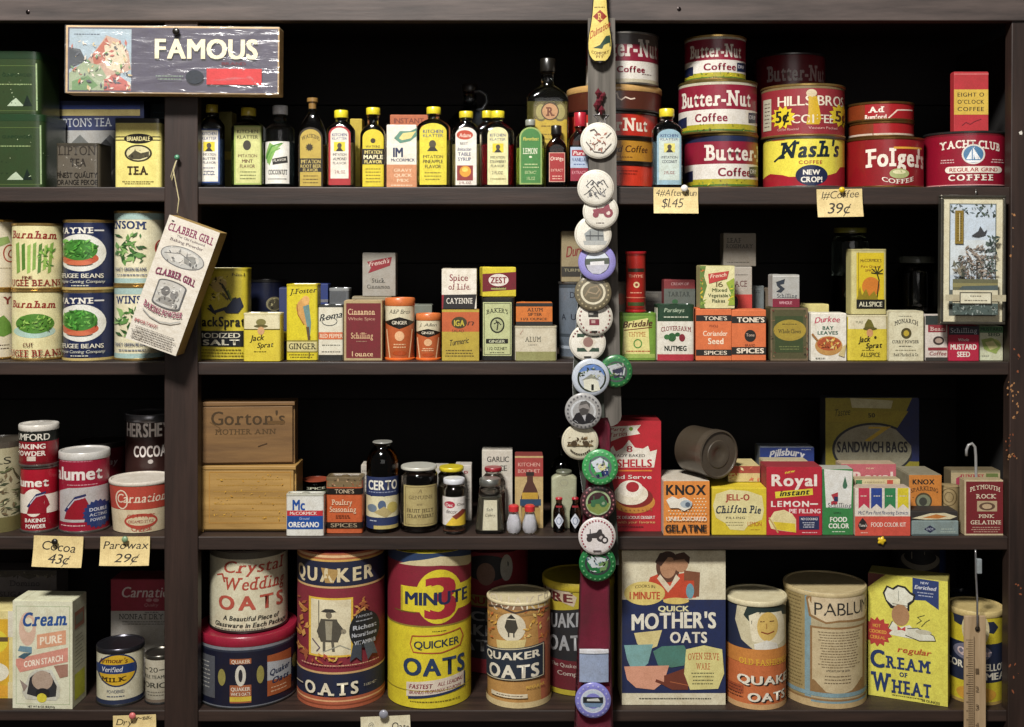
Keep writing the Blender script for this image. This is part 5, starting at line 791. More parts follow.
for i, (x0, x1, lb) in enumerate(((553, 565, 'left one of the two tiny red-capped sauce bottles with diamond labels'), (569.5, 581, 'right one of the two tiny red-capped sauce bottles with diamond labels'))):
    cx = (x0+x1)/2
    bottle('sauce_bottle', lb, x0, 496, x1, 534.5, .02, (cx-3.6, cx+3.6, 500.5), 516, 505, 'b42434', gl='5a3a30', liq='200c08', round_=True, fill=1.0, group='tiny sauce bottles with red caps', ops=[G([cx-4.6, 522, cx, 514, cx+4.6, 522, cx, 530], 'c8ccd8'), Ring(cx-2.2, 518.5, cx+2.2, 525.5, .6, '4a5c80'), R(cx-3, 506, cx+3, 508, '8a1c24')])
# right side of the third row
carton('pie_shell_box', 'tall red pie shells carton with a cherry-topped tart', 608, 421, 661, 532.8, .03, 'b01c2a', [G([608, 427, 641, 425, 637, 430, 640, 434, 622, 437, 608, 443], 'dcd6c8'), T('Party', 610, 428, 625, 431.5, 'a02430', 'bi', 0, 1), T('Tarties', 609, 433, 627, 437.5, 'a02430', 'bi', 0, 2), O(629, 427, 633, 431, '6c8c2c'), G([608, 452, 613, 446, 616, 452, 623, 448, 629, 440, 635, 448, 643, 449, 648, 446, 650, 452, 657, 450, 654, 468, 608, 468], 'e0dace'), T('8', 626.5, 446, 632.5, 452.5, 'a02430', 'bs'), T('READY BAKED', 611, 454.5, 645, 457.5, '2a2424', 'b'), T('PIE SHELLS', 600, 459.5, 652, 467.5, 'b01c2a', 'B'), R(608, 470.5, 652, 472, 'd87c34'), T('Fill and Serve', 598, 475.5, 651.5, 479.5, 'e4dcd4', 'b'), O(613, 492, 655, 514.5, 'c08438', 30), O(616, 488, 653, 509, '7c1c18', 30), O(614, 484, 648, 506, 'e0d8c4', 30), O(618, 481, 643, 498, 'e8e2d4', 26), O(626, 482.5, 639, 493, 'a0202a', 20)]+[L([617+i*4.2, 508+(3 if 1 < i < 8 else 1), 618+i*4.2, 512], 1, '8a5420') for i in range(9)]+[T('QUICK DELICIOUS DESSERT', 610, 517, 655, 520, 'e4dcd4', 'b'), T('Fill with your favorite', 612, 522, 655, 524.5, 'e0b878', ''), Dn(614, 526.5, 645, 530, 1, '5c1018')], dep=.06, side='8e1420')
carton('gelatine_box', 'orange gelatine carton with dotted panel and bold black lettering', 663.5, 481, 709.5, 536, .006, 'd8883c', [T('KNOX', 666, 484.5, 706, 495, '1a1614', 'B')]+[O(668+i*3.2+(j % 2)*1.6, 498+j*3.1, 669.6+i*3.2+(j % 2)*1.6, 499.4+j*3.1, 'ecd8b4', 6) for j in range(8) for i in range(12) if not (j < 3 and i < 8 and i > 0)]+[G([666, 500, 672, 496, 678, 499, 684, 497, 692, 502, 690, 508, 684, 511, 678, 508, 670, 508], 'e0dcd0'), O(680, 500, 692, 508, 'a8b4bc'), O(685, 502, 690, 507, '4c5c70'), T('UNFLAVORED', 666, 517, 706.5, 521, 'e8dcc8', 'b'), T('GELATINE', 665, 524.5, 706.5, 532, '1a1614', 'B')], dep=.085, side='c4bcae')
b1 = carton('mix_box', 'flat red and cream carton lying on the yellow chiffon pie box', 728, 466, 760, 484, .045, 'c8b884', [R(728, 466, 764, 474, '9c4438')]+Sp(728, 467, 762, 482, 20, 2.2, ['a84c3c', 'c86c50', 'd8cc9c'], 3), dep=.06, zb=PZ(488, .008)+.0015)
carton('pie_filling_box', 'yellow chiffon pie carton with cream splash and dark lettering', 712, 488, 766.5, 535.5, .008, 'cfb92c', [G([716, 494, 730, 489.5, 748, 491, 762, 496, 764, 510, 762, 520, 748, 526, 744, 531, 730, 530, 726, 524, 716, 518, 713, 506], 'd9cf98'), T('JELL-O', 725.5, 494, 749.5, 500.5, 'a02c28', 'B'), T('Chiffon Pie', 715.5, 506, 760.5, 514, '26303c', 'Bis', 1), T('FILLING', 726, 517, 745, 519.2, '3c3c34', 'bw'), Dn(725, 521.5, 744, 527, 2, '9c9468'), T('LEMON', 747.5, 522, 761.5, 526.5, 'b06a20', 'b'), Dn(750, 529, 760, 531, 1, 'b08a24')], dep=.13)
# brown tin lying on its side
c0 = P(720.4, 455.5, .0); rr = 24.5*S; c0.y = .012
ax = Vector((-.5, .86, 0)).normalized(); zr = PZ(481, .006)+rr+.0022
rt = empty('round_tin', (c0.x, .012, zr), (0, 0, 0), 'old brown round tin lying on its side above the chiffon pie box', 'tin')
rt.rotation_euler = ax.to_track_quat('Z', 'Y').to_euler()
bm = bmesh.new(); lathe_bm(bm, [(rr*.93, .0015), (rr*.97, .0015), (rr*.97, .062), (rr*.9, .0625)], 64); bm_obj('tin_body', bm, mat('423a30', 'm'), rt, smooth=True)
bm = bmesh.new(); lathe_bm(bm, [(.001, .001), (rr*.25, .0012), (rr*.28, .0004), (rr*.55, .0004), (rr*.58, .0014), (rr*.9, .0014), (rr*.93, -.001), (rr, -.0004), (rr, .012), (rr*.97, .0125)], 64)
bm_obj('tin_lid', bm, mat('4c443a', 'm'), rt, smooth=True)
carton('flour_mix_box', 'blue baking mix carton behind the red lemon pie box', 760, 447.5, 814, 533, .112, '20367a', [T('Pillsbury', 769, 452, 804, 461, 'c8c8cc', 'Bi', 4), Dn(800, 449, 812, 451, 1, 'a8acb8')], dep=.04, side='7c8490')
carton('mix_box', 'cream topped carton squeezed between the blue and the red lemon pie boxes', 763, 461, 808, 533, .065, 'b4a888', [], dep=.03)
carton('pie_filling_box', 'red lemon pie filling carton with white name and pie slice', 766.5, 467, 821.8, 535.5, .008, 'ae1a30', [T('Royal', 771.5, 474, 817, 486, 'e6dcd4', 'B'), T('new', 785, 471, 795, 474, 'd8c838', 'b', 0, 2), G([775, 492, 812.5, 488.5, 813, 495, 775.5, 498.5], 'd8c838'), T('instant', 779.5, 490.5, 809, 496.5, '1c1a16', 'Bi', 0, 2), T('LEMON', 771, 501, 809, 507, 'e6dcd4', 'Bw'), R(810, 503.5, 818, 505, 'e6dcd4'), T('PIE FILLING', 789, 509, 820.5, 513.5, 'e6c8c8', 'B'), G([768.5, 521, 774, 512, 784, 510, 792, 514, 796, 520, 796, 533, 780, 531, 771, 529], 'dccf9c'), G([773, 522, 795, 524, 796, 533, 777, 530], 'd8c030'), L([769, 518, 778, 533], 1.4, 'b89a5c'), R(799, 516.5, 819, 530, '1c2850'), T('NO COOKING!', 801, 518, 817.5, 520.5, 'd8d8dc', 'b'), Dn(802, 522, 816, 528.5, 3, 'b8bcc8'), Dn(801, 532, 818, 534, 1, 'e0b8b8')], dep=.045, side='8e2c34')
carton('food_color_box', 'white and green food color carton with teardrop mark', 822.5, 469, 853, 535.6, .01, '2f7c40', [G([824, 469, 852.5, 471, 851, 509, 826, 508], 'd8d8d4'), G([845, 476, 847.5, 486, 846, 489, 843.5, 489, 842.5, 486], '3c6a50'), G([831, 495, 838, 492.5, 838, 497, 834, 497.5, 838, 500, 837, 505, 831, 505, 831, 502, 834, 501], 'a8303c'), R(834, 497, 838, 502, '1c2c54'), T('Schilling', 828, 503.5, 851, 508, '26303c', 's'), T('SAMPLE', 833.5, 512.5, 841, 514.5, '16381e', 'b'), T('FOOD', 830, 517.5, 847, 522.5, 'e4e6dc', 'B'), T('COLOR', 828.5, 524, 849, 529, 'e4e6dc', 'B'), Dn(832, 531.5, 846, 533.5, 1, 'c8d8c0')], dep=.03, side='a8a8a0')
carton('sandwich_bag_box', 'big yellow sandwich bags box with white oval, leaning at the back', 825.5, 398, 919, 533, .124, '8c8228', [G([912, 398, 919, 398, 919, 470, 906, 470, 898, 434], '182250'), G([850, 398, 893, 401, 891, 410, 852, 409], 'b4b08c'), R(825.5, 413, 915, 425, '938628'), T('Tastee', 834, 411, 850, 419, '3c380f', 'i', 0, 2), T('50', 868, 415, 875, 420, '3a3618', 'B'), O(832, 426, 914, 486, '1c2028', 40), O(834.5, 428.5, 911.5, 484, '8c8874', 40), T('7', 862, 430, 884, 447, 'b89c34', 'bi'), T('SANDWICH BAGS', 837, 447, 907.5, 459.5, '1c1e28', 'B'), G([896, 434, 917, 398, 919, 398, 919, 470, 912, 470, 911, 452], '182250')], dep=.035, side='3a4048')
carton('pudding_box', 'pinkish carton with white name behind the food color kit', 841, 464, 896, 533, .058, 'b8606a', [T('Royal', 853, 472, 893, 484, 'dcc8c0', 'B'), T('new', 866, 467, 874, 469.5, 'd0c0a0', 'i')], dep=.03, side='b09c84')
carton('mix_box', 'cream and green carton just behind the food color kit', 854.5, 479, 900, 533, .034, 'c8bc94', [R(856, 480, 862, 487, '3c7a4c'), R(887, 480, 893, 487, 'b84c3c'), Dn(864, 481, 885, 486, 2, '9a8c6c')], dep=.02, side='a89c7c')
carton('food_color_kit', 'wide food color kit carton with four coloured pennants', 855, 488, 910.2, 536, .004, 'd8d0c4', [R(855, 516.5, 910.2, 536, 'c85040')]+[G([x, 488, x+11, 488, x+11, 509, x+5.5, 504, x, 509], c) for x, c in ((858.5, 'b8304a'), (871, '24408c'), (884.5, '2c7c4c'), (897.5, 'd4c42c'))]+[Dn(860+i*13.2, 495, 867+i*13.2, 497, 1, 'd8d0c0') for i in range(4)]+[T('McC Pure Food Flavoring Extracts', 858, 511, 908, 514.5, '4a5474', 'i'), G([862.5, 518, 866, 522, 867.5, 526, 865, 530, 860, 530, 858, 526, 859.5, 522], '1d1a1c'), T("Tone's", 859, 524, 867, 527, 'd8d0c8', 'b'), T('FOOD COLOR KIT', 871, 522.5, 906, 527, 'ead8cc', 'b'), Dn(860, 532, 868, 534, 1, 'e0b8a8')], dep=.028, side='b8a898')
carton('gelatine_box', 'orange sparkling gelatine carton behind the black and cream packet', 909, 475, 941.5, 533, .045, 'c47c34', [T('KNOX', 912.5, 479.5, 934.5, 485, '1c1814', 'B'), T('SPARKLING', 911, 490, 938, 494.5, '2a1c10', 'bs', 3), O(915, 494, 932, 512, '4a4028'), O(916.5, 496, 930.5, 510, '7a8068'), O(919, 499, 927, 508, '3a3c34'), T('·', 912, 498, 914, 500, '2a1c10', 'B')], dep=.07, side='8a8470')
can('spice_tin', 'round pasteboard tub with circular design beside the orange gelatine carton', 938, 483, 959, 533, .05, 'a08c64', [Ring(942, 489, 956, 508, 1, '6c5a38'), Ring(945, 493, 953, 504, .8, '6c5a38'), Bd(484, 486, '7c6a48')], rim=None, cat='tin', fin='p')
b1 = carton('gelatine_box', 'blue-grey low box with dark diamond in front of the gelatine carton', 912, 521, 958.5, 536.3, .004, '7c8c8c', [G([924, 529.5, 930, 525.5, 936, 529.5, 930, 533.5], '1c2444'), T('KNOX', 926.5, 528, 933.5, 530.8, 'a8b0c0', 'b'), Dn(940, 528, 956, 534, 2, 'a8b8b0'), R(912, 534.5, 958.5, 536.3, '4c5a5c')], dep=.037)
carton('gelatine_box', 'flat black, cream and orange packet lying on the blue-grey box', 911, 511.5, 958, 521, .005, '2a2624', [G([912, 519, 930, 513.5, 945, 513, 957, 517, 950, 520, 925, 520.5], 'd0c8a8'), G([922, 518.5, 936, 514.5, 947, 517, 938, 519.5], 'b87434')], dep=.037, on=b1)
carton('mix_box', 'cream, red and green carton behind the dark red gelatine packet', 951, 470.5, 1000, 533, .088, 'b8a884', [R(951, 470.5, 1000, 473, '8c8468'), T('JUNKET', 960, 475, 984, 480, 'a83c44', 'Bs'), R(986, 474, 998, 480, '6c7c44'), G([956, 480, 962, 476, 962, 490, 956, 490], 'a83c54')], dep=.03, side='6c6048')
carton('gelatine_box', 'dark red pink-gelatine packet with cream border beside the right upright', 964.5, 480, 1003, 535.6, .006, 'c4b494', [R(966, 481.5, 1003, 534, '701820'), T('PLYMOUTH', 970, 487.5, 1000, 492, 'd8ccb4', 'bs', 3), T('ROCK', 976, 494, 996, 498.5, 'd8ccb4', 'bs'), R(977, 501, 997, 511.5, 'b09c7c'), O(979, 502.5, 995, 510.5, '5c4434'), O(982, 504, 992, 509, 'b8a080'), T('PINK', 978.5, 514.5, 994, 518, 'd8ccb4', 'bs'), T('GELATINE', 970.5, 520.5, 1001, 524.5, 'd8ccb4', 'bs'), Dn(971, 526.5, 1001, 533, 3, 'b08c7c')], dep=.02, side='a89878')
hook_wire('wire_hook', [P(966.5, 456, .03), P(966.5, 450, .03), P(968.5, 445, .03), P(972, 443.5, .03), P(975, 447, .03), P(975.8, 456, .03), P(976, 470, .03), P(976, 480, .029), P(976, 508, .029)] , .0022, 'white bent wire hook sticking up behind the dark red packet', 'hook', c='8c8c8c', fin='m')
p = P(882, 541, -.0045)
rt = empty('push_pin', (p.x, -.001, p.z), (PI/2, 0, 0), 'yellow flower-shaped push pin on the third shelf edge', 'pin', 'push pins on the shelves')
bm = bmesh.new(); n = 40
lathe_bm(bm, [(.0012, 0), (.0052, .001), (.006, .0022), (.004, .0034), (.0002, .0038)], n)
for v in bm.verts:
    a_ = math.atan2(v.co.y, v.co.x); q = 1+.16*math.cos(5*a_); v.co.x *= q; v.co.y *= q
bm_obj('pin_head', bm, mat('d8b828', 'm'), rt, smooth='all')
# ================================================================== ROW 4
cur['row'] = 4
carton('sugar_box', 'dim grey sugar carton with leafy top border behind the corn starch box', -20, 571, 56.5, 709, .17, '6c6664', [G([-20, 571, 56.5, 571, 56, 577, 48, 580, 40, 577, 29, 583, 18, 577, 6, 580, -20, 578], '4a443c')]+Sp(-18, 572, 55, 580, 40, 2.2, ['5c5444', '3c362c', '7a7262'], 2)+[T('Domino', 10, 584, 40, 592, '3c383c', 's'), T('SUGAR', 0, 600, 30, 607, '3c383c', 's')], dep=.05)
carton('mix_box', 'yellow and white carton cut off by the left edge', -34, 611, 14, 708, .045, 'd8cc90', [R(-34, 620, 9, 708, 'd4a82c'), O(-30, 630, 8, 660, 'd8c83c'), R(8, 611, 14, 640, 'd8d4c4'), O(-20, 668, 9, 690, 'e0dcc8'), R(8, 690, 14, 708, 'd8cca0'), R(-20, 640, 8, 645, '5c4a2c'), G([-10, 692, 8, 694, 8, 706, -14, 706], 'd8a030')], dep=.07, side='d8cc90')
cs = carton('corn_starch_box', 'white and pastel corn starch carton turned to show its right side', 12.7, 601, 72.5, 706, .008, 'd4d4bc', [Fr(16, 606, 70, 702, .5, '9cac84'), O(19, 612, 36, 645, 'd0b09c'), O(24, 617, 33, 632, 'd8d4bc'), T('Cream', 22, 612, 67, 626, '1d4a8c', 'Bis', 0, 2), T('ream', 33, 613.5, 68.5, 627.5, '14284c', 'Bis', 0, 2) if False else R(20, 620, 20.1, 620.1, 'd4d4bc'), G([37, 634, 66, 629, 66, 643, 37, 648], 'd49c7c'), T('PURE', 40, 636, 62, 644, 'e8dcc8', 'B', 0, 3), G([16, 658, 68, 646, 68, 660, 20, 671, 16, 664], 'cc8c7c'), T('CORN STARCH', 24, 660, 63, 666, 'ece0d0', 'B', 0, 7), G([18, 656, 24, 652, 32, 652, 24, 658], '3c5c6c'), G([20, 645, 32, 646, 32, 652, 18, 650], '6c8c9c'), G([26, 697, 22, 690, 30, 672, 36, 668, 52, 668, 60, 684, 60, 694, 56, 698], 'c4c4b8'), G([27, 692, 30, 676, 36, 671, 50, 671, 57, 684, 56, 694, 42, 696], '26262c'), O(32, 669, 53, 688, 'a89484'), O(36, 686, 50, 696, '14141a'), G([54, 664, 68, 662, 68, 674, 60, 676], '9c7464'), G([20, 678, 28, 684, 24, 690], '8c7c74'), O(37, 691, 47, 700, 'd0c43c'), T('NET WT 16 OZ. (1LB)454g', 28, 703, 55, 705, '2a2a24', 'b')], dep=.05, d2=.004, side='d0d0b4')
# side print on the right face
bm = bmesh.new(); W2 = cs.W/2; m1, m2, m3 = mat('a8745c', 'p'), mat('c8cc3c', 'p'), mat('8c8c78', 'p')
def side_quad(bm, y0, y1, z0, z1, mi, o=.0003):
    vs = [bm.verts.new((W2+o, y, z)) for y, z in ((y0, z0), (y1, z0), (y1, z1), (y0, z1))]; f = bm.faces.new(vs); f.material_index = mi
H = cs.H
side_quad(bm, -.018, .016, H*.72, H*.88, 0); side_quad(bm, -.015, .012, H*.76, H*.84, 2, .0004); side_quad(bm, -.018, .018, H*.06, H*.30, 1)
for i in range(9): side_quad(bm, -.016, .014-(i % 3)*.003, H*(.36+.035*i), H*(.36+.035*i)+.0012, 2)
bm_obj('side_print', bm, [m1, m2, m3], cs.root)
carton('milk_box', 'maroon and white nonfat dry milk carton against the centre post', 111, 579.5, 176, 709, .13, 'c4bfb8', [R(111, 579.5, 176, 621, '9c2a3e'), T('Carnation', 121, 589, 175, 603, 'dcccc8', 'bi'), O(146, 604.5, 152, 609, 'c48c90'), O(153, 604.5, 159, 609, 'c48c90'), T('Quality', 144, 611, 158, 615, 'c48c90', 'i'), T('NATURAL', 145, 622, 159, 624, '4a4444', 'b'), T('NONFAT DRY MILK', 119, 625, 181, 632, '2a2628', 's'), Dn(122, 634, 172, 640, 2, '5a5656')], dep=.05, side='7c2434')
can('milk_can', 'short cream dry milk can with yellow oval and dark battered lid', 98, 634, 143.5, 706.5, .012, 'c8c4ac', [Bd(641, 648, '26304a'), Bd(700, 705, '26304a'), O(99, 654, 136, 687, '1d2c50', 34), O(100.5, 655.5, 134.5, 685.5, 'c8a22c', 34), R(97.5, 665, 134.5, 674, '1d3468'), T("Armour's", 101, 659, 127, 664, '5c2418', 'bi', 1), T('Verified', 103, 667, 122, 672, 'd0d4dc', 'bi'), T('MILK', 103, 676.5, 126, 681, '33200c', 'Bs', -1), T('POWDERED', 108, 690, 124, 693, '2c3c5c', ''), Dn(106, 695, 126, 698, 1, '4c5468')], rim='s', lid='4a4a52', lh=5, lidfin='k')
can('borax_tin', 'small grey and cream boric tin half behind the centre post', 146, 646, 175, 706, .02, 'b4ae9c', [Bd(648, 654, '7c7868'), T('20', 150, 668, 158, 673, '33332c', 's'), R(145, 670, 149, 671, '33332c'), R(159, 670, 164, 671, '33332c'), T('MULE TEAM', 145, 676, 164, 679.5, '3a3a32', 'b'), T('BORIC', 143, 683.5, 166, 689, '3a3a32', 'b'), Dn(148, 692, 164, 698, 2, '6a665a'), Bd(701, 706, '6c6054')], rim='s', lid='5c5a54', lh=4, lidfin='k')
price_tag(113, 715, 156, 742, 'card tag reading Dry Milk below the dry milk can', [T('Dry', 116, 718, 132, 724, '3c3420', 'i', 0, -1), T('Milk', 136, 717, 152, 720.5, '3c3420', 'in', 0, 1)], math.radians(-2))
pin(133.5, 714.5, 'cc6c6c', 'pink push pin holding the dry milk tag', 3.4, y=-.007)

# oats
a = can('cooker_tin', 'short navy tin with small package pictures and red rim under the white oats can', 199, 638, 296, 706, .002, '16192c', [Bd(646, 650, '7c8088'), Bd(650, 652, '2a3040'), R(190, 657, 217, 697, '54565c'), Dn(196, 662, 213, 690, 7, 'a8a8a4'), O(220, 668, 227, 684, '8c8448'), R(231, 658, 251, 700, '9c5c3c'), R(231, 663, 251, 683, '14182c'), T('QUAKER', 232.5, 659, 250, 662.5, 'd8ccb8', 'b'), O(236, 664, 246, 684, 'c8c4b8'), O(239, 668, 243, 680, '2a2a30'), T('QUAKER', 232, 685, 250, 688.5, 'd8d0c0', 'b'), T('WHITE OATS', 232, 690, 250, 693, 'd8d0c0', 'b'), R(231, 694, 251, 698.5, 'c8b040'), O(256, 666, 263, 683, '8c8448'), R(266, 658, 289, 697, '9c5430'), G([266, 664, 289, 668, 289, 684, 266, 682], 'a8acb0'), T('Quaker', 268, 672, 287, 678, '26304c', 'Bi', 0, 3), T('Oats', 270, 680, 286, 686, '26304c', 'Bi', 0, 2), Dn(269, 688, 286, 695, 2, 'd0a888'), O(290, 666, 296, 680, '8c8448'), Bd(703, 704.5, '6c7078')], rim='s', lid='8e1c34', lh=9.5, lidfin='m', tf=True)
can('oats_can', 'white oats canister lettered in red script standing on the short navy tin', 211, 550.5, 287, 636.5, .022, 'd2cdb2', [Bd(550, 560, '5c584c'), T('Crystal', 224.5, 561.5, 281, 574, 'a84434', 'bis', 0, 0), T('Wedding', 224, 578.5, 282, 592, 'a84434', 'bis', 0, 0), L([219, 578, 224, 576, 226, 584], 1.6, 'a84434'), T('OATS', 220.5, 597.5, 281.5, 612.5, 'b05040', 'Bw'), T('A Beautiful Piece of', 224.5, 618.5, 277, 623.5, '33332c', 'Bi', 0, -1), T('Glassware in Each Package', 217, 625.5, 284, 630.5, '33332c', 'Bi', 0, -1), Dn(216, 632, 265, 634, 1, '6a665a')], rim='s', fin='p', on=a, tf=True)
can('oats_can', 'biggest navy and maroon oats canister with figure in framed panel', 298, 553, 384.5, 708.5, .004, '7e2434', [Bd(553, 560, 'a8603c'), Bd(555.5, 558, 'd8b488'), Bd(560, 562, 'c8a054'), Bd(562, 586.5, '141c38'), Bd(586.5, 588.5, 'c8a470'), T('QUAKER', 300, 567, 372, 581, 'd2c4a0', 'Bw', -1), G([322, 568, 340, 570, 334, 583, 326, 583], 'a88850'), Bd(672, 674, 'c8a470'), Bd(674, 697, '141c38'), Bd(697, 708.5, 'a8583c'), Bd(700, 701.5, 'd8a878'), Bd(704, 705.5, '7c3c24'), R(310.5, 598, 352.5, 657, 'd8b440'), R(312.5, 600, 350.5, 655, 'd8cfb0'), L([320, 601, 320, 638], .8, '4a463c'), G([322, 612, 326, 609, 333, 609, 337, 612, 329.5, 613], '33302a'), O(326.5, 612, 332.5, 618.5, '6c6454'), G([322, 619, 337, 619, 342, 632, 338, 642, 322, 642, 318, 632], '4c483e'), L([325, 642, 325, 651], 2.6, '5c584c'), L([333, 642, 334, 651], 2.6, '5c584c'), G([326, 621, 333, 621, 332, 640, 327, 640], '96907c'), L([337, 622, 344, 632], 2, '4c483e'), O(341, 629, 346, 634, '8c8470'), L([314, 640, 321, 648, 318, 652], 1.2, '5c4c5c'), L([324, 652, 340, 645, 350, 650], 1, '9c9c8c')]+Sp(300, 602, 309, 660, 22, 4, ['b87c3c', '9c5434', 'c89450'], 3)+Sp(353, 600, 366, 616, 16, 3.5, ['b87c3c', '9c5434', 'c89450'], 6)+Sp(312, 655, 352, 662, 14, 3, ['c89434', 'a84c34', 'd8b460'], 8)+[O(348.5, 613, 377, 650, '15181e', 34), G([352, 645, 349, 662, 355, 658, 360, 663, 360, 646], '3c4450'), G([362, 646, 366, 663, 370, 658, 375, 660, 370, 643], '4c5460'), T('FAMOUS', 355, 616.5, 370, 619, '9ca0a8', 'b'), Dn(354, 621, 371, 624, 1, 'a0a4ac'), T('Richest', 352, 626.5, 374, 631, 'b4b8c0', 'B'), T('Natural Source', 351, 634, 374, 638, 'b4b8c0', 'B'), T('VITAMIN B', 353, 642, 373, 646, 'b4b8c0', 'B'), Dn(303, 663, 378, 668, 1, 'c8a080'), T('OATS', 308, 681, 357, 693.5, 'e0d8c0', 'Bsw', -1), R(300, 686, 306, 687, 'c8c0a8'), T('3 LBS NET', 362, 686, 374, 688.5, 'b4ac98', '')], rim=None, tf=True, fin='p', cat='canister')
can('oats_can', 'yellow and maroon oats canister with large number three', 388, 553, 471, 708, .004, 'd4c42c', [Bd(553, 572, '7e1a2e'), Bd(553, 564, '1d3458'), G([410, 562, 440, 557, 466, 562, 476, 566, 476, 575, 440, 566, 400, 566], 'c8bc94'), Bd(572, 625.5, '7e1a2e'), Bd(625.5, 627, '8a7a2c'), O(416, 570, 461, 624, 'd4c42c', 34), R(402, 587, 472, 612, 'd4c42c'), T('3', 424.5, 576.5, 455.5, 618, '9c2030', 'Bs'), R(403.5, 591.5, 466.5, 607.5, 'd4c42c') if False else L([403, 588, 403, 614], .7, '6a5a14'), T('MINUTE', 406, 592, 466, 605, '14244a', 'B'), R(396, 612, 416, 613, '6a5a14'), Dn(432, 630.5, 446, 632, 1, '4a4418'), T('QUICKER', 414.5, 641, 458, 648.5, '1d2c40', 'b', 0, 2), L([413, 636, 440, 635, 459, 632], 1.2, 'a84c2c'), L([414, 652, 440, 653, 459, 649], 1.2, 'a84c2c'), L([459, 632, 462, 640, 459, 649], 1, 'a84c2c'), L([413, 636, 411, 644, 414, 652], 1, 'a84c2c'), T('OATS', 404.5, 657.5, 463.5, 675, '1d3458', 'B'), G([409, 684, 464, 677, 464, 692, 409, 699], '1d2c50'), G([407.5, 682.5, 462.5, 676, 462.5, 690, 407.5, 696.5], 'd4c8b8'), T('FASTEST', 410, 684, 432, 688.5, '7e2434', 'Bi', 0, 1), T('ALL LEADING', 437, 682, 461, 686, '7e2434', 'bi', 0, 2), T('BRANDS FROM BOX TO BOWL', 410, 690.5, 460, 694, '7e2434', 'bi', 0, 4), Bd(690, 690.8, 'a8982c'), Dn(408, 700, 462, 702, 1, '6a5a14')], rim=None, tf=True, fin='p', cat='canister')
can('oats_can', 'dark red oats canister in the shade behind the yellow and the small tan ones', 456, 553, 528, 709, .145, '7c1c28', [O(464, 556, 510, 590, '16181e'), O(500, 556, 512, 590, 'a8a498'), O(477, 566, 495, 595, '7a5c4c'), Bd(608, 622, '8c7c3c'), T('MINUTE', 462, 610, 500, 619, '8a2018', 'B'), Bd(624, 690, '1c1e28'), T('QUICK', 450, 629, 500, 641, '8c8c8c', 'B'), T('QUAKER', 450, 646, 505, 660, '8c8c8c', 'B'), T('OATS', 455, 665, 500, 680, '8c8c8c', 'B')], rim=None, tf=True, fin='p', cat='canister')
can('oats_can', 'small faded tan oats canister with cream lid, torn print at the top', 487.5, 584, 550, 706.8, .008, 'b4884c', [Bd(590, 594, 'd0c294'), Bd(594, 598, '4c3c28'), Bd(598, 601, 'c89c54'), G([536, 592, 560, 592, 560, 709, 541, 709], 'b86a4c'), R(480, 599, 530, 610, '8c6c50'), R(528, 596, 556, 610, 'c4a464'), T('QUAKER', 491, 597, 548, 610, 'd8ccb4', 'wn'), L([489, 612, 500, 608, 515, 613, 530, 610, 548, 614], 1.8, '4c3c30'), Bd(614, 616, 'a07c48'), O(497.5, 613.5, 525.5, 641.5, 'd4ccb4', 30), G([507, 619, 511.5, 614.5, 516, 619], '26241f'), G([507, 620, 516, 620, 518, 628, 515, 633, 508, 633, 505, 628], '3c382f'), L([509, 633, 509, 637], 1.4, '3c382f'), L([514, 633, 514, 637], 1.4, '3c382f'), G([497, 642, 526, 639, 524, 648, 498, 650], 'd0c084')]+Sp(524, 612, 548, 640, 30, 2.4, ['d8a84c', 'c8743c', 'e0c478'], 3)+Sp(489, 616, 498, 645, 14, 2.2, ['d8a84c', 'c8743c'], 7)+[G([486, 652, 543, 644, 543, 678, 486, 682], '1c2838'), L([488, 652.5, 542, 645.5, 542, 677, 488, 681], .8, 'c8c0a4'), T('QUAKER', 488.5, 654.5, 539, 662, 'dcd6c4', 'B', 0, 5), T('OATS', 491, 665.5, 538, 679, 'dcd6c4', 'B', 0, 3), T('REGULAR', 526, 685, 543, 688, 'd8b04c', 'b', 0, 1), R(493, 693, 527, 697, 'd8ccb0'), Dn(494, 694, 526, 696, 1, '5a4a3c'), Bd(701, 706.8, 'cdb98a')], rim=None, fin='p', lid='ccc09c', lh=3, cat='canister', over=1.01)
can('oats_can', 'yellow and black oats canister half behind the maroon ribbon', 543, 564, 614, 700, .052, 'a8982c', [Bd(572, 575, '6a5c1c'), T('PURE', 530, 593, 573, 602, '2c1c18', 'B', -3), O(530, 589, 578, 610, 'b4a478') if False else R(545, 590, 545.1, 590.1, 'Y'), G([530, 590, 548, 586, 568, 592, 577, 598, 574, 608, 562, 604, 545, 598, 530, 602], 'b8a890'), T('PURE', 540, 591, 573, 600, '5c1a1c', 'B', -1, -4), G([530, 622, 620, 600, 620, 630, 620, 680, 530, 680], '191a1e'), T('QUAKER', 546, 619, 590, 634, '96989c', 'B', 0, 8), T('OATS', 550, 640, 588, 656, '96989c', 'B', 0, 5), R(530, 664, 625, 694, '5c1420'), T('The Quaker Oats', 552, 667, 592, 671, 'a89c94', 'b'), T('Company', 558, 675, 590, 679.5, 'a89c94', 'b'), R(604, 560, 620, 700, 'a89c4c'), R(600, 570, 604, 700, '2c2418')], rim=None, fin='p', lid='b8a62c', lh=8, cat='canister', over=1.01)
price_tag(360.5, 716, 410, 744, 'card tag seen at the bottom edge below the biggest oats canister', [T('@', 368, 722, 374, 728, '4a4a44', 'n'), T('Oats', 391, 722, 408, 729, '2a2a2a', 'i', 0, -2)], math.radians(-2.5), c='d4cdb0')
rt = pin(384, 713, '8a8c98', 'clear faceted push pin holding the lowest tag', 4.6, y=-.007)
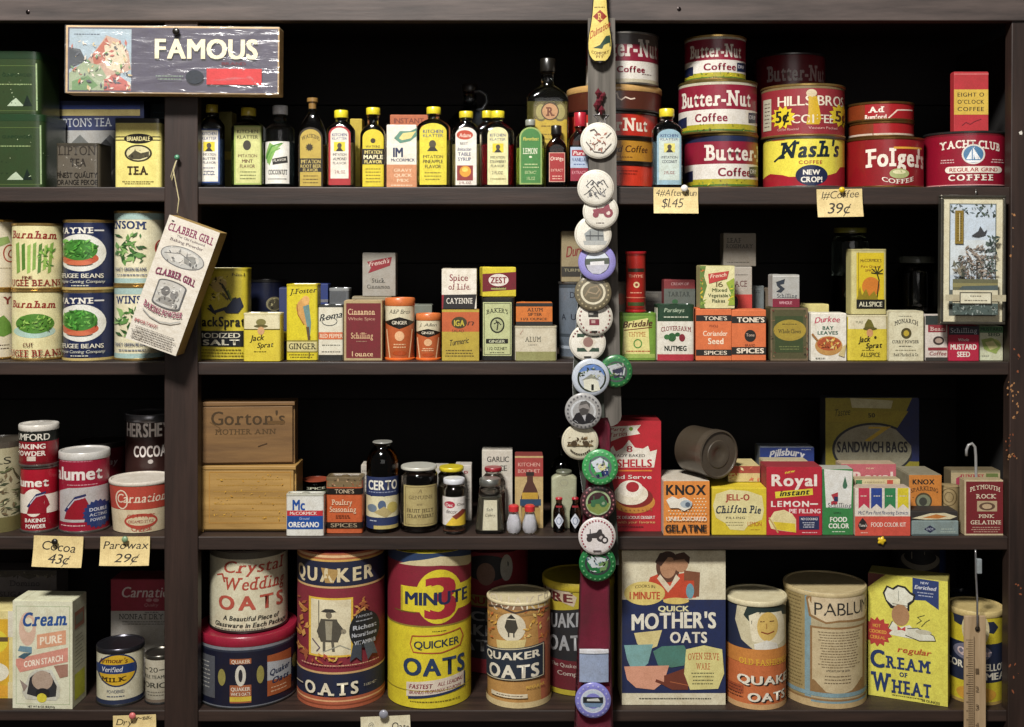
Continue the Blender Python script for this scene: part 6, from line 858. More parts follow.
carton('oats_box', 'large white and navy oats carton with mixing bowls, mother and child picture', 622, 550.5, 725.5, 703, .02, 'd6cfb4', [R(622, 599, 725.5, 691.5, '1b2852'), G([646, 589, 650, 577, 662, 572, 676, 574, 688, 572, 696, 575, 699, 585, 696, 597, 640, 600], 'c0482c'), O(656, 551, 680, 582, '5a3828'), O(660, 556, 676, 578, 'b08464'), O(674, 556, 688, 572, 'b08464'), G([673, 560, 676, 554, 684, 552, 690, 557, 689, 564, 684, 559], '4a2c1c'), G([655, 562, 660, 553, 672, 552, 678, 558, 668, 557, 661, 566], '3c241a'), G([660, 574, 670, 586, 676, 574, 680, 578, 668, 592, 657, 578], 'd8ccb4'), G([684, 570, 700, 572, 699, 596, 694, 596, 694, 580, 684, 580], '7c4c34'), O(686, 583, 694, 598, '6c9cac'), O(663, 597, 689, 603.5, 'd8c070'), O(624, 581, 665, 604.5, 'd8c474', 30), T('COOKS IN', 635, 585, 655, 588, '6c5c34', 'b', 1), T('1 MINUTE', 629.5, 591, 660, 598.5, 'b84c2c', 'B'), T('QUICK', 658, 605, 689, 610.5, 'dcd6a8', 'B', 0), T("MOTHER'S", 631.5, 613, 716, 629, 'e2dece', 'B', 1, 2), T('OATS', 670, 630.5, 707, 641.5, 'e2dece', 'B'), G([634, 632, 662, 629, 657, 645, 652, 647, 640, 646, 637, 642], 'd4c68c'), G([624, 644, 653, 643, 648, 662, 643, 666, 630, 665, 627, 658], '7ca8a8'), G([653, 650, 662, 645, 684, 644, 688, 652, 684, 664, 672, 666, 658, 664], '4c7c70'), G([624, 665, 669, 664, 664, 680, 654, 688, 636, 686, 627, 678], 'd49a80'), G([664, 674, 684, 667, 690, 672, 688, 688, 672, 688, 664, 684], '6c3424'), L([664, 682, 656, 679], 3, '6c3424'), L([670, 680, 690, 684], .8, 'a8603c'), G([686, 648, 704, 644, 722, 648, 724, 672, 718, 687, 690, 688, 684, 672], 'd8d08c'), T('OVEN SERVE', 688, 652, 719, 659, 'b8683c', 'bs', 1), T('WARE', 696, 661.5, 710, 668, 'b8683c', 'bs'), Dn(690, 670, 716, 684, 4, '5c5c3c'), Dn(632, 695.5, 718, 697.5, 1, '4c4c40')], dep=.075, side='9c967c')
can('oats_can', 'cream-lidded canister with smiling hatted face above an orange base', 726, 584, 785, 706, .001, 'c06a3c', [Bd(584, 648, '1a2440'), G([738, 607, 744, 604, 790, 604, 790, 650, 756, 650, 742, 640, 736, 622], 'c8c0a0'), G([744, 616, 748, 606, 760, 603, 780, 606, 790, 614, 790, 622, 776, 614, 760, 613, 752, 624], '1c2e2c'), G([749, 616, 757, 612, 780, 613, 783, 625, 784, 640, 778, 645, 752, 640], 'e0d8bc'), O(757, 612, 777, 640, 'd4b464', 24), L([760, 621, 764, 621], 1, '6c4824'), L([769, 621, 773, 621], 1, '6c4824'), L([761, 631, 767, 633, 773, 631], 1.2, '8c4424'), L([766, 623, 766, 628], .8, 'a87c3c'), G([754, 643, 766, 639, 776, 643, 778, 655, 756, 655], 'dcdad0'), Bd(648, 662, 'c4803c'), T('OLD FASHIONED', 740, 657, 786, 663, 'd8ac34', 'bs', 0, -1), T('QUAKER', 739, 674, 792, 682.5, '2a1c18', 'B', 0, -1), T('QUAKER', 738, 673, 791, 681.5, 'e4dece', 'B', 0, -1), T('OATS', 749, 691, 784, 699.5, '2a1c18', 'B', 0, 1), T('OATS', 748, 690, 783, 698.5, 'e4dece', 'B', 0, 1), R(729, 684, 744, 692, '9c4c2c'), Dn(729, 685, 744, 697, 4, '5c2c1c'), Bd(701, 706, 'c8a070')], rim=None, fin='p', lid='cfc6a4', lh=5, cat='canister', over=1.03)
can('cereal_can', 'large faded blue and cream baby cereal canister with worn lid', 784.5, 570, 864.5, 707, .005, 'a89470', [R(775, 585, 806, 700, '9c8a5c'), R(806, 578, 812, 706, '7c98a0'), R(812, 580, 880, 706, 'b0a484'), Bd(576, 586, '7c98a0'), G([807, 600, 812, 594, 868, 594, 872, 602, 872, 618, 862, 624, 838, 622, 826, 624, 810, 618], '8c6c44'), G([809, 602, 813, 596, 868, 596, 870, 604, 870, 616, 862, 621, 838, 620, 826, 622, 812, 616], 'cdbc9c'), T('PABLUM', 815, 603.5, 864, 616, '2a2824', '', 0, 1), R(811, 627, 862, 693, '8c6c44'), R(813, 629, 860, 680, 'c0b08c'), G([813, 678, 860, 678, 850, 690, 840, 693, 826, 691], 'c0b08c'), Dn(818, 631, 858, 668, 14, '7c6c50'), T('AMOUNTS MAY BE GIVEN', 826, 669, 848, 671, '3c342a', 'b'), Dn(822, 674, 852, 684, 3, '6c5c44'), Dn(789, 596, 804, 690, 26, '7c6c44'), Bd(692, 696, '7c98a0'), Bd(698, 700, '8c6c44'), Bd(700, 707, 'bca478'), R(812, 700, 880, 702, '7c98a0')], rim=None, fin='p', lid='bfae84', lh=5, cat='canister', over=1.0)
carton('cereal_box', 'yellow hot wheat cereal carton angled beside the right-hand canister', 868, 577, 947.8, 704, .060, 'd6d058', [G([866, 572, 886, 573, 876, 585, 866, 592], '5c2424'), G([913, 576, 939, 578, 939, 607, 926, 599, 913, 600], '22386e'), T('NEW', 921, 580, 929, 582.5, 'c8ccd8', 'b'), T('Enriched', 915, 584, 936, 588, 'c8ccd8', 'Bi'), Dn(917, 590, 935, 596, 2, 'a8b0c8'), G([886, 604, 883, 596, 887, 588, 893, 590, 898, 586, 906, 587, 911, 592, 916, 594, 915, 601, 910, 606, 910, 612, 891, 611], '1c1c18'), G([887, 603, 885, 596, 888, 590, 894, 592, 899, 588, 905, 589, 910, 594, 914, 596, 913, 600, 908, 604, 908, 609, 893, 608], 'dcdccc'), L([893, 606, 908, 607], .8, '6c6c60'), L([899, 592, 899, 603], .6, '8c8c80'), O(892, 606, 910, 628, 'a8805c', 22), G([888, 634, 893, 624, 900, 630, 910, 626, 918, 634, 916, 640, 884, 638], 'dcdccc'), L([888, 634, 893, 624], .8, '1c1c18'), G([898, 628, 902, 631, 906, 628, 906, 633, 902, 632, 898, 633], 'b84444'), G([908, 630, 918, 628, 934, 634, 936, 639, 920, 641, 906, 637], 'd4d4c4'), L([908, 630, 918, 628, 934, 634, 936, 639, 920, 641, 906, 637], .8, '26241c'), O(916, 629, 932, 634, 'b8b4a0'), L([917, 624, 922, 620, 918, 617, 925, 614], .7, '5c5c30'), L([922, 626, 926, 621, 930, 618], .7, '5c5c30'), St(877.5, 637, 12, 15.5, 14, 'b03c34'), T('HOT', 873, 629, 881, 632.5, 'd8b044', 'b'), T('COOKED', 869, 635, 887, 638.5, 'd8a040', 'B'), T('CEREAL', 870, 641, 886, 644.5, 'd8a040', 'b'), T('regular', 898, 649, 931, 655, 'b8502c', 'bi', 0, 0), T('C', 870.5, 655, 885, 673.5, '1b3060', 'Bs'), T('REAM', 886, 660, 931, 672.5, '1b3060', 'Bs'), T('OF', 900, 675.5, 908, 680, '1b3060', 'Bs'), T('W', 871, 678, 891.5, 698, '1b3060', 'Bs'), T('HEAT', 892, 683.5, 931.5, 697.5, '1b3060', 'Bs'), Dn(890, 699, 926, 701, 1, '6c6c30'), T('28 OUNCES', 922, 699.5, 940, 702, '3c3c1c', 'b', 0, -1)], dep=.045, d2=.012, side='9c9450')
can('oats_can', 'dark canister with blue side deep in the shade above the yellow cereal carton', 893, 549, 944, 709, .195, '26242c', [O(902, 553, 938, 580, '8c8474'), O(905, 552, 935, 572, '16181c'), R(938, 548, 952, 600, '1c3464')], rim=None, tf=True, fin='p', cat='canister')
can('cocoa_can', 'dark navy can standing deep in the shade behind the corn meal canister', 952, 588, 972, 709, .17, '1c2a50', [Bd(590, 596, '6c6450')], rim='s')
can('meal_can', 'yellow and navy corn meal canister behind the wooden ruler', 948.5, 596, 1001.5, 704, .018, 'c8b82c', [Bd(596, 599, '9c8c5c'), G([955, 618, 960, 612, 968, 615, 968, 625, 962, 628, 956, 626], '14203c'), G([984, 622, 992, 622, 996, 628, 992, 634, 985, 632, 983, 626], '14203c'), O(963, 612, 988, 648, 'c8bc94'), R(940, 644, 1006, 682, '14203c'), O(955, 644, 990, 662, '6c6c80'), T('Quaker', 959, 649, 990, 656, 'c8b4b4', 'B'), T('YELLOW', 978, 663, 1003, 670, 'dcd8c8', 'B', 0, -1), T('CORN', 950.5, 662, 971, 669, 'dcd8c8', 'B', 0, -1), T('MEAL', 984, 672, 1004, 679, 'dcd8c8', 'B', 0, -1), O(958, 686, 994, 702, 'c89434'), Bd(701, 704, 'a88c4c')], rim=None, fin='p', lid='c0ac74', lh=6, cat='canister', over=1.0)
# ================================================================== things hanging in front
# wooden slat
def flat_strip(name, label, cat, pts, y0, y1, m, round_end=0, y_off=0):
    """upright board from centreline points (px, py, halfwidth)"""
    bm = bmesh.new(); o = P(pts[0][0], pts[0][1], y0); L_, R_ = [], []
    out = [P(x-w, y, y0) for x, y, w in pts]+[P(x+w, y, y0) for x, y, w in reversed(pts)]
    if round_end:
        x, y, w = pts[-1]; arc = [P(x+w*math.cos(t)*-1, y+w*.8*math.sin(t), y0) for t in [PI*k/8 for k in range(1, 8)]]
        out = [P(a-w2, b, y0) for a, b, w2 in pts]+arc+[P(a+w2, b, y0) for a, b, w2 in reversed(pts)]
    f = [bm.verts.new((p.x-o.x, y0, p.z-o.z)) for p in out]; b = [bm.verts.new((p.x-o.x, y1, p.z-o.z)) for p in out]
    n = len(out); bm.faces.new(f); bm.faces.new(list(reversed(b)))
    for i in range(n): bm.faces.new((f[i], b[i], b[(i+1) % n], f[(i+1) % n]))
    bmesh.ops.recalc_face_normals(bm, faces=bm.faces)
    bmesh.ops.bevel(bm, geom=[e for e in bm.edges if abs(e.verts[0].co.y-e.verts[1].co.y) < 1e-6 and e.verts[0].co.y == y0], offset=.0008, segments=1, affect='EDGES')
    ob = bm_obj(name, bm, m); ob.location = (o.x, 0, o.z); tag(ob, label, cat); return ob
slat_m = wood('weathered_slat', '6c665f', '46423c', 5, 2, worn='8a847a', rough=.85, stretch=20, wearpos=.66)
flat_strip('hanging_board', 'narrow grey weathered board hanging behind the badges', 'board', [(601.5, 18, 13.5), (602, 120, 13.8), (604, 260, 13.8), (606, 360, 14), (608, 416, 13.5)], -.016, -.0105, slat_m, 1)
flat_strip('badge_strap', 'dark green-grey strap carrying the lower row of badges', 'strap', [(599, 200, 9), (592, 300, 14), (588, 380, 15.5), (590, 440, 15), (600, 500, 16), (603, 565, 16)], -.0235, -.0165, mat('2e332c', 'v'))
# ribbon: soft folded velvet
bm = bmesh.new(); n = 50; m = 10; cols = []
for j in range(n+1):
    t = j/n; py = 418+t*(770-418); cx = 602-22*t if t < .32 else 595-2*(t-.32); hw = 10+10*min(1, t*1.1)
    if t < .03: hw *= .6+t*13
    row = []
    for i in range(m+1):
        s_ = i/m*2-1; p = P(cx+hw*s_, py, -.032)
        row.append(bm.verts.new((p.x, -.0285-.0025*math.cos(s_*PI*1.1+t*6)-.0015*math.sin(t*40+s_), p.z)))
    cols.append(row)
for j in range(n):
    for i in range(m): bm.faces.new((cols[j][i], cols[j+1][i], cols[j+1][i+1], cols[j][i+1]))
bmesh.ops.solidify(bm, geom=bm.faces[:], thickness=.0015)
o = bm_obj('velvet_ribbon', bm, mat('861a3a', 'v'), None, smooth='all'); tag(o, 'long maroon velvet ribbon hanging to the bottom with a denim cuff', 'ribbon')
bm = bmesh.new(); p0 = P(579.5, 650, -.036); p1 = P(608.5, 682, -.036)
for z0, z1, mi, pr in ((p1.z, p0.z-.004, 0, 0), (p0.z-.0045, p0.z, 1, .0012)):
    prev = None
    for i in range(11):
        s_ = i/10*2-1; x = p0.x+(p1.x-p0.x)*i/10; yy = -.0355-pr-.0022*(1-s_*s_)
        q = (bm.verts.new((x, yy, z0)), bm.verts.new((x, yy, z1)), bm.verts.new((x, -.031, z0)), bm.verts.new((x, -.031, z1)))
        if prev:
            for a_, b_ in ((0, 1),): bm.faces.new((prev[0], q[0], q[1], prev[1])).material_index = mi
            bm.faces.new((prev[1], q[1], q[3], prev[3])).material_index = mi; bm.faces.new((prev[0], prev[2], q[2], q[0])).material_index = mi
        prev = q
ob = bm_obj('denim_cuff', bm, [mat('92a0bc', 'p'), mat('d0d2d8', 'p')], o, smooth=True); tag(ob, 'pale blue denim cuff')
# shoehorn
y = -.030; p = P(600, 62, y); k = S*(D+y)/D
th = Surf(); th.root = empty('shoehorn', (p.x, y, p.z), (0, 0, 0), 'yellow printed shoehorn hanging from the top rail above the badges', 'shoehorn')
prof = [(0, 63, 1), (0, 62, 5.5), (0, 60, 8.5), (0, 56, 11), (0, 50, 12.3), (0, 44, 12.4), (0, 36, 11.6), (0, 26, 9.8), (0, 14, 8.2), (0, 0, 7.2), (0, -16, 6.6), (0, -26, 6.2), (0, -30, 4.5), (0, -31, 1.5)]
def horn(bm, sc_, dy, mi):
    rows = []
    for _, yy, hw in prof:
        hw *= sc_; row = []
        for i in range(9):
            s_ = i/8*2-1; row.append(bm.verts.new((hw*s_*k, .0045*s_*s_*(hw/12)+dy, ((46-(46-yy)*-1)*0+(62-yy))*k if sc_ == 1 else ((62-yy)*k*.96+.0008))))
        rows.append(row)
    for j in range(len(rows)-1):
        for i in range(8): bm.faces.new((rows[j][i], rows[j][i+1], rows[j+1][i+1], rows[j+1][i])).material_index = mi
bm = bmesh.new(); horn(bm, 1, 0, 0); bmesh.ops.recalc_face_normals(bm, faces=bm.faces)
bmesh.ops.solidify(bm, geom=bm.faces[:], thickness=.0014); bm_obj('horn_blade', bm, mat('1d1814', 'm'), th.root, smooth=True)
th.U = lambda px: (px-600)*k; th.V = lambda q: (62-q)*k+1; th.umax = .1; th.vmax = 5; th.step = .003
th.pos = lambda u, v, off: Vector((u, .0045*(u/(12*k))**2-.0011-off, v-1))
yel = [(600+s_*(hw-1.0 if hw > 7 else hw*.92), yy-1.2) for s_ in (-1, 1) for _, yy, hw in (prof[1:-1] if s_ < 0 else prof[-2:0:-1])]
make_prints(th, [('g', yel, 'd4c06a'), Dn(593, 6, 607, 9, 1, '6c5a28'), G([600, 10, 607, 16.5, 600, 23, 593, 16.5], '8c2c1c'), T('R', 597.5, 13, 602.5, 20, 'd4b85c', 'bs'), T('Dalmation', 590, 31, 610, 39, 'a03c28', 'bi', 0, 12), G([593, 48, 600, 45, 606, 36, 610, 35, 610.5, 42, 604, 45, 602, 49], '2c4438'), L([609.8, 37, 610.3, 46], 1.2, '2c4438'), T('COMFORT', 591.5, 50, 609, 53, '6c4c1c', 'b', -2), T('FIT', 596, 55.5, 604, 58, '8c6c2c', 'b')], 'm')
# red crystal charm + wire star
bm = bmesh.new(); rr_ = random.Random(5)
for i in range(9):
    c_ = Vector((rr_.uniform(-.006, .006), rr_.uniform(-.003, .002), rr_.uniform(-.014, .012))); s_ = rr_.uniform(.003, .0055)
    vs = [bm.verts.new(c_+Vector(q)*s_) for q in ((1, 0, 0), (-1, 0, 0), (0, 1, 0), (0, -1, 0), (0, 0, 1.5), (0, 0, -1.5))]
    for f in ((0, 2, 4), (2, 1, 4), (1, 3, 4), (3, 0, 4), (2, 0, 5), (1, 2, 5), (3, 1, 5), (0, 3, 5)): bm.faces.new([vs[q] for q in f])
ob = bm_obj('crystal_charm', bm, mat('5c1c28', 'm')); p = P(600.5, 101, -.0205); ob.location = p; tag(ob, 'small cluster of dark red beads hung on the wooden slat', 'charm')
pts = []
for q in range(11):
    a_ = PI/2+q*PI/5; r_ = (8 if q % 2 == 0 else 3.6)*S; pts.append((r_*math.cos(a_), 0, r_*math.sin(a_)))
bm = bmesh.new(); tube_bm(bm, pts, .0007, 6); ob = bm_obj('wire_star', bm, mat('c8c4c8', 'k'), None, smooth='all'); ob.location = P(601, 117.5, -.0168); tag(ob, 'little silver wire star above the top white badge', 'charm')

# badges
def dots(cx, cy, r, n, c, a0=0, a1=2*PI, w=1.1):
    return [L([cx+r*math.cos(a)-w*.6*math.sin(a), cy+r*math.sin(a)+w*.6*math.cos(a), cx+r*math.cos(a)+w*.6*math.sin(a), cy+r*math.sin(a)-w*.6*math.cos(a)], 1.5, c) for a in [a0+(a1-a0)*(k+.5)/n for k in range(n)]]
def tractor(cx, cy, s, c, c2):
    return [O(cx+1*s, cy-2*s, cx+8*s, cy+5*s, c), O(cx+3*s, cy, cx+6*s, cy+3*s, c2), O(cx-7*s, cy+.5*s, cx-2.5*s, cy+5*s, c), G([cx-7*s, cy-1*s, cx+1*s, cy-2.5*s, cx+3*s, cy-5*s, cx+5*s, cy-5*s, cx+6*s, cy-1*s, cx+2*s, cy+2*s, cx-6*s, cy+2*s], c), L([cx-4*s, cy-1*s, cx-4*s, cy-5*s], .9, c)]
def scene_(cx, cy, r, sky, gr, dk): return [O(cx-r, cy-r, cx+r, cy+r, sky, 28), G([cx+r*math.cos(a) for a in ()] or [cx-r*.96, cy+r*.2, cx-r*.5, cy-.1*r, cx, cy+.1*r, cx+r*.5, cy-.15*r, cx+r*.96, cy+r*.15, cx+r*.7, cy+r*.7, cx, cy+r, cx-r*.7, cy+r*.7], gr)]+Sp(cx-r*.6, cy-r*.4, cx+r*.6, cy+r*.4, 26, r*.18, dk, int(cx+cy))
W_ = 'd9d5ca'
B_list = [
 (598.7, 140.8, 18.5, -1.6, 'white badge with brown-red sketch, topmost on the wooden slat', W_, Sp(590, 134, 606, 152, 30, 1.8, ['a8705c', '6c4438', '8c5c50'], 1)+[L([590, 131, 594, 129.5, 597, 133], 1, '3c2a24'), L([586, 142, 594, 152, 603, 153, 611, 144], .8, '5c5450'), L([606, 138, 611, 133], .7, '4a4440')]),
 (595.7, 188, 18.5, 6, 'white badge with black pen sketch in front of the top shelf edge', W_, [L([586, 186, 592, 180, 597, 185, 603, 180, 608, 188], .9, '3a3a3c'), L([588, 192, 594, 186, 600, 195, 606, 189], .8, '3a3a3c'), L([584, 195, 592, 190, 599, 199], .7, '4a4a4c')]+Sp(587, 181, 605, 197, 26, 1.7, ['3a3a3c', '6c6c70', '8a8a8c'], 2)),
 (600.6, 211.5, 18, 5, 'cream badge with maroon tractor, just below the pen sketch badge', W_, tractor(602, 211, 1.35, '8a4450', 'd9c8c0')+[Dn(596, 222, 604, 224, 1, '5a4a48'), Dn(606, 199, 613, 202, 1, '2a2a2a')]),
 (593, 234.5, 18.7, 4, 'white badge with small grey building drawing', W_, [G([584, 234, 590, 229, 603, 229, 604, 241, 586, 241], '8c9090'), G([583, 241, 607, 241, 605, 245, 584, 245], 'a8aaa8'), L([586, 236, 603, 236], 1.2, '3c4044'), L([590, 231, 590, 240], .8, '4a4c50'), L([598, 230, 598, 240], .8, '4a4c50'), Dn(589, 224, 599, 226, 1, '6c6c6c')]),
 (597, 262, 19, 3, 'lavender-rimmed badge with landscape in the middle of the upper strap', '8c86c4', [O(584.5, 250, 609.5, 274.5, '3c4048', 28), G([585.5, 262, 586, 257, 590, 252.5, 597, 250.8, 604, 252.5, 608.5, 258, 608.8, 262], 'c8d0dc'), G([585.5, 259, 609, 258, 609, 264, 585.5, 265], '4a5248'), G([586, 265, 609, 264, 606, 270, 600, 274, 592, 273.5, 588, 270], 'b8b8c4'), G([590, 262, 604, 261, 604, 265, 590, 265.5], 'd8d8dc')]),
 (593, 292.7, 18.5, 2, 'bronze-rimmed badge with cream centre and sketched animal', '6c6450', [O(580.5, 280.5, 605.5, 304.5, 'cfc8b0', 28), L([585, 296, 590, 288, 597, 286, 601, 292, 598, 298, 590, 298], 1.4, '8a7a60'), L([588, 292, 596, 294, 600, 289], 1.2, '9a8a70')]+dots(593, 292.7, 15.3, 20, 'a89c7c')),
 (594.5, 317.5, 18.5, 1, 'white badge with small maroon and green block emblem', W_, [R(588, 311, 598, 317, '33302c'), R(589, 319, 599, 325, '7c3440'), R(589, 312, 593, 314.5, 'a8a49c'), R(591, 320, 595, 323, 'b89c98')]+dots(594.5, 317.5, 15, 22, '7c4a4a')+[R(591, 330.5, 597, 332.5, '33302c')]),
 (587.5, 342.7, 18.5, 0, 'white badge with dark green square and cream diamond', W_, [R(577, 333.5, 599, 351.5, '2c4434'), G([588, 332.5, 597, 342, 588, 352, 579, 342], 'cfc8b8'), O(583, 337, 593, 347, '8c6c64')]+dots(587.5, 342.7, 15.4, 12, '6c3a38', PI*1.1, PI*1.9)+[R(584, 356, 591, 358, '2a2a28')]),
 (590.7, 377.4, 19, 2, 'blue-and-white-rimmed badge with white barn among dark trees', 'b8c0cc', [O(577, 363.5, 606, 392, '2c3428', 30), G([578, 372, 584, 365.5, 594, 363.8, 602, 368, 605, 376, 599, 370, 588, 370], '5c7cb8'), G([583, 380, 591, 376, 598, 381, 600, 390, 592, 391.5, 584, 388], 'd8d8c8'), G([581, 380, 591, 373.5, 600, 380, 591, 378], '8a8c80'), R(591, 384, 593.5, 390, '1c1e1a')]+Sp(579, 367, 600, 376, 20, 1.6, ['4a5c34', 'b8bca8', '1c2418'], 3)),
 (616, 371, 16.5, 0, 'green-rimmed badge showing machinery, behind the barn badge', '2a7040', [O(605, 361, 627, 382, '4a5050', 26), G([607, 366, 618, 363, 625, 368, 624, 375, 612, 374], 'b0b4b8'), G([612, 370, 624, 366, 622, 376, 614, 378], '33364c')]+Sp(608, 364, 624, 379, 20, 1.8, ['1c1e2c', '9c9c9c', '6c7c50'], 5)+dots(616, 371, 13.8, 16, '5c9c5c')),
 (583.3, 411, 18.5, 4, 'grey badge with portrait of a bearded person in a dark coat', '9c9c9c', [O(570.5, 399, 596, 423.5, 'c4c8cc', 28), G([572, 420, 576, 413, 584, 410, 592, 414, 596, 418, 592, 422, 583, 424, 576, 423], '26262a'), O(578.5, 401, 590, 414.5, '8a8684', 20), G([579, 409, 583, 407, 589, 409, 587, 415, 581, 415], '4a4848'), G([579, 405, 581, 401, 586, 399.8, 590, 403, 590, 408, 587, 403], '5a5856'), G([582, 415, 586, 414, 585, 421], 'b0b0b4')]+dots(583.3, 411, 15.6, 24, '5c5c60')),
 (580, 441.6, 18.5, 1, 'cream badge with brown farm wagon drawing', 'cfc9b2', Sp(568, 437, 592, 445, 34, 1.9, ['5c4a34', '8a7454', '3c3020'], 3)+[L([567, 445, 593, 445], 1, '6c5a3c'), O(571, 440, 577, 446, '4a3c2c'), O(583, 440, 589, 446, '4a3c2c')]+dots(580, 441.6, 12, 10, '3c3428', PI*.2, PI*.8)),
 (600, 467, 18, 3, 'bright green-rimmed badge with blue and white machine, below the wagon badge', '3c9454', [O(588.5, 455.5, 611.5, 478.5, '5c6468', 28), G([591, 462, 600, 457, 608, 462, 607, 470, 596, 472], 'c4cad4'), G([600, 467, 609, 466, 608, 474, 602, 476], '24346c'), O(598, 463, 606, 470, 'd0cc98')]+Sp(590, 458, 609, 476, 24, 1.9, ['1c2038', 'c8ccd4', '7c8c6c', '26304c'], 6)+dots(600, 467, 15.2, 20, '7cbc84')),
 (598, 502, 18, 1, 'dark-rimmed badge with green tractor in a field', '3c2428', [O(585.5, 490, 610.5, 514.5, '9cb088', 28), G([586, 504, 598, 501, 610, 503, 607, 510, 598, 514, 589, 510], '7c8c4c')]+tractor(598, 501, 1.1, '3c6a48', '8a9c84')+dots(598, 502, 15.2, 22, 'a86c74')),
 (597, 536, 18.8, 2, 'white badge with black steam engine and maroon lettering ring', 'd6d0d0', tractor(595, 535, 1.25, '3a3638', 'b8b0b0')+[O(601, 536, 608, 543, '3a3638'), O(602.6, 537.6, 606.4, 541.4, 'd6d0d0')]+dots(597, 536, 15.6, 24, '8c3c48', PI*.75, PI*2.25)+[R(593, 549.5, 601, 551, '4a4444')]),
 (597.4, 563, 18.5, 1, 'deep green-rimmed badge with pale machine, at the top of the bottom shelf', '1f6e3c', [O(584.5, 551, 610.5, 574.5, '33383c', 28), G([587, 560, 596, 555, 606, 558, 604, 566, 592, 567], 'c0c8cc'), G([598, 562, 608, 560, 606, 569, 600, 571], '6c8c58')]+Sp(587, 556, 608, 571, 22, 1.9, ['c8d0d0', '1c2420', '5c7c8c'], 8)+dots(597.4, 563, 15.5, 20, '6cac78')),
 (593, 700, 18, .5, 'violet-blue-rimmed badge with lake view at the foot of the ribbon', '7c7cc4', [O(580.5, 688, 605.5, 712, 'c8ccdc', 28), O(582, 689.5, 604, 710.5, 'b8c4d4', 28), R(583, 696, 603, 702, '23282c'), G([583, 702, 603, 702, 600, 706, 586, 706], '6c88a8'), G([587, 698, 598, 697, 600, 700, 587, 700], 'c8ccc8')]+dots(593, 700, 15.2, 18, 'a8a8dc')),
]
for bx, by, br, lev, lb, rc, ops in B_list:
    white = rc in (W_, 'cfc9b2', 'd6d0d0')
    button_pin(bx, by, br, lev, lb, rc, ([Ring(bx-br+1.6, by-br+1.6, bx+br-1.6, by+br-1.6, .5, 'b0aca0')] if white else [])+ops, y0=-.034 if by > 440 else -.0275)

# baking powder box on its string
y = -.050; kk = S*(D+y)/D
base = P(150.5, 347, y)
cl = carton('baking_powder_box', 'cream baking powder box hanging tilted from a string on the centre post', 0, 0, 54, 131, 0, 'd4cec2', [T('CLABBER GIRL', 3, 7, 51, 15, '7c2a50', 'Bs', 1), T('The Old Fashioned', 14, 16, 44, 18.5, '5a4a50', 'b'), T('Baking Powder', 9, 20.5, 44, 23.5, '5a4a50', 'b'), O(4, 26, 50, 47, '6c6c6c', 34), O(5, 26.8, 49, 45.8, 'b4b4b0', 34), O(10, 28, 44, 42, 'c8c6c0', 30), G([28, 35, 38, 31, 42, 37, 38, 42, 30, 41], '8c8c88'), L([8, 37, 24, 33, 36, 37], .8, '6a6a68')]+Sp(12, 29, 44, 43, 26, 2, ['8a8a88', 'd0cec8', '5c5c5c'], 2)+[T('CLABBER GIRL', 6, 53, 48, 60, '7c2a50', 'Bs', 2), O(12, 61, 42, 69, '5a5a5a'), R(12, 65, 42, 86, '5a5a5a'), O(12, 82, 42, 90, '5a5a5a'), O(13.5, 62.3, 40.5, 69, 'b8b6b0'), R(13.5, 66, 40.5, 85, 'b8b6b0'), O(13.5, 81, 40.5, 88.6, 'b8b6b0'), O(18, 68, 27, 78, '6a6866'), O(28, 69, 36, 79, '7a7876'), G([16, 86, 20, 79, 27, 78, 34, 80, 38, 86], '8c8a86')]+Sp(16, 66, 38, 86, 34, 1.8, ['5c5a58', 'd4d2cc', '8a8884'], 5)+[T('BAKING POWDER', 6, 87, 47, 93, '8a3a58', 'Bs', -4), L([7, 97, 16, 102, 27, 104, 38, 102, 47, 97], 1.2, 'a8a8a4'), T('IMPORTANT!', 3, 108, 27, 111.5, 'a04850', 'b'), Dn(3, 114, 50, 128, 6, '8a847c'), Ring(5, 119, 15, 127, .6, 'a8a49c')], dep=.042, side='a48850', zb=base.z, flap=False, fin='p')
cl.root.location = (base.x, y+.021, base.z); cl.root.rotation_euler = (0, math.radians(19.8), 0)
# rescale from the first-plane numbers to the hanging depth
w_ = cl.W; target_w = 53.6*kk; target_h = 131*kk
cl.root.scale = (target_w/cl.W, 1, target_h/cl.H)
bm = bmesh.new(); lathe_bm(bm, [(.0022, 0), (.0022, .0006)], 20)
bmesh.ops.rotate(bm, verts=bm.verts, cent=(0, 0, 0), matrix=Matrix.Rotation(PI/2, 3, 'X'))
ob = bm_obj('string_hole', bm, mat('15120f', 'p'), cl.root); ob.location = (-cl.W*.40, -.0213, cl.H*.965)
zh = P(177.5, 213, -.052)
sm = mat('a89c70', 'v'); pp = P(178, 158, -.006)
bm = bmesh.new(); tube_bm(bm, [pp+Vector((0, -.004, 0)), pp+Vector((-.0008, -.02, -.02)), Vector((zh.x, -.045, zh.z+.02)), zh+Vector((0, -.001, .001)), zh+Vector((0, .004, -.002))], .0008, 6)
tube_bm(bm, [pp+Vector((0, -.004, 0)), pp+Vector((-.004, -.006, -.012)), pp+Vector((-.0085, -.007, -.028)), pp+Vector((-.007, -.007, -.034)), pp+Vector((-.0035, -.008, -.022))], .0007, 6)
ob = bm_obj('string', bm, sm, None, smooth='all'); tag(ob, 'pale string tying the tilted baking powder box to the centre post', 'string')
pin(178, 157.5, '4c8a6c', 'green push pin holding the string on the centre post', 2.6, y=-.0085)

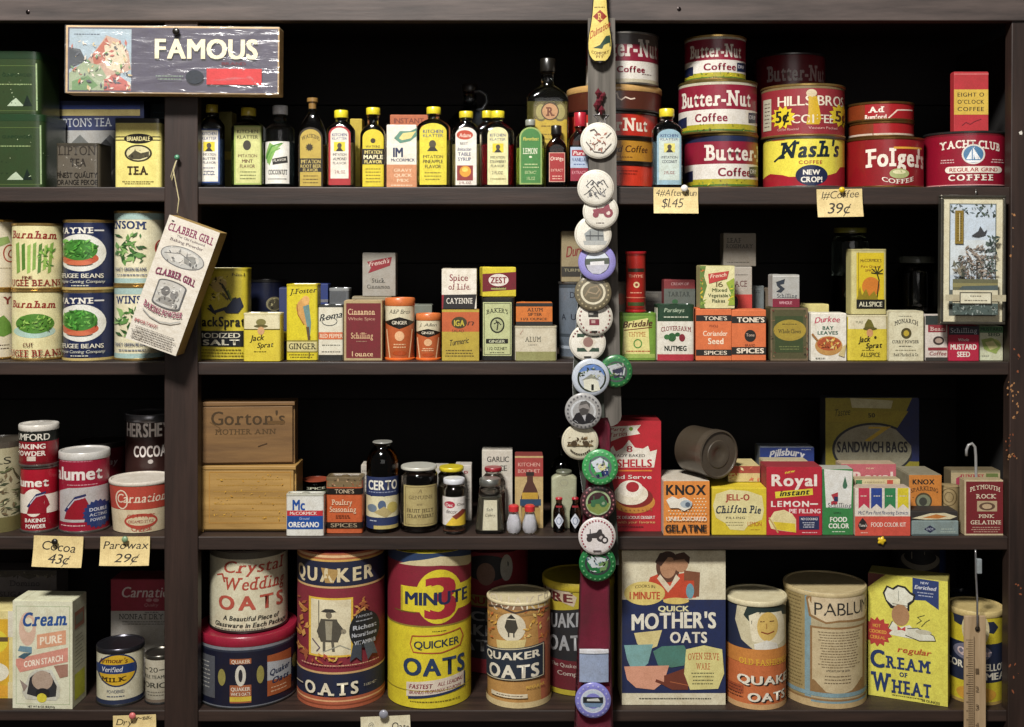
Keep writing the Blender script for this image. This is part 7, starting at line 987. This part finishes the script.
# framed thermometer picture
y = -.016; A = P(940.3, 195, y); B2 = P(1005.5, 324.5, y)
th = Surf(); th.W = B2.x-A.x; th.H = A.z-B2.z
th.root = empty('framed_thermometer', ((A.x+B2.x)/2, y+.006, B2.z), (0, math.radians(.4), 0), 'silver-framed picture with small thermometer, hanging by the right upright', 'picture')
th.U = lambda px: ((px-940.3)/(65.2)-.5)*th.W; th.V = lambda q: (324.5-q)/(129.5)*th.H; th.umax = th.W/2; th.vmax = th.H; th.step = 0
th.pos = lambda u, v, off: Vector((u, -.003-off, v))
W2, H2, fw = th.W/2, th.H, .0042
bm = bmesh.new(); bm_box(bm, -W2+.001, W2-.001, -.003, .005, .001, H2-.001); bm_obj('mat_board', bm, mat('d6d0b4', 'p'), th.root)
bm = bmesh.new()
for a_, b_, c_, d_ in ((-W2, W2, 0, fw), (-W2, W2, H2-fw, H2), (-W2, -W2+fw, fw, H2-fw), (W2-fw, W2, fw, H2-fw)): bm_box(bm, a_, b_, -.006, .006, c_, d_, 0, .0012)
bm_obj('frame', bm, mat('77756c', 'k'), th.root)
rs = random.Random(11)
ops = [R(949.5, 203.5, 996.5, 316, '5c6460'), R(950.5, 204.5, 995.5, 290, 'c4d2e0'), R(950.5, 240, 995.5, 275, 'd0dae0')]+Sp(951, 205, 995, 216, 50, 2, ['2c3830', '4a5848', '6c7c84'], 5)+[G([971, 236, 978, 231, 980, 226, 984, 232, 987, 229, 985, 235, 978, 237], '3a3c40')]+\
    Sp(966, 246, 986, 262, 60, 2.2, ['8a7c70', '5c544c', 'a89c90'], 21)+Sp(957, 256, 993, 279, 170, 2.2, ['8a7c70', '4c4a44', 'a89c90', '5c6058', '6c5c50'], 6)+[L([975, 262, 975, 288], 1.4, '3c342c')]+Sp(984, 236, 995, 275, 36, 3, ['3c4a44', '56645c', '2c3834'], 9)+Sp(951, 262, 962, 280, 24, 3, ['6c6c5c', '8a8474', '3c443c'], 10)+\
    [R(950.5, 279, 995.5, 291, '66664c'), R(950.5, 283, 995.5, 287, '8a8458'), G([955, 291, 960, 286, 995.5, 285, 995.5, 292, 950.5, 292], '4c5a5c'), R(950.5, 290, 995.5, 303, 'cfc9ae'), R(950.5, 303, 995.5, 314.5, '4c5a56')]+Sp(951, 304, 995, 314, 50, 1.6, ['7c8c88', '33403c', '96a09c'], 12)+\
    [R(943, 294.5, 1003, 301, 'b4ac90'), R(957, 292, 989, 304, '3c3a30'), R(958, 293, 988, 303, 'd8d4bc'), Dn(966, 294.5, 980, 297.5, 1, '6a6658'), Dn(961, 299, 985, 301.5, 1, '6a6658')]
make_prints(th, ops, 'p', 'picture_print')
bm = bmesh.new(); x0, x1 = th.U(954.8), th.U(963.2); z0, z1 = th.V(244), th.V(210.5); bm_box(bm, x0, x1, -.0055, -.0035, z0, z1, 0, .0005)
tb = bm_obj('thermometer', bm, mat('8a7434', 'm'), th.root)
bm = bmesh.new(); xm = (x0+x1)/2; tube_bm(bm, [(xm, -.006, z0+.004), (xm, -.006, z1-.004)], .0007, 8); bm_obj('glass_tube', bm, mat('c8c0a0', 'm'), tb)
bm = bmesh.new()
for i in range(12):
    zz = z0+.005+(z1-z0-.01)*i/11
    for sx in (-1, 1): bm_box(bm, xm+sx*.0022-.0011, xm+sx*.0022+.0011, -.0058, -.0055, zz-.0003, zz+.0003)
ob = bm_obj('scale_marks', bm, mat('33290c', 'm'), tb)
hp = P(976, 190.5, -.002)
hook_wire('picture_hook', [P(976, 189.5, 0), P(976, 189.5, -.010), P(976, 193, -.014), P(976, 196, -.012)], .0011, 'small dull nail hook above the framed thermometer', 'hook', c='8a8a88')
# wooden ruler hanging at the right
y = -.012; A = P(964.5, 616, y); B2 = P(986, 760, y)
th = Surf(); th.W = B2.x-A.x; th.H = A.z-B2.z
th.root = empty('wooden_ruler', ((A.x+B2.x)/2, y+.002, B2.z), (0, 0, 0), 'pale wooden ruler hanging in front of the corn meal canister', 'ruler')
th.U = lambda px: ((px-964.5)/21.5-.5)*th.W; th.V = lambda q: (760-q)/144*th.H; th.umax = th.W/2; th.vmax = th.H; th.step = 0
th.pos = lambda u, v, off: Vector((u, -.002-off, v))
bm = bmesh.new(); bm_box(bm, -th.W/2, th.W/2, -.002, .002, 0, th.H, 0, .0008); bm_obj('ruler_blade', bm, wood('ruler_wood', 'b49c7c', '8c7454', 6, 2, rough=.6), th.root)
ops = [L([968+(0 if i % 4 else -2), 640+i*2.2, 973, 640+i*2.2], .5, '4a3c2c') for i in range(54)]+[L([973.6, 636, 973.6, 760], .5, '5c4c38'), O(974.5, 625.5, 979.5, 631, '1d1814')]+[T(str(i), 975, 650+i*18, 978.5, 655+i*18, '5c4c38', '') for i in range(1, 6)]
make_prints(th, ops, 'n', 'ruler_marks')
hook_wire('hanging_wire', [P(975.5, 549.6, -.003), P(975.6, 553, -.004), P(976, 575, -.006), P(977.3, 600, -.011), P(977.3, 622, -.017), P(977.3, 629, -.0155)], .0016, 'thin metal wire from which the wooden ruler hangs', 'wire', c='a8a8ac')
p = P(979, 566, -.008); bm = bmesh.new(); bm_box(bm, -.0035, .0035, -.003, .003, -.011, .011, 0, .001); ob = bm_obj('plastic_clip', bm, mat('8c9498', 'm')); ob.location = p; tag(ob, 'little grey clip fastened on the hanging wire', 'clip')
# screws in the rail
for px, py in ((678.5, 8), (600, 4), (720, 12)):
    pass
for px, py, lb in ((679, 9, 'dark screw head in the top rail above the tallest coffee stack'), (28, 12, 'dark screw head in the top rail above the green tins')):
    q = P(px, py, -.010); rt = empty('screw', (q.x, -.0102, q.z), (PI/2, 0, 0), lb, 'screw', 'screws in the top rail')
    bm = bmesh.new(); lathe_bm(bm, [(.003, -.0005), (.003, .0008), (.0018, .0014)], 16); bm_obj('screw_head', bm, mat('2a2424', 'k'), rt, smooth=True)
